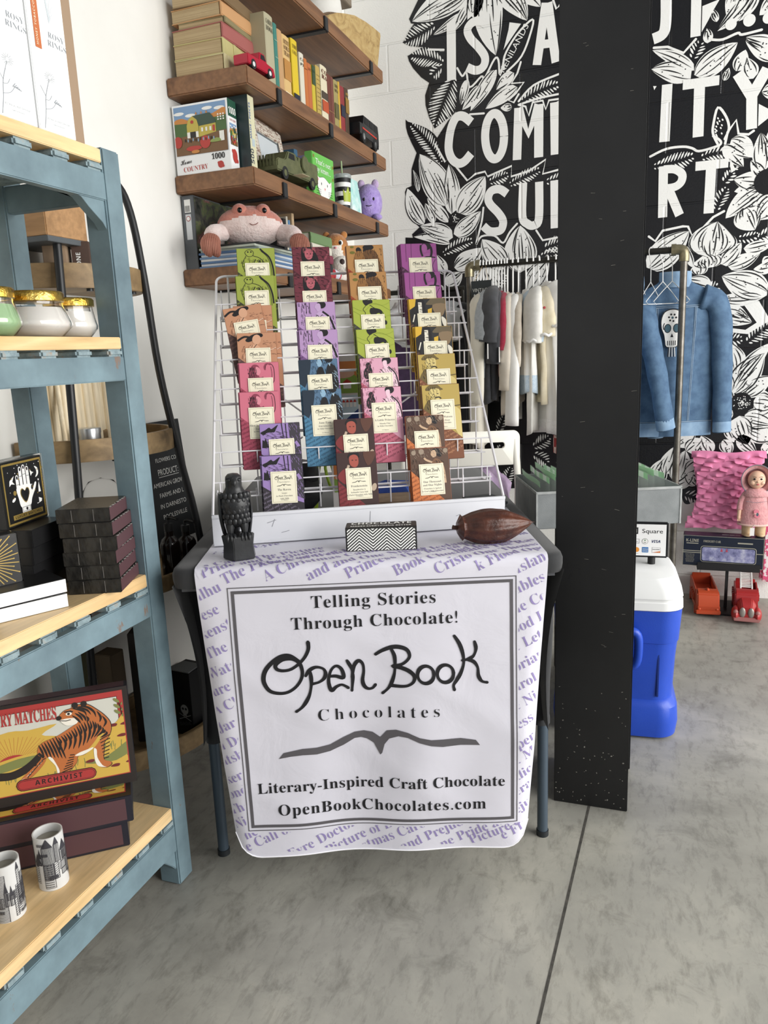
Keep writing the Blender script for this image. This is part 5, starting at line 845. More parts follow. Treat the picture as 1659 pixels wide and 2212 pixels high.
# ================================================================== tiered corner stand behind the blue unit
ACA = wood('mango_wood', '#8a7150', '#a58a63', '#6f5a3e', 0, .55, 9); TUBEM = mat('black_tube', '#1d1e20', .4)
st = thing('tiered_corner_stand', 'black tube stand with half round wooden trays against the white wall', 'stand', (-1.40, 1.60, 0))
def half(r, n=26): return [(r*math.sin(PI*k/n), -r*math.cos(PI*k/n)) for k in range(n+1)]
TR_ = [(1.325, .187, .055), (.928, .230, .052), (.585, .268, .04), (.165, .312, .05)]
for z, r, h in TR_:
    mb = MB(); o_, i_ = half(r), half(r-.014); o_ = [(x, y) for x, y in o_]
    mb.prism(o_, z, z+.012)
    ring = o_+[(0, r-.014)]+i_[::-1]; ring = o_+i_[::-1]; mb.prism(ring, z+.012, z+h); mb.box2((0, -r+.012, z+.012), (.012, r-.012, z+h)); mb.obj('tray', ACA, st, .0015)
for p in ([(.165, -.27, 0), (.155, -.24, .5), (.144, -.196, .93), (.128, -.157, 1.35), (.122, -.145, 1.48), (.11, -.125, 1.55), (.07, -.08, 1.60), (.01, -.04, 1.61)], [(.292, .16, 0), (.246, .125, .66), (.214, .11, .9), (.186, .095, 1.13), (.168, .095, 1.36), (.150, .09, 1.52), (.125, .075, 1.59), (.07, .045, 1.625), (.01, .02, 1.63)], [(.012, .165, 0), (.012, .165, .7), (.012, .165, 1.32)]):
    MB().tube(spline(p, 5), .0095, 12).obj('tube_leg', TUBEM, st)
for z, r, h in TR_[:3]:
    for ang_ in (-30, 20): MB().cyl((r*.9*math.cos(R(ang_)), r*.9*math.sin(R(ang_)), z-.006), (r*.9*math.cos(R(ang_)), r*.9*math.sin(R(ang_)), z+.001), .008, 10).obj('tray_foot', TUBEM, st)
AMB = mat('dark_amber_glass', '#1a1210', .12); BLKP = mat('black_cap', '#161617', .4); BRC_ = mat('brown_carton', '#54423a', .6)
zt1, zt2, zt3, zt4 = 1.3375, .9405, .5975, .1775
Bx('kraft_soap_box', 'open topped pale kraft box further left on the top half round tray', 'box', (-1.352, 1.535, zt1), (.05, .06, .098), KB, .5, 'boxes on the top half round tray'); Bx('kraft_soap_box', 'pale kraft box beside the dark lettered box on the top half round tray', 'box', (-1.312, 1.487, zt1), (.05, .05, .096), KB, .45, 'boxes on the top half round tray')
t = thing('lettered_carton', 'dark brown carton lettered up its side on the top half round tray', 'box', (-1.27, 1.525, zt1), R(24)); MB().box((0, 0, .046), (.04, .045, .092)).obj('carton', BRC_, t, .001); a = Art(); a.text('STONE', .022, .045, .014, WHITE, 1, 'bold', 'c', R(90)); a.obj('lettering', t, NY((-.022, -.0228, 0)))
def bottle(name, label, x, y, z, r, h, lab=True, pump=False, m=AMB):
    t = thing(name, label, 'bottle', (x, y, z), .4); hb_ = h*.66
    MB().lathe([(r*.95, 0), (r, .002), (r, hb_*.86), (r*.8, hb_*.98), (r*.42, hb_*1.06), (r*.40, h*.8), (.001, h*.8)], 22).obj('glass', m, t, ang=45)
    if lab:
        MB().loft([[((r+.0004)*math.cos(q), (r+.0004)*math.sin(q), z_) for q in [-2.6+k*.16 for k in range(15)]] for z_ in (hb_*.05, hb_*.78)], closed=False, cap=False).obj('paper_label', PAPER, t)
    if pump: MB().cyl((0, 0, h*.78), (0, 0, h*.9), r*.45, 14).cyl((0, 0, h*.9), (0, 0, h*.98), r*.16, 8).tube([(0, 0, h*.98), (r*.3, -r*.2, h), (r*1.15, -r*.8, h*.98)], r*.17, 8).obj('pump', BLKP, t)
    else: MB().cyl((0, 0, h*.78), (0, 0, h), r*.6, 20).obj('cap', BLKP, t, .001)
bottle('dark_bottle', 'dark bottle with white label on the top half round tray', -1.25, 1.548, zt1, .023, .099); bottle('dark_bottle', 'dark bottle without visible label tucked behind the white labelled bottle', -1.24, 1.615, zt1, .021, .096, False)
wc = thing('wall_crate', 'plain wooden crate with a grey metal band high on the white wall', 'crate', (-1.40, 1.47, 1.428), 0); MB().box((.07, 0, .045), (.14, .13, .085)).obj('crate_body', PINE if False else wood('crate_oak', '#a07a52', '#b98f63', '#8c6843', 0, .5, 12), wc, .002); MB().box((.07, 0, -.003), (.146, .136, .012)).obj('metal_band', mat('grey_steel', '#5d6266', .5, .4), wc, .001)
PALE = wood('pale_pine', '#ead6b0', '#f2e3c4', '#dcc297', 2, .5, 16)
pr_ = thing('ribbed_pine_panel', 'pale pine panel with half round ribs standing on the middle tray', 'panel', (-1.392, 1.60, zt2), R(9)); MB().box((.008, 0, .12), (.012, .33, .24)).obj('panel_board', PALE, pr_)
for k in range(7): MB().cyl((.016, -.145+k*.047, 0), (.016, -.145+k*.047, .24), .009, 12).obj('dowel_rib', PALE, pr_)
props(MB().cyl((-1.30, 1.427, zt2+.002), (-1.345, 1.47, zt2+.19), .006, 12).obj('pine_dowel', PALE), 'loose thin pine dowel leaning in front of the tins', 'dowel')
TIN = mat('brushed_tin', '#c3c6c9', .3, .9)
for k, (x, y, z, lb) in enumerate(((-1.335, 1.435, zt2, 'single low round tin at the left of the middle tray'), (-1.295, 1.505, zt2, 'lower of two stacked round tins on the middle tray'), (-1.295, 1.505, zt2+.0305, 'upper of two stacked round tins on the middle tray'))):
    t = thing('round_tin', lb, 'tin', (x, y, z), 0, 'round tins on the middle tray'); MB().lathe([(.0255, 0), (.0255, .018), (.001, .018)], 24).obj('tin_body', TIN, t, ang=40); MB().lathe([(.0268, .0175), (.0268, .0285), (.0255, .03), (.001, .03)], 24).obj('lid', TIN, t, ang=40)
db = thing('wrapped_bar', 'black bar wrapped in clear crinkled film on the middle tray', 'soap', (-1.235, 1.56, zt2), R(30)); MB().box((0, 0, .016), (.05, .1, .03)).obj('bar', mat('charcoal_bar', '#232324', .5), db, .004); MB().ball((0, 0, .018), (.032, .062, .02), 16, 8, fn=lambda q: 1+.18*noise.noise(q*4)).obj('film', mat('thin_film', '#ffffff', .08, 0, 1, 1.05), db)
gj = thing('glass_cloche', 'clear glass cloche under the middle tray', 'cloche', (-1.30, 1.53, zt3), 0); MB().lathe([(.05, 0), (.052, .2), (.046, .245), (.03, .268), (.001, .276)], 24).obj('glass_dome', mat('thin_glass', '#ffffff', .02, 0, 1, 1.1), gj, ang=60)
bottle('pump_bottle', 'amber pump bottle standing closest to the black table cover', -1.165, 1.60, zt3, .025, .165, False, True); bottle('pump_bottle', 'amber pump bottle half hidden behind the blue post', -1.205, 1.525, zt3, .024, .175, False, True); bottle('pump_bottle', 'short amber pump bottle at the back of the third tray', -1.17, 1.68, zt3, .025, .14, False, True)
sk = thing('beard_oil_box', 'black carton with a skull drawing on the bottom half round tray', 'box', (-1.15, 1.60, zt4), R(-8)); MB().box((0, 0, .09), (.075, .075, .18)).obj('carton', BLKP, sk, .001); GR2 = mat('print_grey', '#a7a8a8', .6); a = Art(); a.disc(.05, .075, .013, GR2, 1, .014); a.rect(.044, .057, .056, .066, GR2, 1); a.disc(.045, .077, .0035, BLKP, 2); a.disc(.055, .077, .0035, BLKP, 2); a.stroke([(.03, .045), (.07, .062)], .002, GR2, 1); a.stroke([(.03, .062), (.07, .045)], .002, GR2, 1); a.text('DADA', .05, .03, .014, mat('print_dark_grey', '#565757', .6), 1, 'bold', 'c', R(12)); a.obj('skull_print', sk, NY((-.0375, -.0378, 0))); MB().prism([(-.0375, -.0375), (.0375, -.0375), (.03, .02), (-.03, .02)], .1802, .183).obj('grey_flap', mat('flap_grey', '#8b8d8e', .6), sk)
rt = thing('balm_tin', 'round dark balm tin leaning at the edge of the bottom half round tray', 'tin', (-1.165, 1.475, zt4), 0); MB().cyl((0, 0, 0), (0, 0, .02), .03, 26).obj('tin_body', BLKP, rt, .002); a = Art(); a.disc(0, 0, .027, mat('balm_label', '#6a6a5c', .6), 1, n=28); a.disc(0, 0, .023, BLKP, 2, n=28); a.text('BALM', 0, -.006, .014, GR2, 3, 'bold'); a.obj('lid_print', rt, M.Translation((0, 0, .0205)))
for k, (x, y, h, c) in enumerate(((-1.27, 1.45, .27, '#4d4030'), (-1.235, 1.53, .30, '#2f2b28'), (-1.33, 1.42, .31, '#4c4a34'))): Bx('small_carton', ('tan', 'brown', 'olive grey')[k]+' small carton in the shade of the bottom half round tray', 'box', (x, y, zt4), (.05, .05, h), mat('carton_'+str(k), c, .7), .4*k, 'cartons on the bottom half round tray')
cb2 = thing('chalkboard_sign', 'black chalkboard sign with white lettering leaning on the white wall', 'sign', (-1.352, 1.905, .62), 0); cb2.rotation_euler = (0, R(-5), 0)
MB().box((-.006, 0, .18), (.01, .2, .36)).obj('board', mat('chalk_black', '#222426', .7), cb2, .001)
CHK = mat('chalk_white', '#d9d9d4', .8); a = Art()
a.text('local wild', .1, .325, .024, CHK, 1, 'script', width=.15)
for s, y, sz, wd in (('FLOWERS CO.', .242, .017, .105), ('PRODUCT:', .203, .026, .1), ('AMERICAN GROWN', .170, .019, .165), ('FARMS AND L', .138, .019, .12), ('IN DARNESTO', .106, .019, .13), ('POOLESVILLE', .074, .019, .12)): a.text(s, .105, y, sz, CHK, 1, 'sans', 'c', 0, 0, 1, wd)
a.rect(.055, .197, .155, .1985, CHK, 1); a.obj('chalk_lettering', cb2, PXF((-.0006, -.1, 0)))

# ================================================================== wall shelves and what stands on them
SHW = wood('stained_shelf', '#7d5a41', '#946b4b', '#664735', 1, .5, 11); BRK = mat('bracket_black', '#2c2d2f', .45)
SH = [('top', 2.325), ('second', 1.978), ('third', 1.705), ('lowest', 1.43)]
for k, (nm, z) in enumerate(SH):
    t = thing('wall_shelf', f'{nm} of four brown stained plank shelves on black brackets on the white wall', 'shelf', (LX, 2.75, z), 0, 'plank wall shelves'); MB().box2((.001, -.61, -.052), (.274, .61, 0)).obj('plank', SHW, t, .004)
    for y in (2.335, 2.745, 3.205):
        mb = MB(); mb.box2((.001, y-2.75-.015, -.0585), (.281, y-2.75+.015, -.0525)); mb.box2((.2745, y-2.75-.015, -.0585), (.2805, y-2.75+.015, -.012)); mb.box2((.001, y-2.75-.015, -.15), (.006, y-2.75+.015, -.0585)) if k == 99 else None; mb.obj('bracket', BRK, t, .002)
PAGES = noisy('old_pages', '#a8916d', '#c0aa84', 4, .8, .3, (1, 1, 60), nscale=40); PAGEW = mat('clean_pages', '#e5dfcf', .8)
def book(label, loc, t_, d_, h_, cov, pages=None, rz=0, lying=False, cat='book', group=None, title=None, tcol=None, tsize=.012, band=None, tilt=0, rag=0):
    o = thing('book', label, cat, loc, rz, group); c = .0022; Q = M.Rotation(R(-90), 4, 'X') @ M.Translation((0, -t_/2, -h_/2)) if lying else M.Identity(4)
    if tilt: o.rotation_euler = (R(tilt), 0, rz)
    cm = mat('cover_'+cov.lstrip('#'), cov, .6) if isinstance(cov, str) else cov
    mb = MB()
    if rag:
        n_ = 14; mb.box((0, -t_/2+c/2, h_/2), (d_, c, h_), 0, Q).box((0, t_/2-c/2, h_/2), (d_, c, h_), 0, Q)
        for i in range(n_): z0 = i/n_*h_; x_ = d_/2-.001+random.uniform(-.0015, .0015); mb.box((x_, 0, z0+h_/n_/2), (.003, t_*random.uniform(.86, .99), h_/n_*1.02), 0, Q)
    else:
        mb.box((0, -t_/2+c/2, h_/2), (d_, c, h_), 0, Q).box((0, t_/2-c/2, h_/2), (d_, c, h_), 0, Q)
        sp = [(d_/2-.003, -t_/2), (d_/2+.0015, -t_/2*.8), (d_/2+.003, 0), (d_/2+.0015, t_/2*.8), (d_/2-.003, t_/2)]; mb.prism(sp, 0, h_, 0, Q)
    mb.obj('cover', cm, o, 0, True, ang=30); MB().box((-.003, 0, h_/2), (d_-.008, t_-2*c, h_-.005), 0, Q).obj('pages', pages or PAGES, o)
    if title or band:
        a = Art(); tm = mat('title_'+(tcol or '#2a2420').lstrip('#'), tcol or '#2a2420', .6)
        if band:
            for b0, b1, bc in band: a.rect(-t_*.46, b0*h_, t_*.46, b1*h_, mat('band_'+bc.lstrip('#'), bc, .6), 1)
        if title:
            for i, s in enumerate(title): a.text(s, 0, h_*(.86-.09*i), tsize, tm, 2, 'serif', 'c', 0, 0, 1, t_*.78)
        a.obj('spine_print', o, Q @ PXF((d_/2+.0034, 0, 0)))
    return o
S2, S3, S4, S1 = 1.9785, 1.7055, 1.4305, 2.3255
# stack of old books lying at the near end of the second shelf
z = S2
for k, (h_, d_, l_, cov, rz_, lb, rag, dx) in enumerate(((.045, .168, .215, '#c9bf94', .0, 'lowest book of the lying stack, torn cream spine', 1, 0), (.042, .165, .215, '#bfb77e', .02, 'second book of the lying stack, worn green and cream spine', 1, -.003), (.042, .172, .20, '#a5605b', -.03, 'third book of the lying stack, faded pink red cover', 0, -.002), (.0165, .155, .19, '#8a7f5c', .03, 'thin olive book fourth from the bottom of the lying stack', 0, .006), (.038, .17, .195, '#c99a6b', -.02, 'fifth book of the lying stack, orange tan spine', 0, -.003), (.036, .168, .2, '#7d6648', .04, 'topmost book of the lying stack, dull brown', 0, .0))):
    book(lb, (-1.297+dx, 2.262, z), h_, d_, l_, cov, None, rz_, True, 'book', 'old books stacked flat', None, rag=rag); z += h_+.0006
CHROME = mat('chrome', '#cfd2d6', .12, 1); BP = mat('toy_black', '#17181a', .25)
def wheel(mb, x, y, z, r, w_, mi=1): mb.cyl((x-w_/2, y, z), (x+w_/2, y, z), r, 18, mi); mb.cyl((x-w_/2-.0008, y, z), (x+w_/2+.0008, y, z), r*.5, 14, mi+1)
tt = thing('chrome_toy', 'black toy part with chrome frame lying on top of the book stack', 'toy', (-1.235, 2.215, z), R(8)); MB().box((0, 0, .02), (.05, .13, .036)).obj('toy_body', BP, tt, .006); a = Art(); a.frame(.006, .006, .124, .034, .003, CHROME, 1); a.frame(.02, .011, .1, .028, .0016, CHROME, 1); a.obj('chrome_frame', tt, PXF((.0254, -.065, 0)))
def toycar(name, label, loc, rz, L, wd, prof, body, wins, wr, wx, tyre, hub, cat='toy car', extra=None):
    """side profile (along local Y, height) lofted over the width; local +X is the visible side"""
    t = thing(name, label, cat, loc, rz); mb = MB(); Q = M(((0, 0, 1, 0), (1, 0, 0, 0), (0, 1, 0, 0), (0, 0, 0, 1)))
    mb.prism([(y*L, z_*L) for y, z_ in prof], -wd/2, wd/2, 0, Q); mb.obj('car_body', body, t, L*.012)
    for pts in wins:
        a = Art(); a.poly([(y*L, z_*L) for y, z_ in pts], BLACK, 1); a.obj('window_glass', t, PXF((wd/2+.0002, 0, 0)))
    for s in (-1, 1):
        for y in wx:
            m2 = MB(); wheel(m2, s*(wd/2-.004), y*L, wr*L, wr*L, .009, 0); m2.obj('wheel', [tyre, hub], t)
    return t
TYRE = mat('toy_tyre', '#1c1c1d', .6); REDT = mat('toy_red', '#b3253a', .25); OLIVE = noisy('toy_olive', '#565a3c', '#686b4a', 40, .5, .1)
rt_ = toycar('toy_pickup', 'small red toy pickup at the edge of the second shelf', (-1.158, 2.235, S2), R(-4), .15, .05, [(-.5, .08), (-.5, .24), (-.1, .24), (-.06, .38), (.12, .38), (.2, .25), (.45, .22), (.5, .1), (.5, .06), (-.5, .06)], REDT, [[(-.04, .26), (-.02, .35), (.1, .35), (.16, .26)]], .09, (-.3, .3), TYRE, mat('toy_white', '#e4e4e4', .4)); MB().box((.0, .0755, .014), (.04, .002, .006)).obj('bumper', CHROME, rt_)
tv = toycar('toy_off_roader', 'black toy off roader at the far end of the second shelf', (-1.172, 3.16, S2), R(2), .25, .075, [(-.5, .1), (-.5, .27), (-.34, .29), (-.28, .42), (.46, .43), (.5, .3), (.5, .1)], BP, [[(-.25, .3), (-.22, .4), (-.04, .4), (-.04, .3)], [(0, .3), (0, .4), (.2, .405), (.2, .3)], [(.24, .3), (.24, .405), (.42, .405), (.44, .3)]], .1, (-.3, .3), TYRE, CHROME); MB().box2((.0375, -.09, .05), (.039, .09, .056)).obj('red_stripe', mat('stripe_red', '#c0392b', .4), tv); MB().box2((.034, .121, .02), (-.034, .13, .03)).obj('rear_bumper', BP, tv)
# row of upright books: crop pixel left, right, top -> place on the front line of the shelf
ROW = [(692, 752, 68, '#b3ad90', ['GARDEN', 'BOOK'], '#4a4636', None, 'tall grey green book first of the upright row'), (744, 782, 138, '#3f7f74', None, None, [(.75, .76, '#9fb7a0'), (.5, .51, '#9fb7a0')], 'teal book beside the tall grey green one'), (776, 818, 184, '#c39a6e', None, None, None, 'plain tan book beside the teal one'), (816, 872, 224, '#d9b67a', ['BETTY', 'SOLD', 'TEAM'], '#5b3a20', [(.3, .62, '#b98442'), (0, .1, '#efe2c2')], 'cream and gold book with figure on its spine'), (884, 928, 258, '#dcbf2e', ['THE', 'GOLD'], '#7d6a20', [(.0, .16, '#23283a')], 'bright yellow book of the upright row'), (944, 976, 360, '#d8d3c2', ['CA', 'PT'], '#3a352d', None, 'white spined book beside the yellow one'), (978, 1000, 404, '#c0713b', None, None, [(.8, .81, '#7d4521')], 'narrow orange book of the upright row'), (1001, 1030, 436, '#bb6b3e', ['LOST'], '#6d3a1c', None, 'wider orange brown book of the upright row'), (1031, 1056, 452, '#c7b43a', ['NEW'], '#2d4a2a', [(.62, 1, '#3c5138')], 'green topped yellow book of the upright row'), (1062, 1092, 455, '#b99f58', None, None, [(.1+.08*q, .105+.08*q, '#3a3424') for q in range(10)], 'tan book with ruled marks of the upright row'), (1096, 1142, 448, '#d9d0b4', ['CO', 'RA'], '#6d3a2a', [(.2, .4, '#b5502f'), (.42, .55, '#4a3f35')], 'cream book with a red figure on its spine'), (1145, 1168, 520, '#6a3a30', None, None, [(.3, .31, '#a98a5a')], 'dark red brown book left of its twin'), (1170, 1189, 538, '#74443a', None, None, [(.3, .31, '#a98a5a')], 'dark red brown book right of its twin'), (1191, 1222, 558, '#9c8f5c', ['THE', 'SEA'], '#4a3f22', [(.25, .55, '#5f5a38')], 'olive book with a dark picture on its spine'), (1223, 1234, 575, '#c9a63f', None, None, None, 'very thin golden book of the upright row'), (1237, 1268, 602, '#8a3436', None, None, [(.38, .62, '#2b2d3e')], 'dark red book with a navy band'), (1270, 1297, 618, '#4b3a2c', ['AMES', 'ICAN'], '#c2a14a', [(.5, .8, '#8d6e34')], 'dark brown gold lettered book ending the upright row')]
yprev = 0
for xl, xr, yt, cov, ti, tc_, bd, lb in ROW:
    p0 = PX(360+xl/3.318, yt/3.318, -1.166); p1 = PX(360+xr/3.318, (yt+(xr-xl)*.55)/3.318, -1.166); y0 = max(p0.y, yprev+.0006); y1 = max(p1.y, y0+.007); yprev = y1
    book(lb, (-1.166-.07, (y0+y1)/2, S2), y1-y0, .14, max(.12, p0.z-S2-.004), cov, None, 0, False, 'book', 'upright books on the second shelf', ti, tc_, (y1-y0)*.34, bd)
zz = S2
for k, (cov, h_, lb) in enumerate((('#9a6a42', .04, 'brown book lying lowest behind the off roader'), ('#33404a', .035, 'slate blue book lying under the orange block'), ('#a87a4d', .04, 'orange brown book lying topmost behind the off roader'))): book(lb, (-1.30, 3.20, zz), h_, .15, .2, cov, PAGEW, 0, True, 'book', 'books lying at the far end'); zz += h_+.0006
# third shelf
pzf = lambda y0: None
pz = thing('puzzle_box', 'puzzle box with a yellow barn picture and the number 1000', 'puzzle', (-1.306, 2.171, S3), 0); MB().box((0, 0, .098), (.19, .05, .196)).obj('carton', CARD, pz, .001)
PM = {k: mat('barn_'+k, v, .45) for k, v in dict(sky='#7f9fc4', gr='#4f6b3e', fi='#8fa05a', y='#c2b052', rf='#3e5246', red='#b8433c', or_='#c98746', br='#7a5b3e', w='#efeee6', dk='#2d2a28', bl='#8fa9c0').items()}; a = Art(); X0, X1, Z0, Z1 = .006, .184, .054, .19
def barn(a, x0, z0, w_, h_):
    X = lambda *p: [(x0+x*w_, z0+y*h_) for x, y in p]; a.rect(x0, z0, x0+w_, z0+h_, PM['sky'], 1); [a.disc(x0+x*w_, z0+y*h_, .1*w_, WHITE, 2, .035*h_) for x, y in ((.1, .86), (.65, .9), (.88, .87), (.32, .8))]
    a.poly(spline(X((0, .72), (.15, .76), (.3, .7), (.5, .74), (.75, .78), (1, .86), (1, .5), (0, .5)), 3, True), PM['or_'], 2); a.poly(X((0, .66), (.3, .64), (1, .72), (1, .3), (0, .3)), PM['gr'], 3); a.poly(X((0, .38), (1, .42), (1, 0), (0, 0)), PM['br'], 4)
    a.poly(X((.24, .34), (.24, .6), (.28, .72), (.36, .78), (.44, .70), (.47, .56), (.47, .34)), PM['y'], 5); a.poly(X((.36, .78), (.70, .80), (.80, .64), (.80, .58), (.48, .56), (.44, .70)), PM['rf'], 6); a.poly(X((.47, .34), (.80, .40), (.80, .60), (.48, .57)), PM['y'], 5); a.poly(X((.24, .34), (.24, .46), (.46, .46), (.46, .34)), PM['w'], 6); a.rect(x0+.3*w_, z0+.34*h_, x0+.41*w_, z0+.46*h_, PM['dk'], 7); a.disc(x0+.35*w_, z0+.66*h_, .03*w_, PM['red'], 7, .035*h_)
    [a.rect(x0+(.52+.08*q)*w_, z0+.44*h_, x0+(.555+.08*q)*w_, z0+.52*h_, PM['w'], 7) for q in range(3)]; a.rect(x0+.74*w_, z0+.42*h_, x0+.78*w_, z0+.54*h_, PM['red'], 7); [a.poly(X((.42+.1*q, .80), (.44+.1*q, .86), (.46+.1*q, .80)), PM['or_'], 7) for q in range(3)]
    a.disc(x0+.58*w_, z0+.22*h_, .1*w_, PM['red'], 8, .13*h_); a.disc(x0+.05*w_, z0+.28*h_, .08*w_, PM['red'], 8, .12*h_); a.poly(spline(X((.68, .2), (.72, .26), (.84, .27), (.88, .2)), 3, True), PM['fi'], 8); a.poly(spline(X((.2, .12), (.28, .17), (.46, .16), (.5, .1), (.3, .07)), 3, True), PM['red'], 8); a.disc(x0+.38*w_, z0+.05*h_, .08*w_, PM['or_'], 9, .035*h_); [a.disc(x0+(.2+.05*q)*w_, z0+(.3-.01*(q % 3))*h_, .012*w_, PM['bl' if q % 2 else 'dk'], 8, .035*h_) for q in range(12)]
    [a.rect(x0+(.84+.05*(q % 3))*w_, z0+(.62+.05*(q//3))*h_, x0+(.87+.05*(q % 3))*w_, z0+(.65+.05*(q//3))*h_, PM['w'], 7) for q in range(9)]; a.rect(x0+.86*w_, z0+.2*h_, x0+.95*w_, z0+.4*h_, PM['w'], 8)
barn(a, X0, Z0, X1-X0, Z1-Z0); a.clip([(1, 0, -X0), (-1, 0, X1), (0, 1, -.001), (0, -1, Z1)]); a.text('1000', .148, .034, .022, PM['dk'], 2, 'serif', off=.01, width=.045); a.text('Home', .036, .03, .022, PM['dk'], 2, 'script', 'c', R(6), width=.04); a.text('COUNTRY', .068, .009, .02, PM['red'], 2, 'serif', 'c', R(2), -.008, 1, .085); a.disc(.155, .017, .01, PM['red'], 2); a.disc(.148, .022, .004, PM['red'], 2); a.disc(.163, .012, .004, PM['red'], 2); a.obj('front_print', pz, NY((-.095, -.0252, 0)))
a = Art(); a.rect(.001, .148, .049, .195, mat('print_green', '#23523f', .5), 1); a.text('1000', .025, .156, .026, WHITE, 2, 'bold', width=.04); barn(a, .006, .07, .038, .06); a.clip([(1, 0, 0), (-1, 0, .05), (0, 1, 0), (0, -1, .196)]); a.text('COUNTRY', .025, .136, .009, PM['red'], 2, 'serif', off=-.01, width=.036); a.disc(.025, .04, .014, PM['red'], 2, .02); a.disc(.014, .052, .006, PM['red'], 2); a.disc(.037, .028, .006, PM['red'], 2); a.obj('side_print', pz, PXF((.0952, -.025, 0)))
p5 = thing('puzzle_box', 'taller dark puzzle box with a cream side reading 500', 'puzzle', (-1.287, 2.222, S3), 0); MB().box((0, 0, .108), (.225, .038, .216)).obj('carton', mat('box_dark_teal', '#27393b', .35), p5, .001); a = Art(); a.rect(.001, .001, .037, .215, mat('box_cream_side', '#d9d6b4', .5), 1); a.text('500', .019, .045, .026, mat('num_grey', '#4e5358', .5), 2, 'bold', 'c', R(90)); a.text('MADE / PIECES', .013, .145, .013, mat('num_blue', '#3a5c9c', .5), 2, 'bold', 'c', R(90), width=.10); a.rect(.012, .074, .03, .096, mat('num_pale', '#b9c7cc', .5), 2); a.obj('side_print', p5, PXF((.1127, -.019, 0)))
Bx('thin_game_box', 'thin white and red box between the dark puzzle and the frame', 'box', (-1.29, 2.252, S3), (.20, .018, .185), mat('box_red_white', '#d8c9bd', .5), 0, None, .001)
fr = thing('framed_picture', 'distressed white picture frame with pale glass on the third shelf', 'picture frame', (-1.245, 2.50, S3), R(-8)); fr.rotation_euler = (0, R(-9), R(4)); DIS = mat('distressed_white', '#dcd3c6', .7); n = N(DIS); n.color(n.ramp(n.noise(n.co((1, 1, 4)), 60, 4, .7), [(.42, '#8d6a5c'), (.48, '#d9d0c2'), (.7, '#e9e4da')]))
mb = MB(); [mb.box2(*q) for q in (((-.009, -.13, 0), (.009, -.092, .215)), ((-.009, .092, 0), (.009, .13, .215)), ((-.009, -.092, 0), (.009, .092, .038)), ((-.009, -.092, .177), (.009, .092, .215)))]; mb.obj('frame_moulding', DIS, fr, .003); MB().box2((-.004, -.092, .038), (.003, .092, .177)).obj('glass', mat('frame_glass', '#dfe7ec', .12), fr); mb = MB(); [mb.box2(*q) for q in (((.003, -.092, .038), (.007, -.088, .177)), ((.003, .088, .038), (.007, .092, .177)), ((.003, -.088, .173), (.007, .088, .177)))]; mb.obj('inner_bead', mat('bead_grey', '#7b7f80', .5), fr)
am = toycar('toy_army_truck', 'olive green toy army truck in front of the frame', (-1.172, 2.445, S3), R(-2), .29, .085, [(-.5, .07), (-.5, .17), (-.47, .2), (-.34, .21), (-.3, .225), (-.24, .31), (-.06, .32), (-.02, .27), (-.01, .30), (.5, .30), (.5, .08)], OLIVE, [[(-.24, .235), (-.21, .295), (-.1, .295), (-.09, .235)], [(.05, .2), (.05, .27), (.12, .27), (.12, .2)]], .068, (-.33, .34), TYRE, OLIVE)
mb = MB(); [mb.box((-.03+.012*q, -.1465, .05), (.006, .003, .035)) for q in range(6)]; mb.box((0, -.149, .026), (.09, .006, .012)); mb.obj('grille', OLIVE, am, .001); MB().cyl((.043, .04, .07), (.049, .04, .07), .026, 18).obj('spare_wheel', OLIVE, am, .002); MB().box((.06, -.02, .022), (.035, .05, .001)).obj('price_tag', mat('tag_cream', '#d9cfae', .7), am)
book('blue book standing behind the olive army truck', (-1.345, 2.76, S3), .03, .12, .195, '#4c7391', PAGEW, 0, False, 'book'); book('lavender picture book partly behind the green kitten book', (-1.315, 2.80, S3), .02, .14, .18, '#a59cc6', PAGEW, R(0), False, 'book')
kb = thing('board_book', 'green board book with a white kitten on its cover', 'book', (-1.181, 2.735, S3), R(-2)); GRB = mat('kitten_green', '#6fbf58', .4); MB().box((0, 0, .0775), (.03, .18, .155)).obj('cover', GRB, kb, .002); a = Art(); a.text("That's not", .088, .118, .026, WHITE, 1, 'sans', width=.125); a.text('my kitten...', .086, .093, .026, WHITE, 1, 'sans', width=.125); kx, kz = .09, .045
a.poly(spline([(kx-.06, kz+.005), (kx-.062, kz+.04), (kx-.045, kz+.03), (kx, kz+.036), (kx+.045, kz+.022), (kx+.062, kz+.03), (kx+.058, kz-.01), (kx+.03, kz-.036), (kx-.03, kz-.036)], 4, True), BLACK, 1); a.poly([(kx+(x-kx)*.97, kz+(y-kz)*.96) for x, y in spline([(kx-.06, kz+.005), (kx-.062, kz+.04), (kx-.045, kz+.03), (kx, kz+.036), (kx+.045, kz+.022), (kx+.062, kz+.03), (kx+.058, kz-.01), (kx+.03, kz-.036), (kx-.03, kz-.036)], 4, True)], WHITE, 2)
PK = mat('kitten_pink', '#e59aa0', .5); a.poly([(kx-.004, kz-.002), (kx+.01, kz-.002), (kx+.003, kz-.012)], PK, 3); [a.disc(kx+q, kz+.01, .0025, BLACK, 3, .005) for q in (-.025, .025)]; [a.stroke([(kx+s*.03, kz-.012-q*.006), (kx+s*.066, kz-.008-q*.009)], .0012, BLACK, 3) for s in (-1, 1) for q in range(3)]; a.poly([(kx-.056, kz+.012), (kx-.057, kz+.032), (kx-.046, kz+.022)], PK, 3); a.poly([(kx+.05, kz+.012), (kx+.057, kz+.024), (kx+.054, kz+.008)], PK, 3); a.disc(.012, .14, .006, mat('bee_tan', '#8a7a3a', .5), 1); a.disc(.17, .128, .006, mat('bee_tan', '#8a7a3a', .5), 1); a.disc(.168, .085, .006, mat('bee_tan', '#8a7a3a', .5), 1)
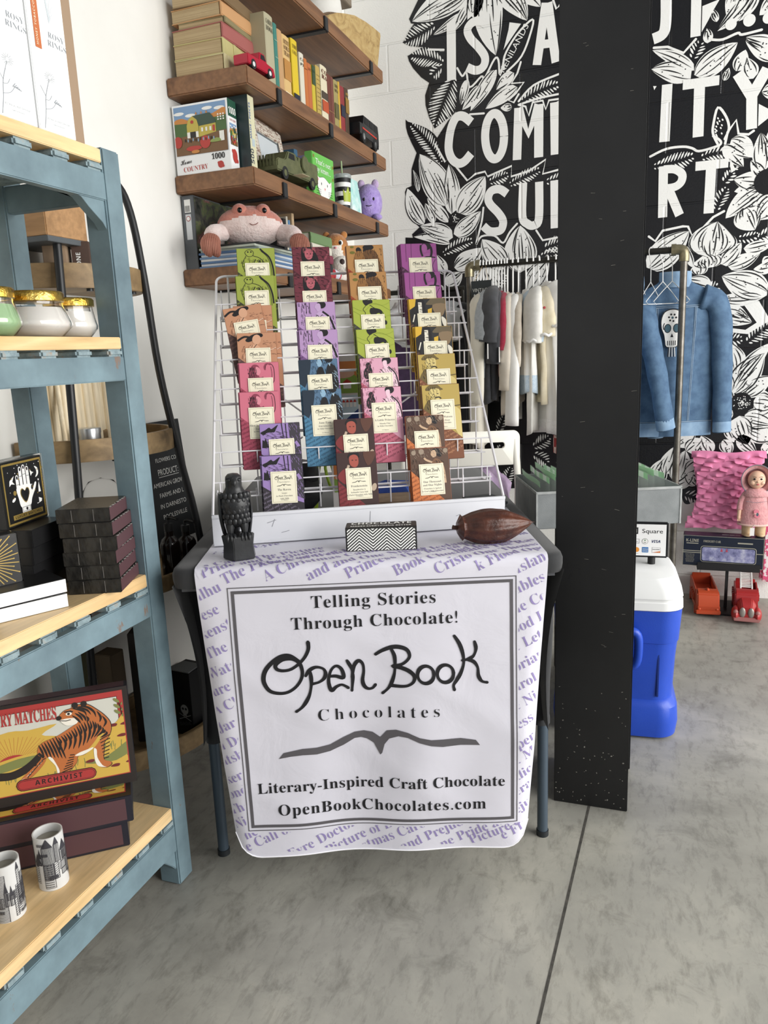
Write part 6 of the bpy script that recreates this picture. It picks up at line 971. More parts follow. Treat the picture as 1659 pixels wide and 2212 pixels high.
a.obj('cover_print', kb, PXF((.0152, -.09, 0))); a = Art(); a.text("That's not my kitten...", .015, .07, .01, WHITE, 1, 'sans', 'c', R(-90), width=.085); a.obj('spine_print', kb, NY((-.015, -.0902, 0)))
tu = thing('striped_tumbler', 'black and white striped tumbler with lid and straw', 'tumbler', (-1.182, 2.955, S3), 0); mb = MB()
for q in range(7): z0, z1 = .002+q*.0165, .002+(q+1)*.0165; r0, r1 = .0255+z0*.07, .0255+z1*.07; mb.loft([[(r_*math.cos(2*PI*j/26), r_*math.sin(2*PI*j/26), z_) for j in range(26)] for r_, z_ in ((r0, z0), (r1, z1))], q % 2, False)
mb.lathe([(.001, .002), (.0255, .002)], 26, 0, cap=False); mb.obj('cup', [BLACK, WHITE], tu); MB().lathe([(.034, .117), (.0355, .119), (.0355, .13), (.033, .133), (.001, .133)], 26).obj('lid', mat('clear_lid', '#dfe6e6', .1, 0, .6), tu, ang=45); a = Art(); a.poly([(-.018, .03), (-.02, .075), (-.01, .06), (0, .085), (.01, .06), (.02, .075), (.018, .03)], mat('crown_lime', '#a9b83c', .4), 1); a.fine(.008); a.obj('crown_print', tu, fn=lambda u, z_, l: ((.0264+z_*.07+l)*math.cos(u/.03-.5), (.0264+z_*.07+l)*math.sin(u/.03-.5), z_)); MB().cyl((0, 0, .12), (-.004, .006, .185), .0035, 10).obj('straw', mat('straw_green', '#9fb58a', .4), tu)
TEAL = noisy('teal_print', '#8fd0cc', '#e3f2f0', 20, .5); props(MB().loft([[(x*(1-.75*abs(q-.15)*1.0), y, zq) for x, y in rrect(-.028, -.05, .028, .05, .012)] for q, zq in ((0, 0), (.05, .004), (.3, .05), (.7, .1), (1, .138))]).obj('gift_bag', TEAL, loc=(-1.192, 3.075, S3)), 'small teal and white patterned bag beside the purple plush', 'bag'); props(MB().ball((0, 0, .05), (.06, .10, .06), 20, 10, fn=lambda q: 1+.2*noise.noise(q*2.2)).obj('folded_cloth', noisy('teal_cloth', '#86a6a8', '#a5c3c4', 12, .8), loc=(-1.32, 3.13, S3+.06)), 'soft grey teal bundle behind the patterned bag', 'cloth'); Bx('grey_case', 'low dark grey case under the grey teal bundle', 'case', (-1.32, 3.13, S3), (.12, .19, .052), SLATE, 0, None, .006)
def fuzz(name, c1, c2, sc=55): return noisy(name, c1, c2, sc, .9, .9, (1, 1, 1), 6, nscale=140, dist=.004, sheen=.5)
PURF = fuzz('purple_fur', '#9a82c8', '#b39fdc'); pp_ = thing('purple_plush', 'round purple plush toy at the far end of the third shelf', 'plush toy', (-1.19, 3.27, S3), R(20)); fz = lambda q: 1+.03*noise.noise(q*14)+.02*noise.noise(q*30)
mb = MB(); mb.ball((0, 0, .078), (.058, .065, .078), 40, 28, fn=fz); mb.obj('body', PURF, pp_, ang=180); [MB().ball((s*.03, .0, .155), (.016, .014, .02), 14, 8, fn=fz).obj('ear', fuzz('lilac_fur', '#b9a2c8', '#cdb8d8'), pp_, ang=180) for s in (-1, 1)]; [MB().ball((s*.02, -.06, .085), (.005, .004, .007), 12, 8).obj('eye', BLACK, pp_) for s in (-1, 1)]; [MB().ball((s*.035, -.045, .014), (.02, .024, .014), 14, 8, fn=fz).obj('foot', PURF, pp_, ang=180) for s in (-1, 1)]; MB().tube([(-.012, -.063, .06), (0, -.066, .056), (.012, -.063, .06)], .0014, 6).obj('mouth', BLACK, pp_)
# lowest shelf
g7 = thing('puzzle_box', 'dark picture puzzle box with grey side marked 750 on the lowest shelf', 'puzzle', (-1.384, 2.30, S4), 0); MB().box((0, 0, .11), (.042, .28, .22)).obj('carton', mat('box_slate', '#5c6064', .4), g7, .001); PIC = mat('forest_print', '#2a2b2c', .3); n = N(PIC); n.color(n.ramp(n.noise(n.co((1, 1, 1)), 16, 6, .7, .6), [(.35, '#1d2422'), (.48, '#4a4a46'), (.55, '#5c6a48'), (.62, '#8a5a5e'), (.7, '#c8b8a8')])); a = Art(); a.rect(.004, .004, .276, .216, PIC, 1); a.rect(.004, .004, .03, .05, BLACK, 2); a.text('750', .017, .027, .022, WHITE, 3, 'bold', 'c', R(-90)); a.obj('picture', g7, PXF((.0212, -.14, 0))); a = Art(); a.rect(.01, .17, .032, .208, WHITE, 1); [a.rect(.012+q*.0022, .172, .0129+q*.0022, .19, BLACK, 2) for q in range(8)]; a.rect(.011, .09, .031, .165, mat('side_pale', '#d3d6d8', .5), 1); a.disc(.021, .152, .008, mat('side_red', '#a5484a', .5), 2, n=20); a.disc(.021, .152, .006, WHITE, 3, n=20); a.obj('side_print', g7, NY((-.021, -.1402, 0)))
zz = S4
for k in range(10):
    cov = ['#6f8fb5', '#d9dde2', '#5c7ea8', '#e3e4e2', '#7895b8', '#c9d2da', '#54749c', '#9aa6a0', '#b7bfb2', '#2a2d2e'][k]; Bx('thin_booklet', f'thin booklet under the crab plush, number {k+1} of ten counted up from the shelf', 'booklet', (-1.258+.002*(k % 3), 2.295+.004*(k % 2), zz), (.2, .27, .0066), mat('booklet_%d' % k, cov, .5), R((-2, 1, 0, 2, -1, 1, -1, 2, -2, 3)[k]), 'thin booklets under the crab', .0008); zz += .0068
CORAL = fuzz('coral_fur', '#c07566', '#d18a78', 40); PINKW = fuzz('pink_white_fur', '#e3ccc6', '#f0dfda', 40); CORD = noisy('corduroy', '#a86a58', '#c48673', 5, .8, .8, (1, 60, 1)); n = N(CORD); wv = n.n('ShaderNodeTexWave'); wv.inputs['Scale'].default_value = 60; n.l(n.co(), wv.inputs['Vector']); n.bump(wv.outputs['Fac'], .9, .004)
cr = thing('crab_plush', 'large coral and white crab plush sitting on the booklets', 'plush toy', (-1.232, 2.275, zz), R(36))
mb = MB(); rgs = []
def crabbody(th, ph): pass
def cfn(q): return 1+.02*noise.noise(q*9)+.012*noise.noise(q*26)
mb.ball((0, 0, .062), (.105, .075, .062), 56, 36, fn=cfn)
for i, f in enumerate(mb.f): c_ = sum((mb.v[j] for j in f), V())/len(f); mb.m[i] = 0 if c_.z > .075+.010*math.cos(c_.x*22)-.25*max(0, c_.y)+.004*noise.noise(c_*90) else 1
mb.obj('body', [CORAL, PINKW], cr, ang=180); [MB().ball((s*.036, -.040, .102), (.024, .024, .022), 20, 12, fn=cfn).obj('eye_bump', CORAL, cr, ang=180) for s in (-1, 1)]; [MB().ball((s*.038, -.0615, .101), (.0075, .005, .0082), 14, 10).obj('eye', mat('glossy_eye', '#0d0d0e', .08), cr) for s in (-1, 1)]; MB().tube(spline([(-.012, -.0755, .06), (-.004, -.0775, .0555), (.008, -.0765, .058), (.014, -.0745, .063)], 4), .0011, 6).obj('smile', mat('stitch_brown', '#8a5a50', .7), cr)
for s in (-1, 1):
    MB().tube(spline([(s*.085, -.02, .04), (s*.12, -.05, .035), (s*.13, -.078, .015)], 4), [.024, .025, .026, .026, .026, .026, .026, .025, .024], 16).obj('arm', PINKW, cr, ang=180)
    for q, (dx, dz) in enumerate(((-.012, 0), (.014, -.004))): MB().tube(spline([(s*.13, -.08, .012), (s*(.138+dx*.5), -.1, -.008), (s*(.128+dx), -.105, -.042)], 4), [.021, .024, .026, .026, .024, .022, .018, .012, .004], 16).obj('claw', CORD, cr, ang=180)
    MB().tube(spline([(s*.09, .03, .03), (s*.125, .02, .02), (s*.142, .0, .005)], 4), [.02, .02, .02, .019, .019, .018, .017, .015, .01], 12).obj('leg', PINKW, cr, ang=180)
for k, (y, t_, h_, cov, lb, d_) in enumerate(((2.525, .022, .19, '#1e1f22', 'black book standing right of the crab plush', .15), (2.545, .012, .2, '#c9c3b4', 'thin pale book standing right of the black one', .15), (2.562, .014, .19, '#5e88b0', 'blue book standing on the lowest shelf', .15), (2.584, .018, .215, '#c2a986', 'tan book standing at the end of the upright group', .16))): book(lb, (-1.25-.06, y, S4), t_, d_, h_, cov, PAGEW, 0, False, 'book', 'books standing on the lowest shelf')
zz = S4
for k, (h_, cov, lb, rz_) in enumerate(((.026, '#a83a38', 'red booklet at the bottom of the pile beside the crab', .0), (.03, '#2a2b30', 'black book in the pile beside the crab', .03), (.03, '#7d3648', 'maroon book in the pile under the picture book', -.04), (.028, '#d3cfc0', 'pale picture book under the green book', .03), (.036, '#6f8a5f', 'green cloth book on top of the lying pile', .0))): book(lb, (-1.25, 2.70, zz), h_, .15, .19, cov, PAGEW, rz_, True, 'book', 'pile lying on the lowest shelf'); zz += h_+.0006
Bx('game_box', 'dull brown picture box standing behind the hamster plush', 'box', (-1.37, 2.97, S4), (.04, .24, .165), noisy('game_print', '#4f5650', '#94806a', 14, .5), 0, None, .001); book('white book with red spine at the far end of the lowest shelf', (-1.30, 3.24, S4), .09, .15, .175, '#e6e0da', PAGEW, 0, False, 'book', None, ['I lla'], '#b5543c', .03)
HAMF = fuzz('hamster_fur', '#a86a34', '#c98a4c', 30); HAMW = fuzz('hamster_white', '#e9e2d6', '#f4efe6', 30); ha = thing('hamster_plush', 'orange and white hamster plush on the lowest shelf', 'plush toy', (-1.225, 2.955, S4), R(22))
MB().ball((0, 0, .055), (.05, .045, .058), 32, 20, fn=cfn).obj('body', HAMW, ha, ang=180); mb = MB(); mb.ball((0, -.006, .142), (.05, .046, .052), 36, 26, fn=cfn)
for i, f in enumerate(mb.f): c_ = sum((mb.v[j] for j in f), V())/len(f); mb.m[i] = 1 if (c_.y < -.02 and c_.z < .14 and abs(c_.x) < .024+.2*(.14-c_.z)) else 0
mb.obj('head', [HAMF, HAMW], ha, ang=180); [MB().ball((s*.035, .0, .187), (.014, .009, .015), 14, 10, fn=cfn).obj('ear', HAMF, ha, ang=180) for s in (-1, 1)]
for s in (-1, 1): MB().ball((s*.021, -.046, .152), (.0095, .005, .011), 12, 8).obj('eye_white', WHITE, ha); MB().ball((s*.02, -.0505, .151), (.0055, .003, .007), 12, 8).obj('pupil', BLACK, ha); MB().ball((s*.045, -.02, .07), (.018, .02, .028), 16, 10, fn=cfn).obj('paw', HAMF, ha, ang=180)
MB().ball((0, -.052, .133), (.006, .004, .004), 10, 6).obj('nose', PK, ha)
pa = thing('panda_plush', 'small white plush with dark eye patches in front of the hamster plush', 'plush toy', (-1.185, 2.885, S4), R(24)); MB().ball((0.012, -.004, .062), (.042, .036, .036), 26, 16, fn=cfn).obj('head', HAMW, pa, ang=180)
for x, z_ in ((.012, .07), (.036, .05)): MB().ball((x, -.036, z_), (.0105, .005, .0135), 12, 8).obj('eye_patch', mat('patch_brown', '#3a2a28', .6), pa)
mb = MB(); mb.ball((-.03, -.006, .026), (.04, .034, .026), 22, 14); [mb.m.__setitem__(i, 1) for i, f in enumerate(mb.f) if int((mb.v[f[0]].x+1)*150) % 2]; mb.obj('shirt', [mat('shirt_red', '#c03a44', .7), mat('shirt_pale', '#d8dbe6', .7)], pa, ang=180)
# top shelf
lp = [(PX(x, y, -1.15).y, PX(x, y, -1.15).z) for x, y in ((718, 30), (735, 26), (752, 28), (772, 32), (796, 46), (812, 58), (826, 70), (827, 78))]; y9 = lp[-1][0]; pts = [(lp[0][0]-.05, S1+.001)]+lp+[(y9-.06, S1+.001)]; sl = thing('wood_slice', 'bark edged slice of tree trunk standing on the top shelf', 'wood slice', (-1.19, 0, 0), 0); Q = M(((0, 0, 1, -.04), (1, 0, 0, 0), (0, 1, 0, 0), (0, 0, 0, 1)))
EWD = mat('end_grain', '#b59a6b', .6); n = N(EWD); v = n.noise(n.co((1, 1, 1.6)), 9, 5, .6, 2.5); n.color(n.ramp(v, [(.3, '#8f744a'), (.45, '#b0935f'), (.6, '#c0a672'), (.75, '#a5875a')])); MB().prism(pts, 0, .07, 0, Q).obj('slab', EWD, sl, .002)
MB().tube([(-.005, y, z_+.001) for y, z_ in spline(pts[1:-1], 4)], .007, 8).obj('bark', noisy('bark', '#5f4c3b', '#8a735a', 70, .9, .8), sl)
wp = thing('white_pot', 'white crumpled pot on the top shelf', 'pot', (-1.29, 3.12, S1), 0); MB().lathe([(.05, 0), (.065, .05), (.072, .15), (.066, .2), (.06, .2), (.06, .15), (.001, .1)], 24).obj('pot_body', noisy('pot_white', '#dedcd6', '#ecebe6', 10, .6, .3), wp, ang=50); Bx('small_crate', 'small dark based wooden crate on the white pot', 'crate', (-1.29, 3.13, S1+.2005), (.16, .18, .1), wood('grey_plank', '#7d7264', '#938676', '#665c50', 1, .6, 14), 0, None, .002)
# ================================================================== clothes rail and clothes
PIPE = noisy('black_pipe', '#2a2926', '#3a3833', 30, .4, .1, metal=.6); FIT = noisy('brass_fitting', '#77705a', '#938b70', 40, .35, .2, metal=.7); PIPEG = noisy('steel_pipe', '#5c5850', '#74706a', 30, .35, .1, metal=.7)
BZ, BYY = 1.497, 3.30
ra = thing('clothes_rail', 'dark pipe clothes rail with brass coloured elbows along the mural wall', 'clothes rail', (-.33, BYY, 0))
MB().cyl((-.42, 0, BZ), (.40, 0, BZ), .0125, 18).obj('rail_bar', PIPE, ra)
for s, x in ((-1, -.43), (1, .42)):
    MB().cyl((x, 0, .02), (x, 0, BZ-.03), .0135, 18).obj('upright_pipe', PIPEG, ra); MB().tube(spline([(x-s*.045, 0, BZ), (x-s*.02, 0, BZ), (x-s*.004, 0, BZ-.006), (x, 0, BZ-.022), (x, 0, BZ-.045)], 4), .0195, 18).obj('elbow', FIT, ra); MB().cyl((x-s*.03, 0, BZ), (x-s*.048, 0, BZ), .0225, 18).obj('collar', FIT, ra); MB().cyl((x, 0, 0), (x, 0, .022), .045, 24).obj('floor_flange', FIT, ra)
HANGW = mat('white_plastic', '#efefed', .35); HANGS = mat('hanger_wire', '#d5d5d3', .3, .3)
def hanger(label, x, rz, hw, m, r=.0034, drop=.075, group='hangers on the rail', y=BYY, z=BZ):
    t = thing('clothes_hanger', label, 'hanger', (x, y, z), rz, group)
    hook = [(0, .0135*1.3*math.cos(a), .0135*1.3*math.sin(a)) for a in [PI*1.05-k*PI*1.25/12 for k in range(13)]]; hook = [(0, q[1], q[2]) for q in hook]+[(0, .012, -.02), (0, .002, -.045), (0, 0, -drop)]
    MB().tube(hook, r, 8).obj('hook', m, t); MB().tube([(0, 0, -drop), (0, -hw*.5, -drop-.035), (0, -hw, -drop-.075), (0, -hw+.01, -drop-.085), (0, 0, -drop-.085), (0, hw-.01, -drop-.085), (0, hw, -drop-.075), (0, hw*.5, -drop-.035), (0, 0, -drop)], r, 8).obj('hanger_frame', m, t); return t
def fabric(name, c1, c2=None, sc=40, rough=.85, bump=.25):
    return noisy(name, c1, c2 or c1, sc, rough, bump, (1, 1, 1), 4, nscale=300, sheen=.2)
def garment(name, label, cat, x, rz, m, ztop, zbot, prof, th=.022, sleeve=None, ripple=.006, group=None, extra=None, y=BYY, lean=0, nr=5, seed=0, trim=None, hem=None):
    """a hanging garment: body lofted from neck to hem with folds, and two sleeves"""
    t = thing(name, label, cat, (x, y, 0), rz, group); rg = []; n = 48; H = ztop-zbot; ks = 22
    for i in range(ks+1):
        q = i/ks; j = q*(len(prof)-1); a = min(int(j), len(prof)-2); hw = prof[a]+(prof[a+1]-prof[a])*(j-a); tt_ = th*(.35+.65*min(1, q*5))
        rg.append([(tt_*math.sin(u)*(1+.0)+ripple*q*math.sin(nr*u*1.0+seed+q*1.5)*abs(math.cos(u*.5+.3))**.3+lean*q+.004*noise.noise(V((math.cos(u)*2+seed, q*5, seed))), hw*math.cos(u)*(1+.05*q*math.sin(3*u+seed)), ztop-H*q+.012*q*math.sin(2*u+seed)*(q > .9)) for u in [2*PI*k/n for k in range(n)]])
    mb = MB(); mb.loft(rg); 
    if hem:
        for i, f in enumerate(mb.f): c_ = sum((mb.v[j] for j in f), V())/len(f); mb.m[i] = 1 if c_.z < zbot+hem[0] else 0
    mb.obj('garment_body', [m, hem[1]] if hem else m, t, ang=180)
    if sleeve:
        L, r0, r1, sm = sleeve
        for s in (-1, 1):
            y0 = prof[1]*.82; p = spline([(0, s*y0*.55, ztop-.035), (.002, s*(y0+.02), ztop-.075), (.004+lean*.5, s*(y0+.045), ztop-.1-L*.4), (.0+lean, s*(y0+.04), ztop-.1-L)], 6); k = len(p)
            MB().tube(p, [r0+(r1-r0)*i/(k-1)+.0012*math.sin(i*1.3+seed) for i in range(k)], 18, flat=.55).obj('sleeve', sm or m, t, ang=180)
            if trim: MB().tube([(p[-1][0]+(r1+.004)*.55*math.cos(a), p[-1][1]+(r1+.004)*math.sin(a), p[-1][2]+.004*math.sin(a*6)) for a in [k_*PI/12 for k_ in range(25)]], .0055, 8).obj('cuff_frill', trim, t, ang=180)
    return t
CRM = fabric('cream_cotton', '#e2dccb', '#ebe6d8', 12); LG = fabric('heather_grey', '#a9b0b6', '#b9bfc4', 90); CHAR = fabric('charcoal_knit', '#3c3d40', '#47484c', 30); REDF = fabric('crimson_jersey', '#8e2136', '#9c2b40'); BEI = fabric('beige_cotton', '#cfc4b3', '#d9d0c2', 14); WHC = fabric('white_cotton', '#edebe6', '#f5f4f0', 10); BLUEC = fabric('pale_blue_print', '#b5cbdd', '#d3e0ea', 220); EMB = fabric('cream_damask', '#d8ccae', '#e2d8bf', 26); BLKG = fabric('black_jersey', '#18181a', '#222226'); PURG = fabric('deep_purple', '#3c2749', '#4a3258'); PINKP = fabric('pink_heart_print', '#e6c3b4', '#d79684', 60)
LACE = fabric('white_lace', '#f1f0ec', '#fbfaf8', 160, .9, .8)
G = [('long_shirt', 'cream long shirt at the left end of the clothes rail', 'shirt', -.725, .16, CRM, 1.385, .74, [.035, .12, .125, .13, .13], .03, (.36, .04, .032, None)),
 ('t_shirt', 'light heather grey tee shirt near the left end of the rail', 't-shirt', -.70, .2, LG, 1.39, 1.02, [.04, .135, .135, .135], .026, (.10, .052, .055, None)),
 ('t_shirt', 'charcoal tee shirt beside the light grey one', 't-shirt', -.672, .12, CHAR, 1.40, .93, [.04, .14, .13, .13, .125], .03, (.12, .055, .055, None)),
 ('t_shirt', 'dark charcoal top tight behind the crimson sleeve', 't-shirt', -.648, .1, fabric('slate_knit', '#2f3034', '#3a3b40'), 1.39, .95, [.04, .14, .13, .12], .02, (.2, .04, .036, None)),
 ('blouse', 'crimson red top with a pink heart printed lower part', 'blouse', -.622, .1, REDF, 1.385, 1.03, [.035, .13, .125, .12], .018, (.14, .035, .035, None), (.12, PINKP)),
 ('blouse', 'beige blouse with long sleeves right of the crimson top', 'blouse', -.598, .08, BEI, 1.38, .88, [.035, .13, .13, .13], .02, (.3, .034, .03, None)),
 ('long_shirt', 'white long sleeved shirt hanging to below the blouses', 'shirt', -.575, .12, WHC, 1.375, .86, [.035, .13, .13, .13, .125], .022, (.44, .036, .034, None)),
 ('blouse', 'sand coloured blouse behind the pale blue puff sleeve', 'blouse', -.552, .06, fabric('sand_cotton', '#c2b7a6', '#cfc5b6'), 1.375, .92, [.035, .13, .13, .13], .018, (.2, .034, .03, None)),
 ('dress', 'white child dress with pale blue puff sleeves and hem', 'dress', -.520, .34, WHC, 1.385, .96, [.04, .12, .13, .15, .16], .034, (.11, .048, .05, BLUEC), (.07, BLUEC)),
 ('blouse', 'sheer white blouse behind the blue sleeved dress', 'blouse', -.49, .1, fabric('sheer_white', '#dddbd4', '#e6e4de'), 1.39, .80, [.04, .13, .14, .15, .15], .022, (.12, .05, .05, None)),
 ('dress', 'cream damask dress with embroidered flowers at the shoulder', 'dress', -.468, .3, EMB, 1.395, .93, [.04, .12, .125, .14, .15], .022, (.1, .045, .05, None)),
 ('dress', 'long white lace hemmed dress beside the black column', 'dress', -.435, .42, WHC, 1.41, .79, [.04, .12, .12, .15, .19, .2], .042, (.08, .05, .052, None), (.055, LACE))]
for i, g in enumerate(G):
    nm, lb, ct, x, rz_, m, zt_, zb_, pf, th, sl = g[:11]; hm = g[11] if len(g) > 11 else None
    hanger('white plastic hanger on the rail left of the black column', x, rz_, pf[1]*.75, HANGW, .0036, BZ-zt_-.005)
    o = garment(nm, lb, ct, x, rz_, m, zt_, zb_, pf, th, sl, .008 if ct != 'dress' else .014, 'clothes on the rail left of the column', seed=i*1.7, nr=5 if ct != 'dress' else 9, trim=LACE if ct == 'dress' else None, hem=hm)
    if 'crimson' in lb or 'long white' in lb: pass
    if i in (2, 4): MB().box((.004, -pf[1]-.045, zt_-.26), (.002, .04, .06)).obj('paper_tag', PAPER, o)
    if 'damask' in lb:
        mb = MB(); 
        for q in range(26): mb.ball((random.uniform(-.012, .016), -.128-random.uniform(0, .04), zt_-.08-random.uniform(0, .07)), (.005, .004, .005), 8, 6, random.choice((0, 0, 1, 2)))
        mb.obj('flower_embroidery', [mat('emb_red', '#a63a44', .7), mat('emb_blue', '#4a5f93', .7), mat('emb_gold', '#b98f4a', .7)], o)
for x in (-.737, -.712, -.686, -.66, -.635, -.61, -.4, -.388, -.376): hanger('white plastic hanger on the rail left of the black column', x, random.uniform(.05, .25), .12, HANGW, .0036, random.uniform(.07, .1))
rb = thing('short_garment_rail', 'short black rail on two posts behind the chocolate rack', 'clothes rail', (-1.02, 3.46, 0)); MB().cyl((-.2, 0, 1.42), (.2, 0, 1.42), .011, 14).obj('rail_bar', PIPE, rb); [MB().cyl((x, 0, 0), (x, 0, 1.42), .011, 14).obj('upright_pipe', PIPE, rb) for x in (-.19, .19)]
for i, (x, lb, m, zb_, pf, sl) in enumerate(((-1.13, 'deep purple dress hanging behind the chocolate rack', PURG, .7, [.04, .14, .14, .15], None), (-1.04, 'black jacket left of another black jacket behind the chocolate rack', BLKG, .8, [.04, .15, .15, .15], (.4, .05, .04, None)), (-.93, 'black jacket closest to the cream shirt behind the chocolate rack', BLKG, .78, [.04, .16, .16, .16], (.42, .05, .04, None)))): hanger('white hanger on the short rail behind the chocolate rack', x, .9, .1, HANGW, .0034, .05, 'hangers on the short rail', 3.46, 1.42); garment('jacket' if i else 'dress', lb, 'jacket' if i else 'dress', x, R(70), m, 1.36, zb_, pf, .03, sl, .01, None, y=3.46, seed=i+9)
fm_ = thing('clear_garment_bag', 'clear plastic garment bag gathered over the black jackets', 'bag', (-.98, 3.36, 1.27), R(20)); MB().ball((0, 0, 0), (.2, .06, .10), 30, 16, fn=lambda q: 1+.3*noise.noise(q*3)).obj('film', noisy('milky_film', '#c6c8ca', '#e3e4e5', 14, .25, .5), fm_, ang=180)
vs_ = thing('vintage_sign', 'small black sign lettered vintage hanging at the left of the clothes rail', 'sign', (-.70, 3.255, 1.31), R(-10)); MB().box((0, 0, .06), (.09, .006, .12)).obj('sign_board', mat('slate_board', '#2d3234', .6), vs_, .001); a = Art(); [a.text(s, .045, y, sz, CHK, 1, 'sans', width=wd) for s, y, sz, wd in (('VINTAGE', .075, .021, .075), ('BABY', .045, .019, .05), ('& KIDS', .015, .019, .06))]; a.obj('lettering', vs_, NY((-.045, -.0035, 0))); MB().tube([(-.03, 0, .12), (0, .045, .2), (.03, 0, .12)], .001, 6).obj('string', mat('jute', '#a58a5c', .9), vs_)
# red checked skirt low behind the white dress
CHK_R = mat('red_check', '#b24a48', .8); n = N(CHK_R); c_ = n.n('ShaderNodeTexChecker'); c_.inputs['Scale'].default_value = 26; c_.inputs[1].default_value = lin('#a83f40'); c_.inputs[2].default_value = lin('#e3cfc6'); n.l(n.co(), c_.inputs[0]); n.color(c_.outputs[0])
hanger('white plastic hanger on the rail left of the black column', -.365, .1, .1, HANGW, .0036, .09); garment('skirt', 'red and white checked long dress half hidden behind the black column', 'dress', -.365, .15, CHK_R, 1.39, .70, [.03, .1, .09, .1, .15], .03, None, .012, None, seed=4, nr=8)
# denim jackets at the right end of the rail
DEN = noisy('denim', '#3f5a78', '#55728f', 26, .8, .35, (1, 1, 1), 6, nscale=500); DENL = noisy('washed_denim', '#6d8aa8', '#8aa5bf', 16, .8, .35, nscale=500); STI = mat('denim_stitch', '#9fb2c4', .7)
def jacket(label, x, y, rz, m, zt_, L, hw, sl, patch=False, wash=None, th=.045, front=None):
    t = thing('denim_jacket', label, 'jacket', (x, y, 0), rz, 'denim jackets at the right end of the rail'); n_ = 48; rg = []
    for q, f, d in ((0, .30, .5), (.03, .42, .62), (.06, .66, .7), (.10, .86, .8), (.16, .97, .92), (.3, 1, 1), (.5, .99, 1.05), (.75, .97, 1.05), (.9, .96, 1.05), (.905, .945, 1.0), (1, .94, .98)):
        rg.append([(hw*f*math.cos(u)+.003*math.sin(5*u+q*6), th*d*math.sin(u)*(1+.16*math.sin(4*u+q*2)*q), zt_-L*q) for u in [2*PI*k/n_ for k in range(n_)]])
    mb = MB(); mb.loft(rg); mb.obj('jacket_body', m, t, ang=60)
    MB().loft([[(hw*.36*math.cos(u), .035*math.sin(u)*k, z_) for u in [2*PI*j/30 for j in range(30)]] for k, z_ in ((1, zt_-.035), (1.12, zt_-.01), (1.0, zt_+.026), (.8, zt_+.024))]).obj('collar', wash or m, t, ang=60)
    for s in (-1, 1):
        k0 = .9+.06*s; p = spline([(s*hw*.62, 0, zt_-.075), (s*hw*.98, -.01, zt_-.12), (s*hw*1.10, -.02, zt_-.12-sl*.45), (s*hw*1.14, -.035, zt_-.12-sl)] if not (front and s < 0) else front, 6); k = len(p); MB().tube(p, [.058-.018*i/(k-1)+.002*math.sin(i*1.7) for i in range(k)], 20, flat=.8).obj('sleeve', m, t, ang=180)
        e = V(p[-1]); e0 = V(p[-3]); d_ = (e-e0).normalized(); c_ = MB().tube([e-d_*.045, e-d_*.003], [.0425, .043], 20, flat=.8).obj('cuff', wash or m, t, .001)
    st = MB(); ys = lambda f: -th*f-.004
    for pts in ([(-hw*.95, .17), (hw*.95, .17)], [(-hw*.95, .18), (hw*.95, .18)], [(-hw*.45, .18), (-hw*.36, .9)], [(hw*.45, .18), (hw*.36, .9)], [(-hw*.42, .18), (-hw*.33, .9)], [(hw*.42, .18), (hw*.33, .9)], [(-hw*.93, .905), (hw*.93, .905)]):
        (x0, q0), (x1, q1) = pts; st.tube([(x0+(x1-x0)*k/14, -th*1.02*math.sqrt(max(0, 1-((x0+(x1-x0)*k/14)/hw)**2))*(1+.16*math.sin(4*(2*PI-math.acos(max(-1, min(1, (x0+(x1-x0)*k/14)/hw))))+(q0+(q1-q0)*k/14)*2)*(q0+(q1-q0)*k/14))-.001, zt_-L*(q0+(q1-q0)*k/14)) for k in range(15)], .0011, 5)
    st.obj('stitching', STI, t)
    MB().loft([[((hw*.955)*math.cos(u), (th*1.06)*math.sin(u), z_) for u in [2*PI*j/48 for j in range(48)]] for z_ in (zt_-L, zt_-L*.91)]).obj('waistband', wash or m, t, ang=60)
    if patch:
        a = Art(); SKW = mat('patch_white', '#ecebe8', .7); SKB = mat('patch_black', '#1c1c22', .7); sk_ = [(0, .075), (.026, .066), (.036, .04), (.034, .012), (.026, -.008), (.022, -.03), (.016, -.05), (-.016, -.05), (-.022, -.03), (-.026, -.008), (-.034, .012), (-.036, .04), (-.026, .066)]
        a.poly([(x_*1.08, y_*1.05) for x_, y_ in spline(sk_, 3, True)], SKB, 1); a.poly(spline(sk_, 3, True), SKW, 2); [a.disc(s*.015, .012, .0095, mat('patch_teal', '#3f5f6d', .7), 3, .013) for s in (-1, 1)]; [a.disc(s*.015, .012, .012, SKB, 2.5, .0155) for s in (-1, 1)]; a.poly([(0, -.005), (.005, -.018), (-.005, -.018)], SKB, 3); [a.rect(-.015+q*.0065, -.046, -.0125+q*.0065, -.03, SKB, 3) for q in range(5)]; [a.disc(.012*math.cos(q), .048+.012*math.sin(q), .0035, SKB, 3, n=8) for q in range(6)]; a.disc(0, .048, .004, mat('patch_teal', '#3f5f6d', .7), 3); [a.stroke(spline([(s*.026, .03), (s*.03, .02), (s*.028, .008)], 3), .003, SKB, 3) for s in (-1, 1)]; [a.stroke([(-.01+q*.004, -.053), (-.012+q*.005, -.085)], .003, SKW if q % 2 else SKB, 3) for q in range(6)]
        a.fine(.02); a.obj('skull_patch', t, fn=lambda x_, z_, l: (x_*1.15-hw*.12, -th*1.2*math.sqrt(1-((x_*1.15-hw*.12)/hw)**2)-.0085-l, zt_-L*.33+z_*1.15))
    return t
jk = jacket('blue denim jacket with a white skull patch on its back at the rail end', .062, 3.385, R(16), DEN, 1.395, .63, .175, .50, True, DENL, .036, [(-.125, -.01, 1.30), (-.120, -.06, 1.20), (-.085, -.095, 1.02), (-.045, -.10, .80)])
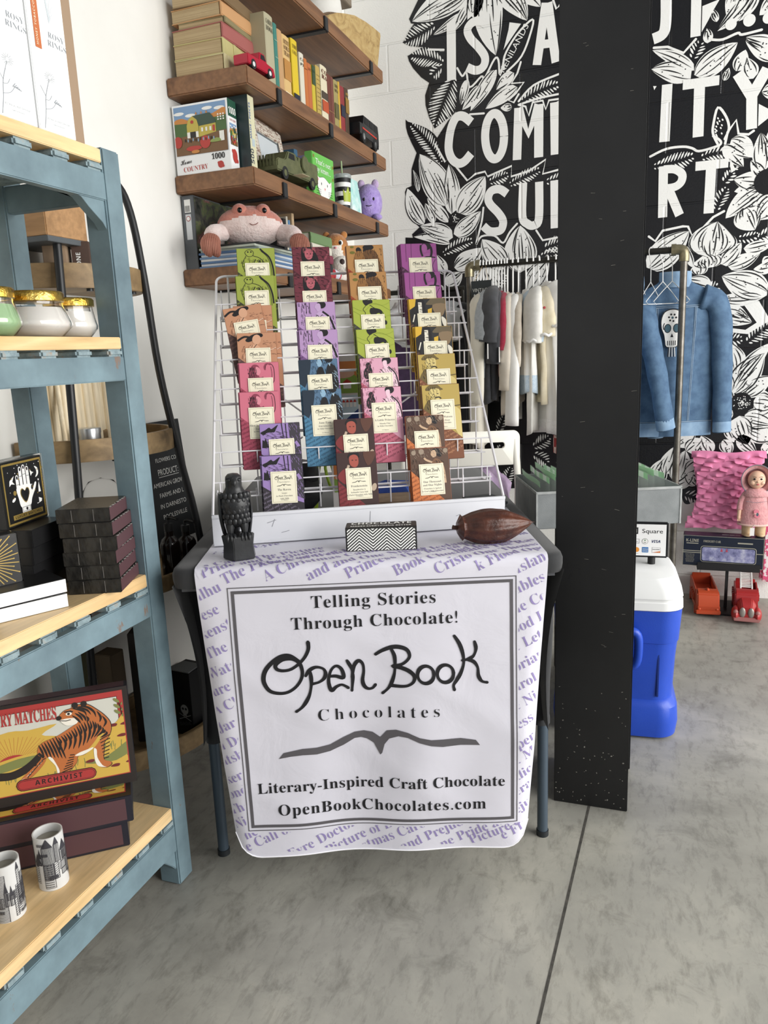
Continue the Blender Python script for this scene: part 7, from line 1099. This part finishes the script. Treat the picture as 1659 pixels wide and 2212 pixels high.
jacket('pale washed denim jacket pressed behind the skull patch jacket', -.095, 3.335, R(66), DENL, 1.385, .60, .15, .52, th=.03)
jacket('dark denim jacket at the back of the rail right of the column', -.185, 3.33, R(78), noisy('dark_denim', '#2c3c52', '#3a4d66', 30, .8, .3), 1.375, .68, .15, .46, th=.03)
for x, y_, a_ in ((.05, 3.315, 16), (.015, 3.305, 30), (-.03, 3.30, 55), (-.07, 3.30, 62), (-.11, 3.30, 70)): hanger('thin wire hanger on the rail right of the black column', x, R(90+a_), .07, HANGS, .0017, .115, 'wire hangers at the right end', y_)

# ================================================================== behind and beside the column
CHW = mat('white_chair_plastic', '#ece9df', .4); ch_ = thing('plastic_chair', 'white moulded plastic chair with a slotted back behind the table', 'chair', (-.70, 2.86, 0), R(20.5))
def slot_panel(x0, x1, z0, z1, sx0, sx1, sz0, sz1, r, rs, d):
    o_ = rrect(x0, z0, x1, z1, r, 8); i_ = rrect(sx0, sz0, sx1, sz1, rs, 8); mb = MB(); k = len(o_)
    bow = lambda x: .0 + .05*((x-(x0+x1)/2)/(x1-x0)*2)**2
    vs = [(x, bow(x)+s*d/2, z_) for s in (-1, 1) for lp_ in (o_, i_) for x, z_ in lp_]; fs = []
    for q in range(k):
        p_ = (q+1) % k; fs += [(q, p_, k+p_, k+q), (2*k+q, 3*k+q, 3*k+p_, 2*k+p_), (q, 2*k+q, 2*k+p_, p_), (k+q, k+p_, 3*k+p_, 3*k+q)]
    return mb.add(vs, fs)
slot_panel(-.235, .235, .70, .835, -.17, .17, .768, .792, .03, .011, .012).obj('backrest', CHW, ch_, .002)
MB().loft([[(x, y, z_) for x, y in rrect(-.21+e, .02, .21-e, .42, .04)] for e, z_ in ((.004, .43), (0, .44), (0, .452), (.006, .458))]).obj('seat', CHW, ch_)
for s in (-1, 1): MB().tube(spline([(s*.218, .05, .80), (s*.225, .035, .6), (s*.22, .04, .43), (s*.215, .0, .2), (s*.225, -.03, .003)], 4), .017, 12, flat=.7).obj('rear_leg', CHW, ch_); MB().tube([(s*.195, .39, .44), (s*.21, .42, .2), (s*.215, .43, .003)], .017, 12, flat=.7).obj('front_leg', CHW, ch_)
props(MB().ball((0, 0, 0), (.15, .13, .125), 30, 18, fn=lambda q: 1+.22*noise.noise(q*2.4)).obj('lavender_bundle', noisy('lavender_knit', '#a58fae', '#bfaac6', 20, .9, .4), loc=(-.70, 3.02, .458+.125)), 'lavender fabric bundle on the seat of the white chair', 'fabric')
dl = thing('dressed_doll', 'doll in navy jacket and light jeans half hidden behind the chocolate rack', 'doll', tab(.36, .84, zt), TH); SKIN = mat('doll_skin', '#d9a98c', .5); NAVY = fabric('navy_cloth', '#1f2638', '#2a3246'); JEAN = fabric('light_jean', '#6f93a3', '#86a7b4')
for s in (-1, 1): MB().tube([(s*.022, 0, .002), (s*.02, 0, .1), (s*.018, 0, .18)], [.016, .019, .026], 14).obj('jean_leg', JEAN, dl)
MB().loft([el(.045, .03, .16), el(.045, .032, .22), el(.05, .032, .28), el(.03, .022, .305)]).obj('navy_jacket', NAVY, dl); MB().ball((0, 0, .345), (.033, .035, .042), 18, 12).obj('head', SKIN, dl); MB().ball((0, .008, .357), (.037, .035, .037), 18, 12).obj('hair', mat('doll_hair', '#2a201c', .8), dl)
for s in (-1, 1): MB().tube([(s*.045, 0, .285), (s*.062, -.006, .23), (s*.055, -.03, .19)], [.016, .014, .012], 12).obj('sleeve', NAVY, dl); mb = MB(); mb.ball((s*.054, -.036, .18), (.009, .007, .012), 10, 8); [mb.tube([(s*.054-.006+.004*q, -.038, .176), (s*.054-.0065+.0043*q, -.042, .163)], [.0022, .0016], 6) for q in range(4)]; mb.obj('hand', SKIN, dl)
MB().box((.066, -.045, .175), (.022, .003, .034)).obj('price_tag', PAPER, dl)
# grey fabric bin of zip bags
BINM = noisy('grey_canvas', '#7d8182', '#8d9192', 14, .85, .35, nscale=420); BN = V((-.340, 2.361, .585)); bw, bl, bh = .456, .352, .118
bi = thing('fabric_bin', 'grey fabric storage bin full of clear zip bags behind the column', 'bin', BN, TH); mb = MB(); d = .005; [mb.box2(*q) for q in (((0, 0, 0), (bw, d, bh)), ((0, bl-d, 0), (bw, bl, bh)), ((0, d, 0), (d, bl-d, bh)), ((bw-d, d, 0), (bw, bl-d, bh)), ((d, d, 0), (bw-d, bl-d, .004)))]; mb.obj('bin_walls', BINM, bi, .0015)
mb = MB(); [mb.box2(*q) for q in (((-.002, -.002, bh-.006), (bw+.002, .0, bh+.002)), ((-.002, 0, bh-.006), (0, bl, bh+.002)), ((bw, 0, bh-.006), (bw+.002, bl, bh+.002)), ((-.002, bl, bh-.006), (bw+.002, bl+.002, bh+.002)), ((bw*.5-.002, -.0022, 0), (bw*.5+.002, 0, bh)), ((-.002, -.002, 0), (.003, .001, bh)), ((bw-.003, -.002, 0), (bw+.002, .001, bh)))]; mb.obj('binding', noisy('grey_binding', '#9a9d9c', '#b0b3b2', 30, .8), bi)
FILMC = mat('bag_film', '#f4f7f6', .12, alpha=.22); ZIP = mat('zip_green', '#abd8af', .4); ZIP2 = mat('zip_pale', '#eaf4eb', .4)
for k in range(16):
    u = .028+k*.0262; t = thing('zip_bag', f'clear zip bag in the grey bin, number {k+1} of sixteen from the chair end', 'bag', BN+TE*u+TN*(.018+.006*(k % 3))+V((0, 0, .006+.004*(k % 4))), TH, 'zip bags in the grey bin'); hgt = .142+.006*(k % 3); tl = -.012+.004*math.sin(k*2.1)
    mb = MB(); mb.grid(lambda a_, b_: V((tl*b_+0.003*math.sin(a_*7+k)*b_, .01+a_*.29, b_*hgt)), 14, 6); mb.obj('film', FILMC, t); mb = MB(); f_ = lambda a_, b_: V((tl*(.84+.14*b_)+0.003*math.sin(a_*7+k)*(.84+.14*b_)-.0012, .01+a_*.29, hgt*(.86+.13*b_))); mb.grid(f_, 14, 2); [mb.m.__setitem__(i, 1) for i in range(len(mb.f)) if (i % 14)//2 % 2]; mb.obj('zip_strip', [ZIP, ZIP2 if k % 2 else ZIP], t)
ctr = BN+TE*.228+TN*.17; Bx('support_crate', 'dark crate under the grey bin, almost hidden by the column', 'crate', (ctr.x-.02, ctr.y, 0), (.17, .2, .584), DARKCARD, TH, None, .003)
# blue cooler with a payment sign
CBL = noisy('cooler_blue', '#2148b5', '#274fc0', 6, .35, .15, nscale=300); CWH = mat('cooler_white', '#f3f4f3', .35); co = thing('cooler', 'blue cooler with white lid standing behind the black column', 'cooler', (-.095, 2.335, 0), R(4))
def csec(hx_, hy_, z_, r): return [(x, y, z_) for x, y in rrect(-hx_, -hy_, hx_, hy_, r, 8)]
MB().loft([csec(.155, .135, 0, .05), csec(.176, .152, .008, .06), csec(.181, .157, .05, .06), csec(.178, .155, .10, .06), csec(.168, .147, .118, .06), csec(.164, .143, .122, .06), csec(.169, .148, .25, .06), csec(.173, .152, .30, .06), csec(.176, .155, .302, .06), csec(.182, .16, .40, .06)]).obj('cooler_body', CBL, co, ang=30)
MB().loft([csec(.180, .158, .400, .06), csec(.184, .162, .403, .06), csec(.183, .161, .425, .06), csec(.181, .159, .428, .06), csec(.181, .159, .433, .06), csec(.183, .161, .437, .06), csec(.178, .156, .462, .06), csec(.16, .138, .492, .06), csec(.13, .11, .5, .05)]).obj('lid', CWH, co, ang=30)
MB().tube(spline([(-.04, -.152, .36), (-.04, -.185, .355), (.03, -.192, .352), (.055, -.19, .34), (.06, -.186, .30), (.055, -.18, .25), (.03, -.172, .235), (-.04, -.168, .24), (-.04, -.148, .24)], 4), .0125, 12).obj('handle', CBL, co); MB().box((.118, -.1455, .215), (.006, .006, .16)).obj('side_groove', mat('groove_blue', '#16327f', .5), co, .001)
MB().cyl((-.05, -.162, .035), (-.05, -.15, .035), .05, 26).obj('wheel_boss', CBL, co, .003)
sg = thing('payment_sign', 'white payment sign with card logos standing on the cooler lid', 'sign', (-.055, 2.33, .5), R(3)); MB().box((0, 0, .074), (.21, .014, .108)).obj('sign_frame', mat('sign_black', '#17181c', .35), sg, .003); [MB().cyl((x, 0, 0), (x, 0, .022), .011, 14).obj('rubber_foot', BLACK, sg) for x in (-.06, .06)]
a = Art(); a.rect(.006, .006, .204, .102, mat('sign_white', '#fbfbfb', .4), 1); a.rect(.105, .072, .125, .092, BLACK, 2); a.rect(.109, .076, .121, .088, WHITE, 3); a.rect(.1125, .0795, .1175, .0845, BLACK, 4); a.text('Square', .1655, .0755, .018, BLACK, 2, 'sans', width=.058); a.frame(.105, .043, .129, .057, .0008, INKG, 2); a.text('Pay', .1195, .047, .0075, BLACK, 2); a.disc(.110, .05, .0022, BLACK, 2); a.disc(.145, .05, .0088, INKG, 2, n=24); a.disc(.145, .05, .008, WHITE, 3, n=24); a.text('pay', .145, .0455, .005, INKG, 4); a.poly([(.145, .056), (.147, .0535), (.145, .051), (.143, .0535)], mat('pay_green', '#4f8d5c', .5), 4); a.text('VISA', .176, .0465, .0115, mat('visa_navy', '#1b2a5c', .4), 2, 'boldit', width=.024)
a.disc(.113, .024, .0075, mat('mc_red', '#d8402b', .4), 2); a.disc(.122, .024, .0075, mat('mc_amber', '#e8963a', .4), 3); a.text('mastercard', .1175, .011, .004, BLACK, 2); a.rect(.137, .016, .155, .032, mat('card_blue', '#2f74b8', .4), 2); a.text('AMERICAN', .146, .025, .0042, WHITE, 3, 'bold', width=.0155); a.text('EXPRESS', .146, .019, .0042, WHITE, 3, 'bold', width=.0145); a.frame(.165, .016, .189, .032, .0006, INKG, 2); a.text('DISCOVER', .177, .0245, .004, BLACK, 3, 'bold', width=.019); a.poly([(.166, .0166), (.1885, .0166), (.1885, .021)], mat('disc_orange', '#dd7a3a', .4), 3)
a.obj('sign_print', sg, NY((-.105, -.0072, .02)))
# ---- things along the back wall at the right
MATB = mat('matte_black', '#19191a', .55); sd = thing('display_stand', 'black T shaped metal display stand on the concrete floor', 'stand', (.317, 3.46, 0)); MB().box2((-.055, -.1, 0), (.055, .1, .006)).obj('base_plate', MATB, sd, .001); MB().box2((-.006, -.006, .006), (.006, .006, .18)).obj('pole', MATB, sd); MB().box2((-.122, -.03, .178), (.124, .05, .19)).box2((-.122, -.034, .178), (.124, -.03, .212)).obj('top_bar', MATB, sd, .001)
NVB = mat('box_navy', '#1d2433', .35); fb = thing('freight_car_box', 'navy toy train box with clear window resting on the black stand', 'toy box', (.296, 3.475, .1905), R(-4)); MB().box((0, 0, .068), (.318, .075, .136)).obj('carton', NVB, fb, .0015); SIL = mat('print_silver', '#b9b5a4', .35, .3); WINP = mat('window_lilac', '#8f91b8', .12); n = N(WINP); n.color(n.ramp(n.noise(n.co(), 22, 5, .7), [(.35, '#5d5f86'), (.5, '#8f91b8'), (.68, '#c9cad8')])); a = Art()
a.poly(rrect(.072, .02, .290, .092, .012), SIL, 1); a.poly(rrect(.0745, .0225, .2875, .0895, .01), NVB, 2); a.poly(rrect(.078, .026, .284, .086, .008), WINP, 3); a.rect(0, .066, .075, .069, SIL, 1); a.rect(.286, .066, .318, .069, SIL, 1); a.rect(0, .058, .073, .061, SIL, 1); a.text('K-LINE', .038, .107, .0185, SIL, 2, 'bold', width=.05); a.rect(.014, .099, .062, .1025, SIL, 2); a.text('FREIGHT CAR', .116, .108, .0135, SIL, 2, 'serif', width=.068); a.rect(.216, .108, .274, .1135, SIL, 2); a.text("DON'T MISS OUR", .03, .05, .005, SIL, 2, width=.036); [a.text('SELECTION OF RAIL CARS', .03, .044-.0055*q, .0042, SIL, 2, width=.036-.003*(q % 3)) for q in range(6)]; a.text('ELECTRIC TRAINS', .165, .008, .007, SIL, 2, 'serif', width=.07)
[a.poly([(.15+.02*q, .07), (.155+.02*q, .086), (.16+.02*q, .07)], mat('sail_red', '#b3465a', .4), 4) for q in range(2)]; a.frame(.001, .001, .317, .135, .0015, SIL, 1); a.clip([(1, 0, 0), (-1, 0, .318), (0, 1, 0), (0, -1, .136)]); a.obj('front_print', fb, NY((-.159, -.0377, 0))); a = Art(); a.text("DON'T MISS OUR", .19, .03, .012, WHITE, 1, 'bold', width=.07); a.obj('top_print', fb, face((-.159, -.0375, .1362), (1, 0, 0), (0, 1, 0)))
PNK = fabric('bubblegum_pink', '#dd7da6', '#e68fb4', 14); dr = thing('ruffled_dress', 'bubblegum pink dress of many ruffles hanging on the back wall', 'dress', (.307, 3.585, 0), 0)
MB().loft([[(hx_*math.cos(u), .024*math.sin(u), z_) for u in [2*PI*k/40 for k in range(40)]] for hx_, z_ in ((.135, .34), (.12, .38), (.115, .45), (.12, .52), (.135, .60), (.14, .662))]).obj('dress_body', PNK, dr, ang=180)
for k in range(17):
    z0 = .675-k*.0195; q = k/16; hwid = .148-.03*math.sin(PI*q)+.012*(q > .9); mb = MB(); ph = k*1.9
    def rf(a_, b_):
        x = -hwid+2*hwid*a_; wv_ = (math.sin(a_*21+ph)+.7*math.sin(a_*37+ph*2)+.6*math.sin(a_*11+ph*3))*b_; o_ = math.sqrt(max(0, 1-(x/hwid*.93)**2))
        return V((x+.004*b_*math.sin(a_*45+ph), -.020*o_-.006-b_*(.012+.0075*wv_), z0-.027*b_+.0045*b_*math.sin(a_*23+ph)+.004*math.sin(a_*9+ph*2)))
    mb.grid(rf, 110, 8); ob = mb.obj('ruffle', PNK, dr, ang=180)
MB().cyl((0, .02, .655), (0, .055, .66), .005, 8).obj('wall_peg', CHROME, dr)
dp = thing('bonnet_doll', 'doll in pink bonnet and felt dress standing on the train box', 'doll', (.412, 3.472, .3270), R(2)); FELT = fuzz('pink_felt', '#cf8f92', '#dba3a4', 60); DSK = mat('doll_porcelain', '#e3bba0', .3)
for s in (-1, 1): mb = MB(); mb.tube([(s*.026, 0, .004), (s*.026, .0, .05), (s*.024, 0, .1)], [.02, .022, .023], 16); mb.ball((s*.026, -.012, .008), (.017, .026, .009), 14, 8); mb.obj('leg', mat('doll_leg', '#cdb08a', .5), dp, ang=70)
MB().loft([el(.062, .042, .052, 0, 32), el(.064, .044, .056, 0, 32), el(.056, .038, .1, 0, 32), el(.048, .034, .15, 0, 32), el(.042, .03, .185, 0, 32), el(.026, .022, .2, 0, 32)]).obj('felt_dress', FELT, dp, ang=70); MB().loft([el(.047, .035, .172, 0, 32), el(.052, .038, .178, 0, 32), el(.044, .033, .196, 0, 32), el(.026, .022, .206, 0, 32)]).obj('collar', FELT, dp, ang=70); MB().lathe([(.065, .05), (.067, .054), (.064, .058)], 36, cap=False, T=M.Diagonal((1, .69, 1, 1))).obj('hem_trim', mat('hem_pink', '#e3bcb2', .8), dp)
for s in (-1, 1): MB().tube(spline([(s*.038, 0, .185), (s*.056, -.004, .15), (s*.06, -.01, .115)], 4), .012, 12).obj('sleeve', FELT, dp, ang=70); mb = MB(); mb.tube([(s*.06, -.01, .12), (s*.062, -.014, .09)], [.0085, .0075], 12); mb.ball((s*.062, -.015, .083), (.008, .007, .011), 12, 8); [mb.tube([(s*.062-.005+.0034*q, -.017, .077), (s*.062-.0052+.0036*q, -.019, .067)], [.002, .0015], 6) for q in range(4)]; mb.obj('arm', DSK, dp, ang=70)
mb = MB(); mb.ball((0, -.003, .243), (.034, .035, .038), 28, 20, fn=lambda q: 1+.06*max(0, -q.z)*max(0, -q.y)); mb.ball((0, -.038, .239), (.0055, .005, .005), 10, 8); [mb.ball((s*.018, -.028, .234), (.011, .009, .010), 12, 8) for s in (-1, 1)]; mb.tube([(0, 0, .2), (0, 0, .215)], .014, 14); mb.obj('head', DSK, dp, ang=80); [MB().ball((s*.0125, -.0345, .250), (.0052, .003, .0042), 12, 8).obj('eye', mat('doll_eye', '#231a18', .1), dp) for s in (-1, 1)]; [MB().tube([(s*.006, -.0365, .258), (s*.0125, -.0365, .2605), (s*.019, -.032, .258)], .0011, 6).obj('eyebrow', mat('doll_brow', '#7d5a44', .7), dp) for s in (-1, 1)]; MB().ball((0, -.0375, .2275), (.0062, .003, .0028), 10, 6).obj('lips', mat('doll_lips', '#b8535a', .4), dp)
bn = MB(); rg = [[((r_)*math.cos(u), y_-.0, .243+(r_*1.05)*math.sin(u)) for u in [2*PI*k/36 for k in range(36)]] for r_, y_ in ((.060, -.012), (.058, -.006), (.046, .0), (.042, .012), (.036, .03), (.02, .042), (.003, .045))]; bn.loft(rg, cap=False); b_ = bn.obj('bonnet', FELT, dp, ang=70); MB().tube([(.06*math.cos(u), -.012, .243+.063*math.sin(u)) for u in [2*PI*k/36 for k in range(37)]], .002, 6).obj('bonnet_edging', mat('edge_grey', '#7d7c86', .8), dp)
a = Art(); a.stroke(spline([(-.04, .002), (0, -.003), (.04, .003)], 5), .0014, mat('edge_grey', '#7d7c86', .8), 1); a.disc(.0, -.042, .010, mat('duck_pink', '#d77a8a', .7), 1); a.disc(.004, -.058, .011, mat('duck_pink', '#d77a8a', .7), 1, .008); a.poly([(-.012, -.05), (.002, -.046), (0, -.052)], mat('duck_pale', '#e0b7a8', .7), 2); a.disc(.004, -.052, .005, mat('duck_slate', '#4d5a66', .7), 2, .007); a.fine(.015); a.obj('dress_applique', dp, fn=lambda x, y, l: (x, -.035-.03*(.165-(.155+y))*0-.0115*smooth(0, .1, -y)-.004*math.cos(x*20)-l, .155+y)); MB().box((-.012, -.045, .028), (.017, .0015, .034)).obj('price_tag', PAPER, dp); MB().tube([(-.012, -.045, .046), (-.006, -.047, .058), (.012, -.045, .056)], .0009, 6).obj('tag_string', PAPER, dp)
PLR = mat('red_plastic', '#b33a2c', .35); PLO = mat('orange_red_plastic', '#b84a2a', .35); PLD = mat('worn_red', '#a82f2f', .35)
def firetruck(label, loc, rz, m, ladder, grille):
    t = thing('toy_fire_truck', label, 'toy truck', loc, rz, 'toy fire trucks on the floor'); mb = MB()
    mb.box2((-.047, -.15, .012), (.047, .15, .05)); mb.obj('chassis', m, t, .006)
    if ladder: mb = MB(); mb.loft([[(x, -.148+yq, zq) for x, zq in ((-.03*k, .02), (-.034*k, .06*h), (-.02*k, .082*h), (.02*k, .082*h), (.034*k, .06*h), (.03*k, .02))] for yq, k, h in ((0, .85, .85), (.03, 1, 1), (.09, 1.1, 1.05))]); mb.obj('hood', m, t, .003); [MB().ball((s*.04, -.115, .035), (.018, .045, .03), 16, 10).obj('fender', m, t) for s in (-1, 1)]
    y0 = -.06 if ladder else -.15; mb = MB(); mb.prism([(y0, .02), (y0-.002, .055), (y0+.012, .098), (y0+.03, .105), (y0+.075, .105), (y0+.075, .02)], -.044, .044, 0, M(((0, 0, 1, 0), (1, 0, 0, 0), (0, 1, 0, 0), (0, 0, 0, 1)))); mb.obj('cab', m, t, .005)
    a = Art(); [a.poly([(s*.021-.016, .062), (s*.021+.016, .062), (s*.021+.014, .09), (s*.021-.014, .09)], mat('cab_void', '#2a1512', .6), 1) for s in (-1, 1)]; a.obj('windscreen', t, face((0, y0-.0035, 0), (1, 0, 0), (0, .28, .96)))
    mb = MB(); yb = y0+.08; [mb.box2(*q) for q in (((-.046, yb, .045), (-.039, .15, .098)), ((.039, yb, .045), (.046, .15, .098)), ((-.039, .143, .045), (.039, .15, .11)), ((-.039, yb, .045), (.039, .143, .06)))]; mb.obj('bed', m, t, .002); mb = MB(); [mb.box((s*.049, yb+.02+.03*q, .06), (.008, .016, .03)) for s in (-1, 1) for q in range(4)]; mb.obj('side_lockers', m, t, .002)
    MB().box2((-.049, -.158, .014), (.049, -.15, .032)).obj('bumper', grille, t, .003)
    if ladder:
        l = MB(); [l.box2((s*.022-.003, -.01, .0), (s*.022+.003, .13, .006)) for s in (-1, 1)]; [l.box2((-.02, .0+.013*q, .001), (.02, .005+.013*q, .005)) for q in range(10)]; lo = l.obj('ladder', WHITE, t, .001); lo.location = (0, .02, .106); lo.rotation_euler = (R(14), 0, 0); [MB().ball((s*.016, -.149, .05), (.012, .006, .022), 14, 10).obj('grille_shield', mat('worn_silver', '#9a938c', .4, .4), t) for s in (-1, 1)]; [MB().ball((s*.041, -.146, .05), (.010, .009, .010), 14, 10).obj('headlamp', grille, t) for s in (-1, 1)]
    else: mb = MB(); [mb.box((0, -.1515, .028+.006*q), (.084, .003, .002)) for q in range(4)]; mb.obj('grille_bars', m, t); [MB().ball((s*.035, -.1505, .035), (.007, .005, .007), 12, 8).obj('headlamp', m, t) for s in (-1, 1)]; MB().ball((0, y0+.05, .106), (.008, .012, .008), 10, 6).obj('beacon', m, t)
    for s in (-1, 1):
        for y in (-.1, .095): mb = MB(); wheel(mb, s*.046, y, .018, .018, .009, 0); mb.obj('wheel', [m, m], t)
    return t
firetruck('orange red plastic toy fire truck left of the stand pole', (.232, 3.475, .0005), R(3), PLO, False, PLO); firetruck('red plastic toy fire truck with white ladder right of the stand pole', (.392, 3.415, .0005), R(-4), PLD, True, mat('bumper_pink', '#a8706c', .5))
FLW = mat('floral_pink', '#d8587f', .7); n = N(FLW); n.color(n.ramp(n.noise(n.co(), 40, 2, .5), [(.45, '#f0dfe2'), (.5, '#d8587f')])); Bx('floral_panel', 'pink flowered fabric box against the wall right of the doll', 'box', (.505, 3.585, .10), (.09, .06, .33), FLW, 0, None, .01)
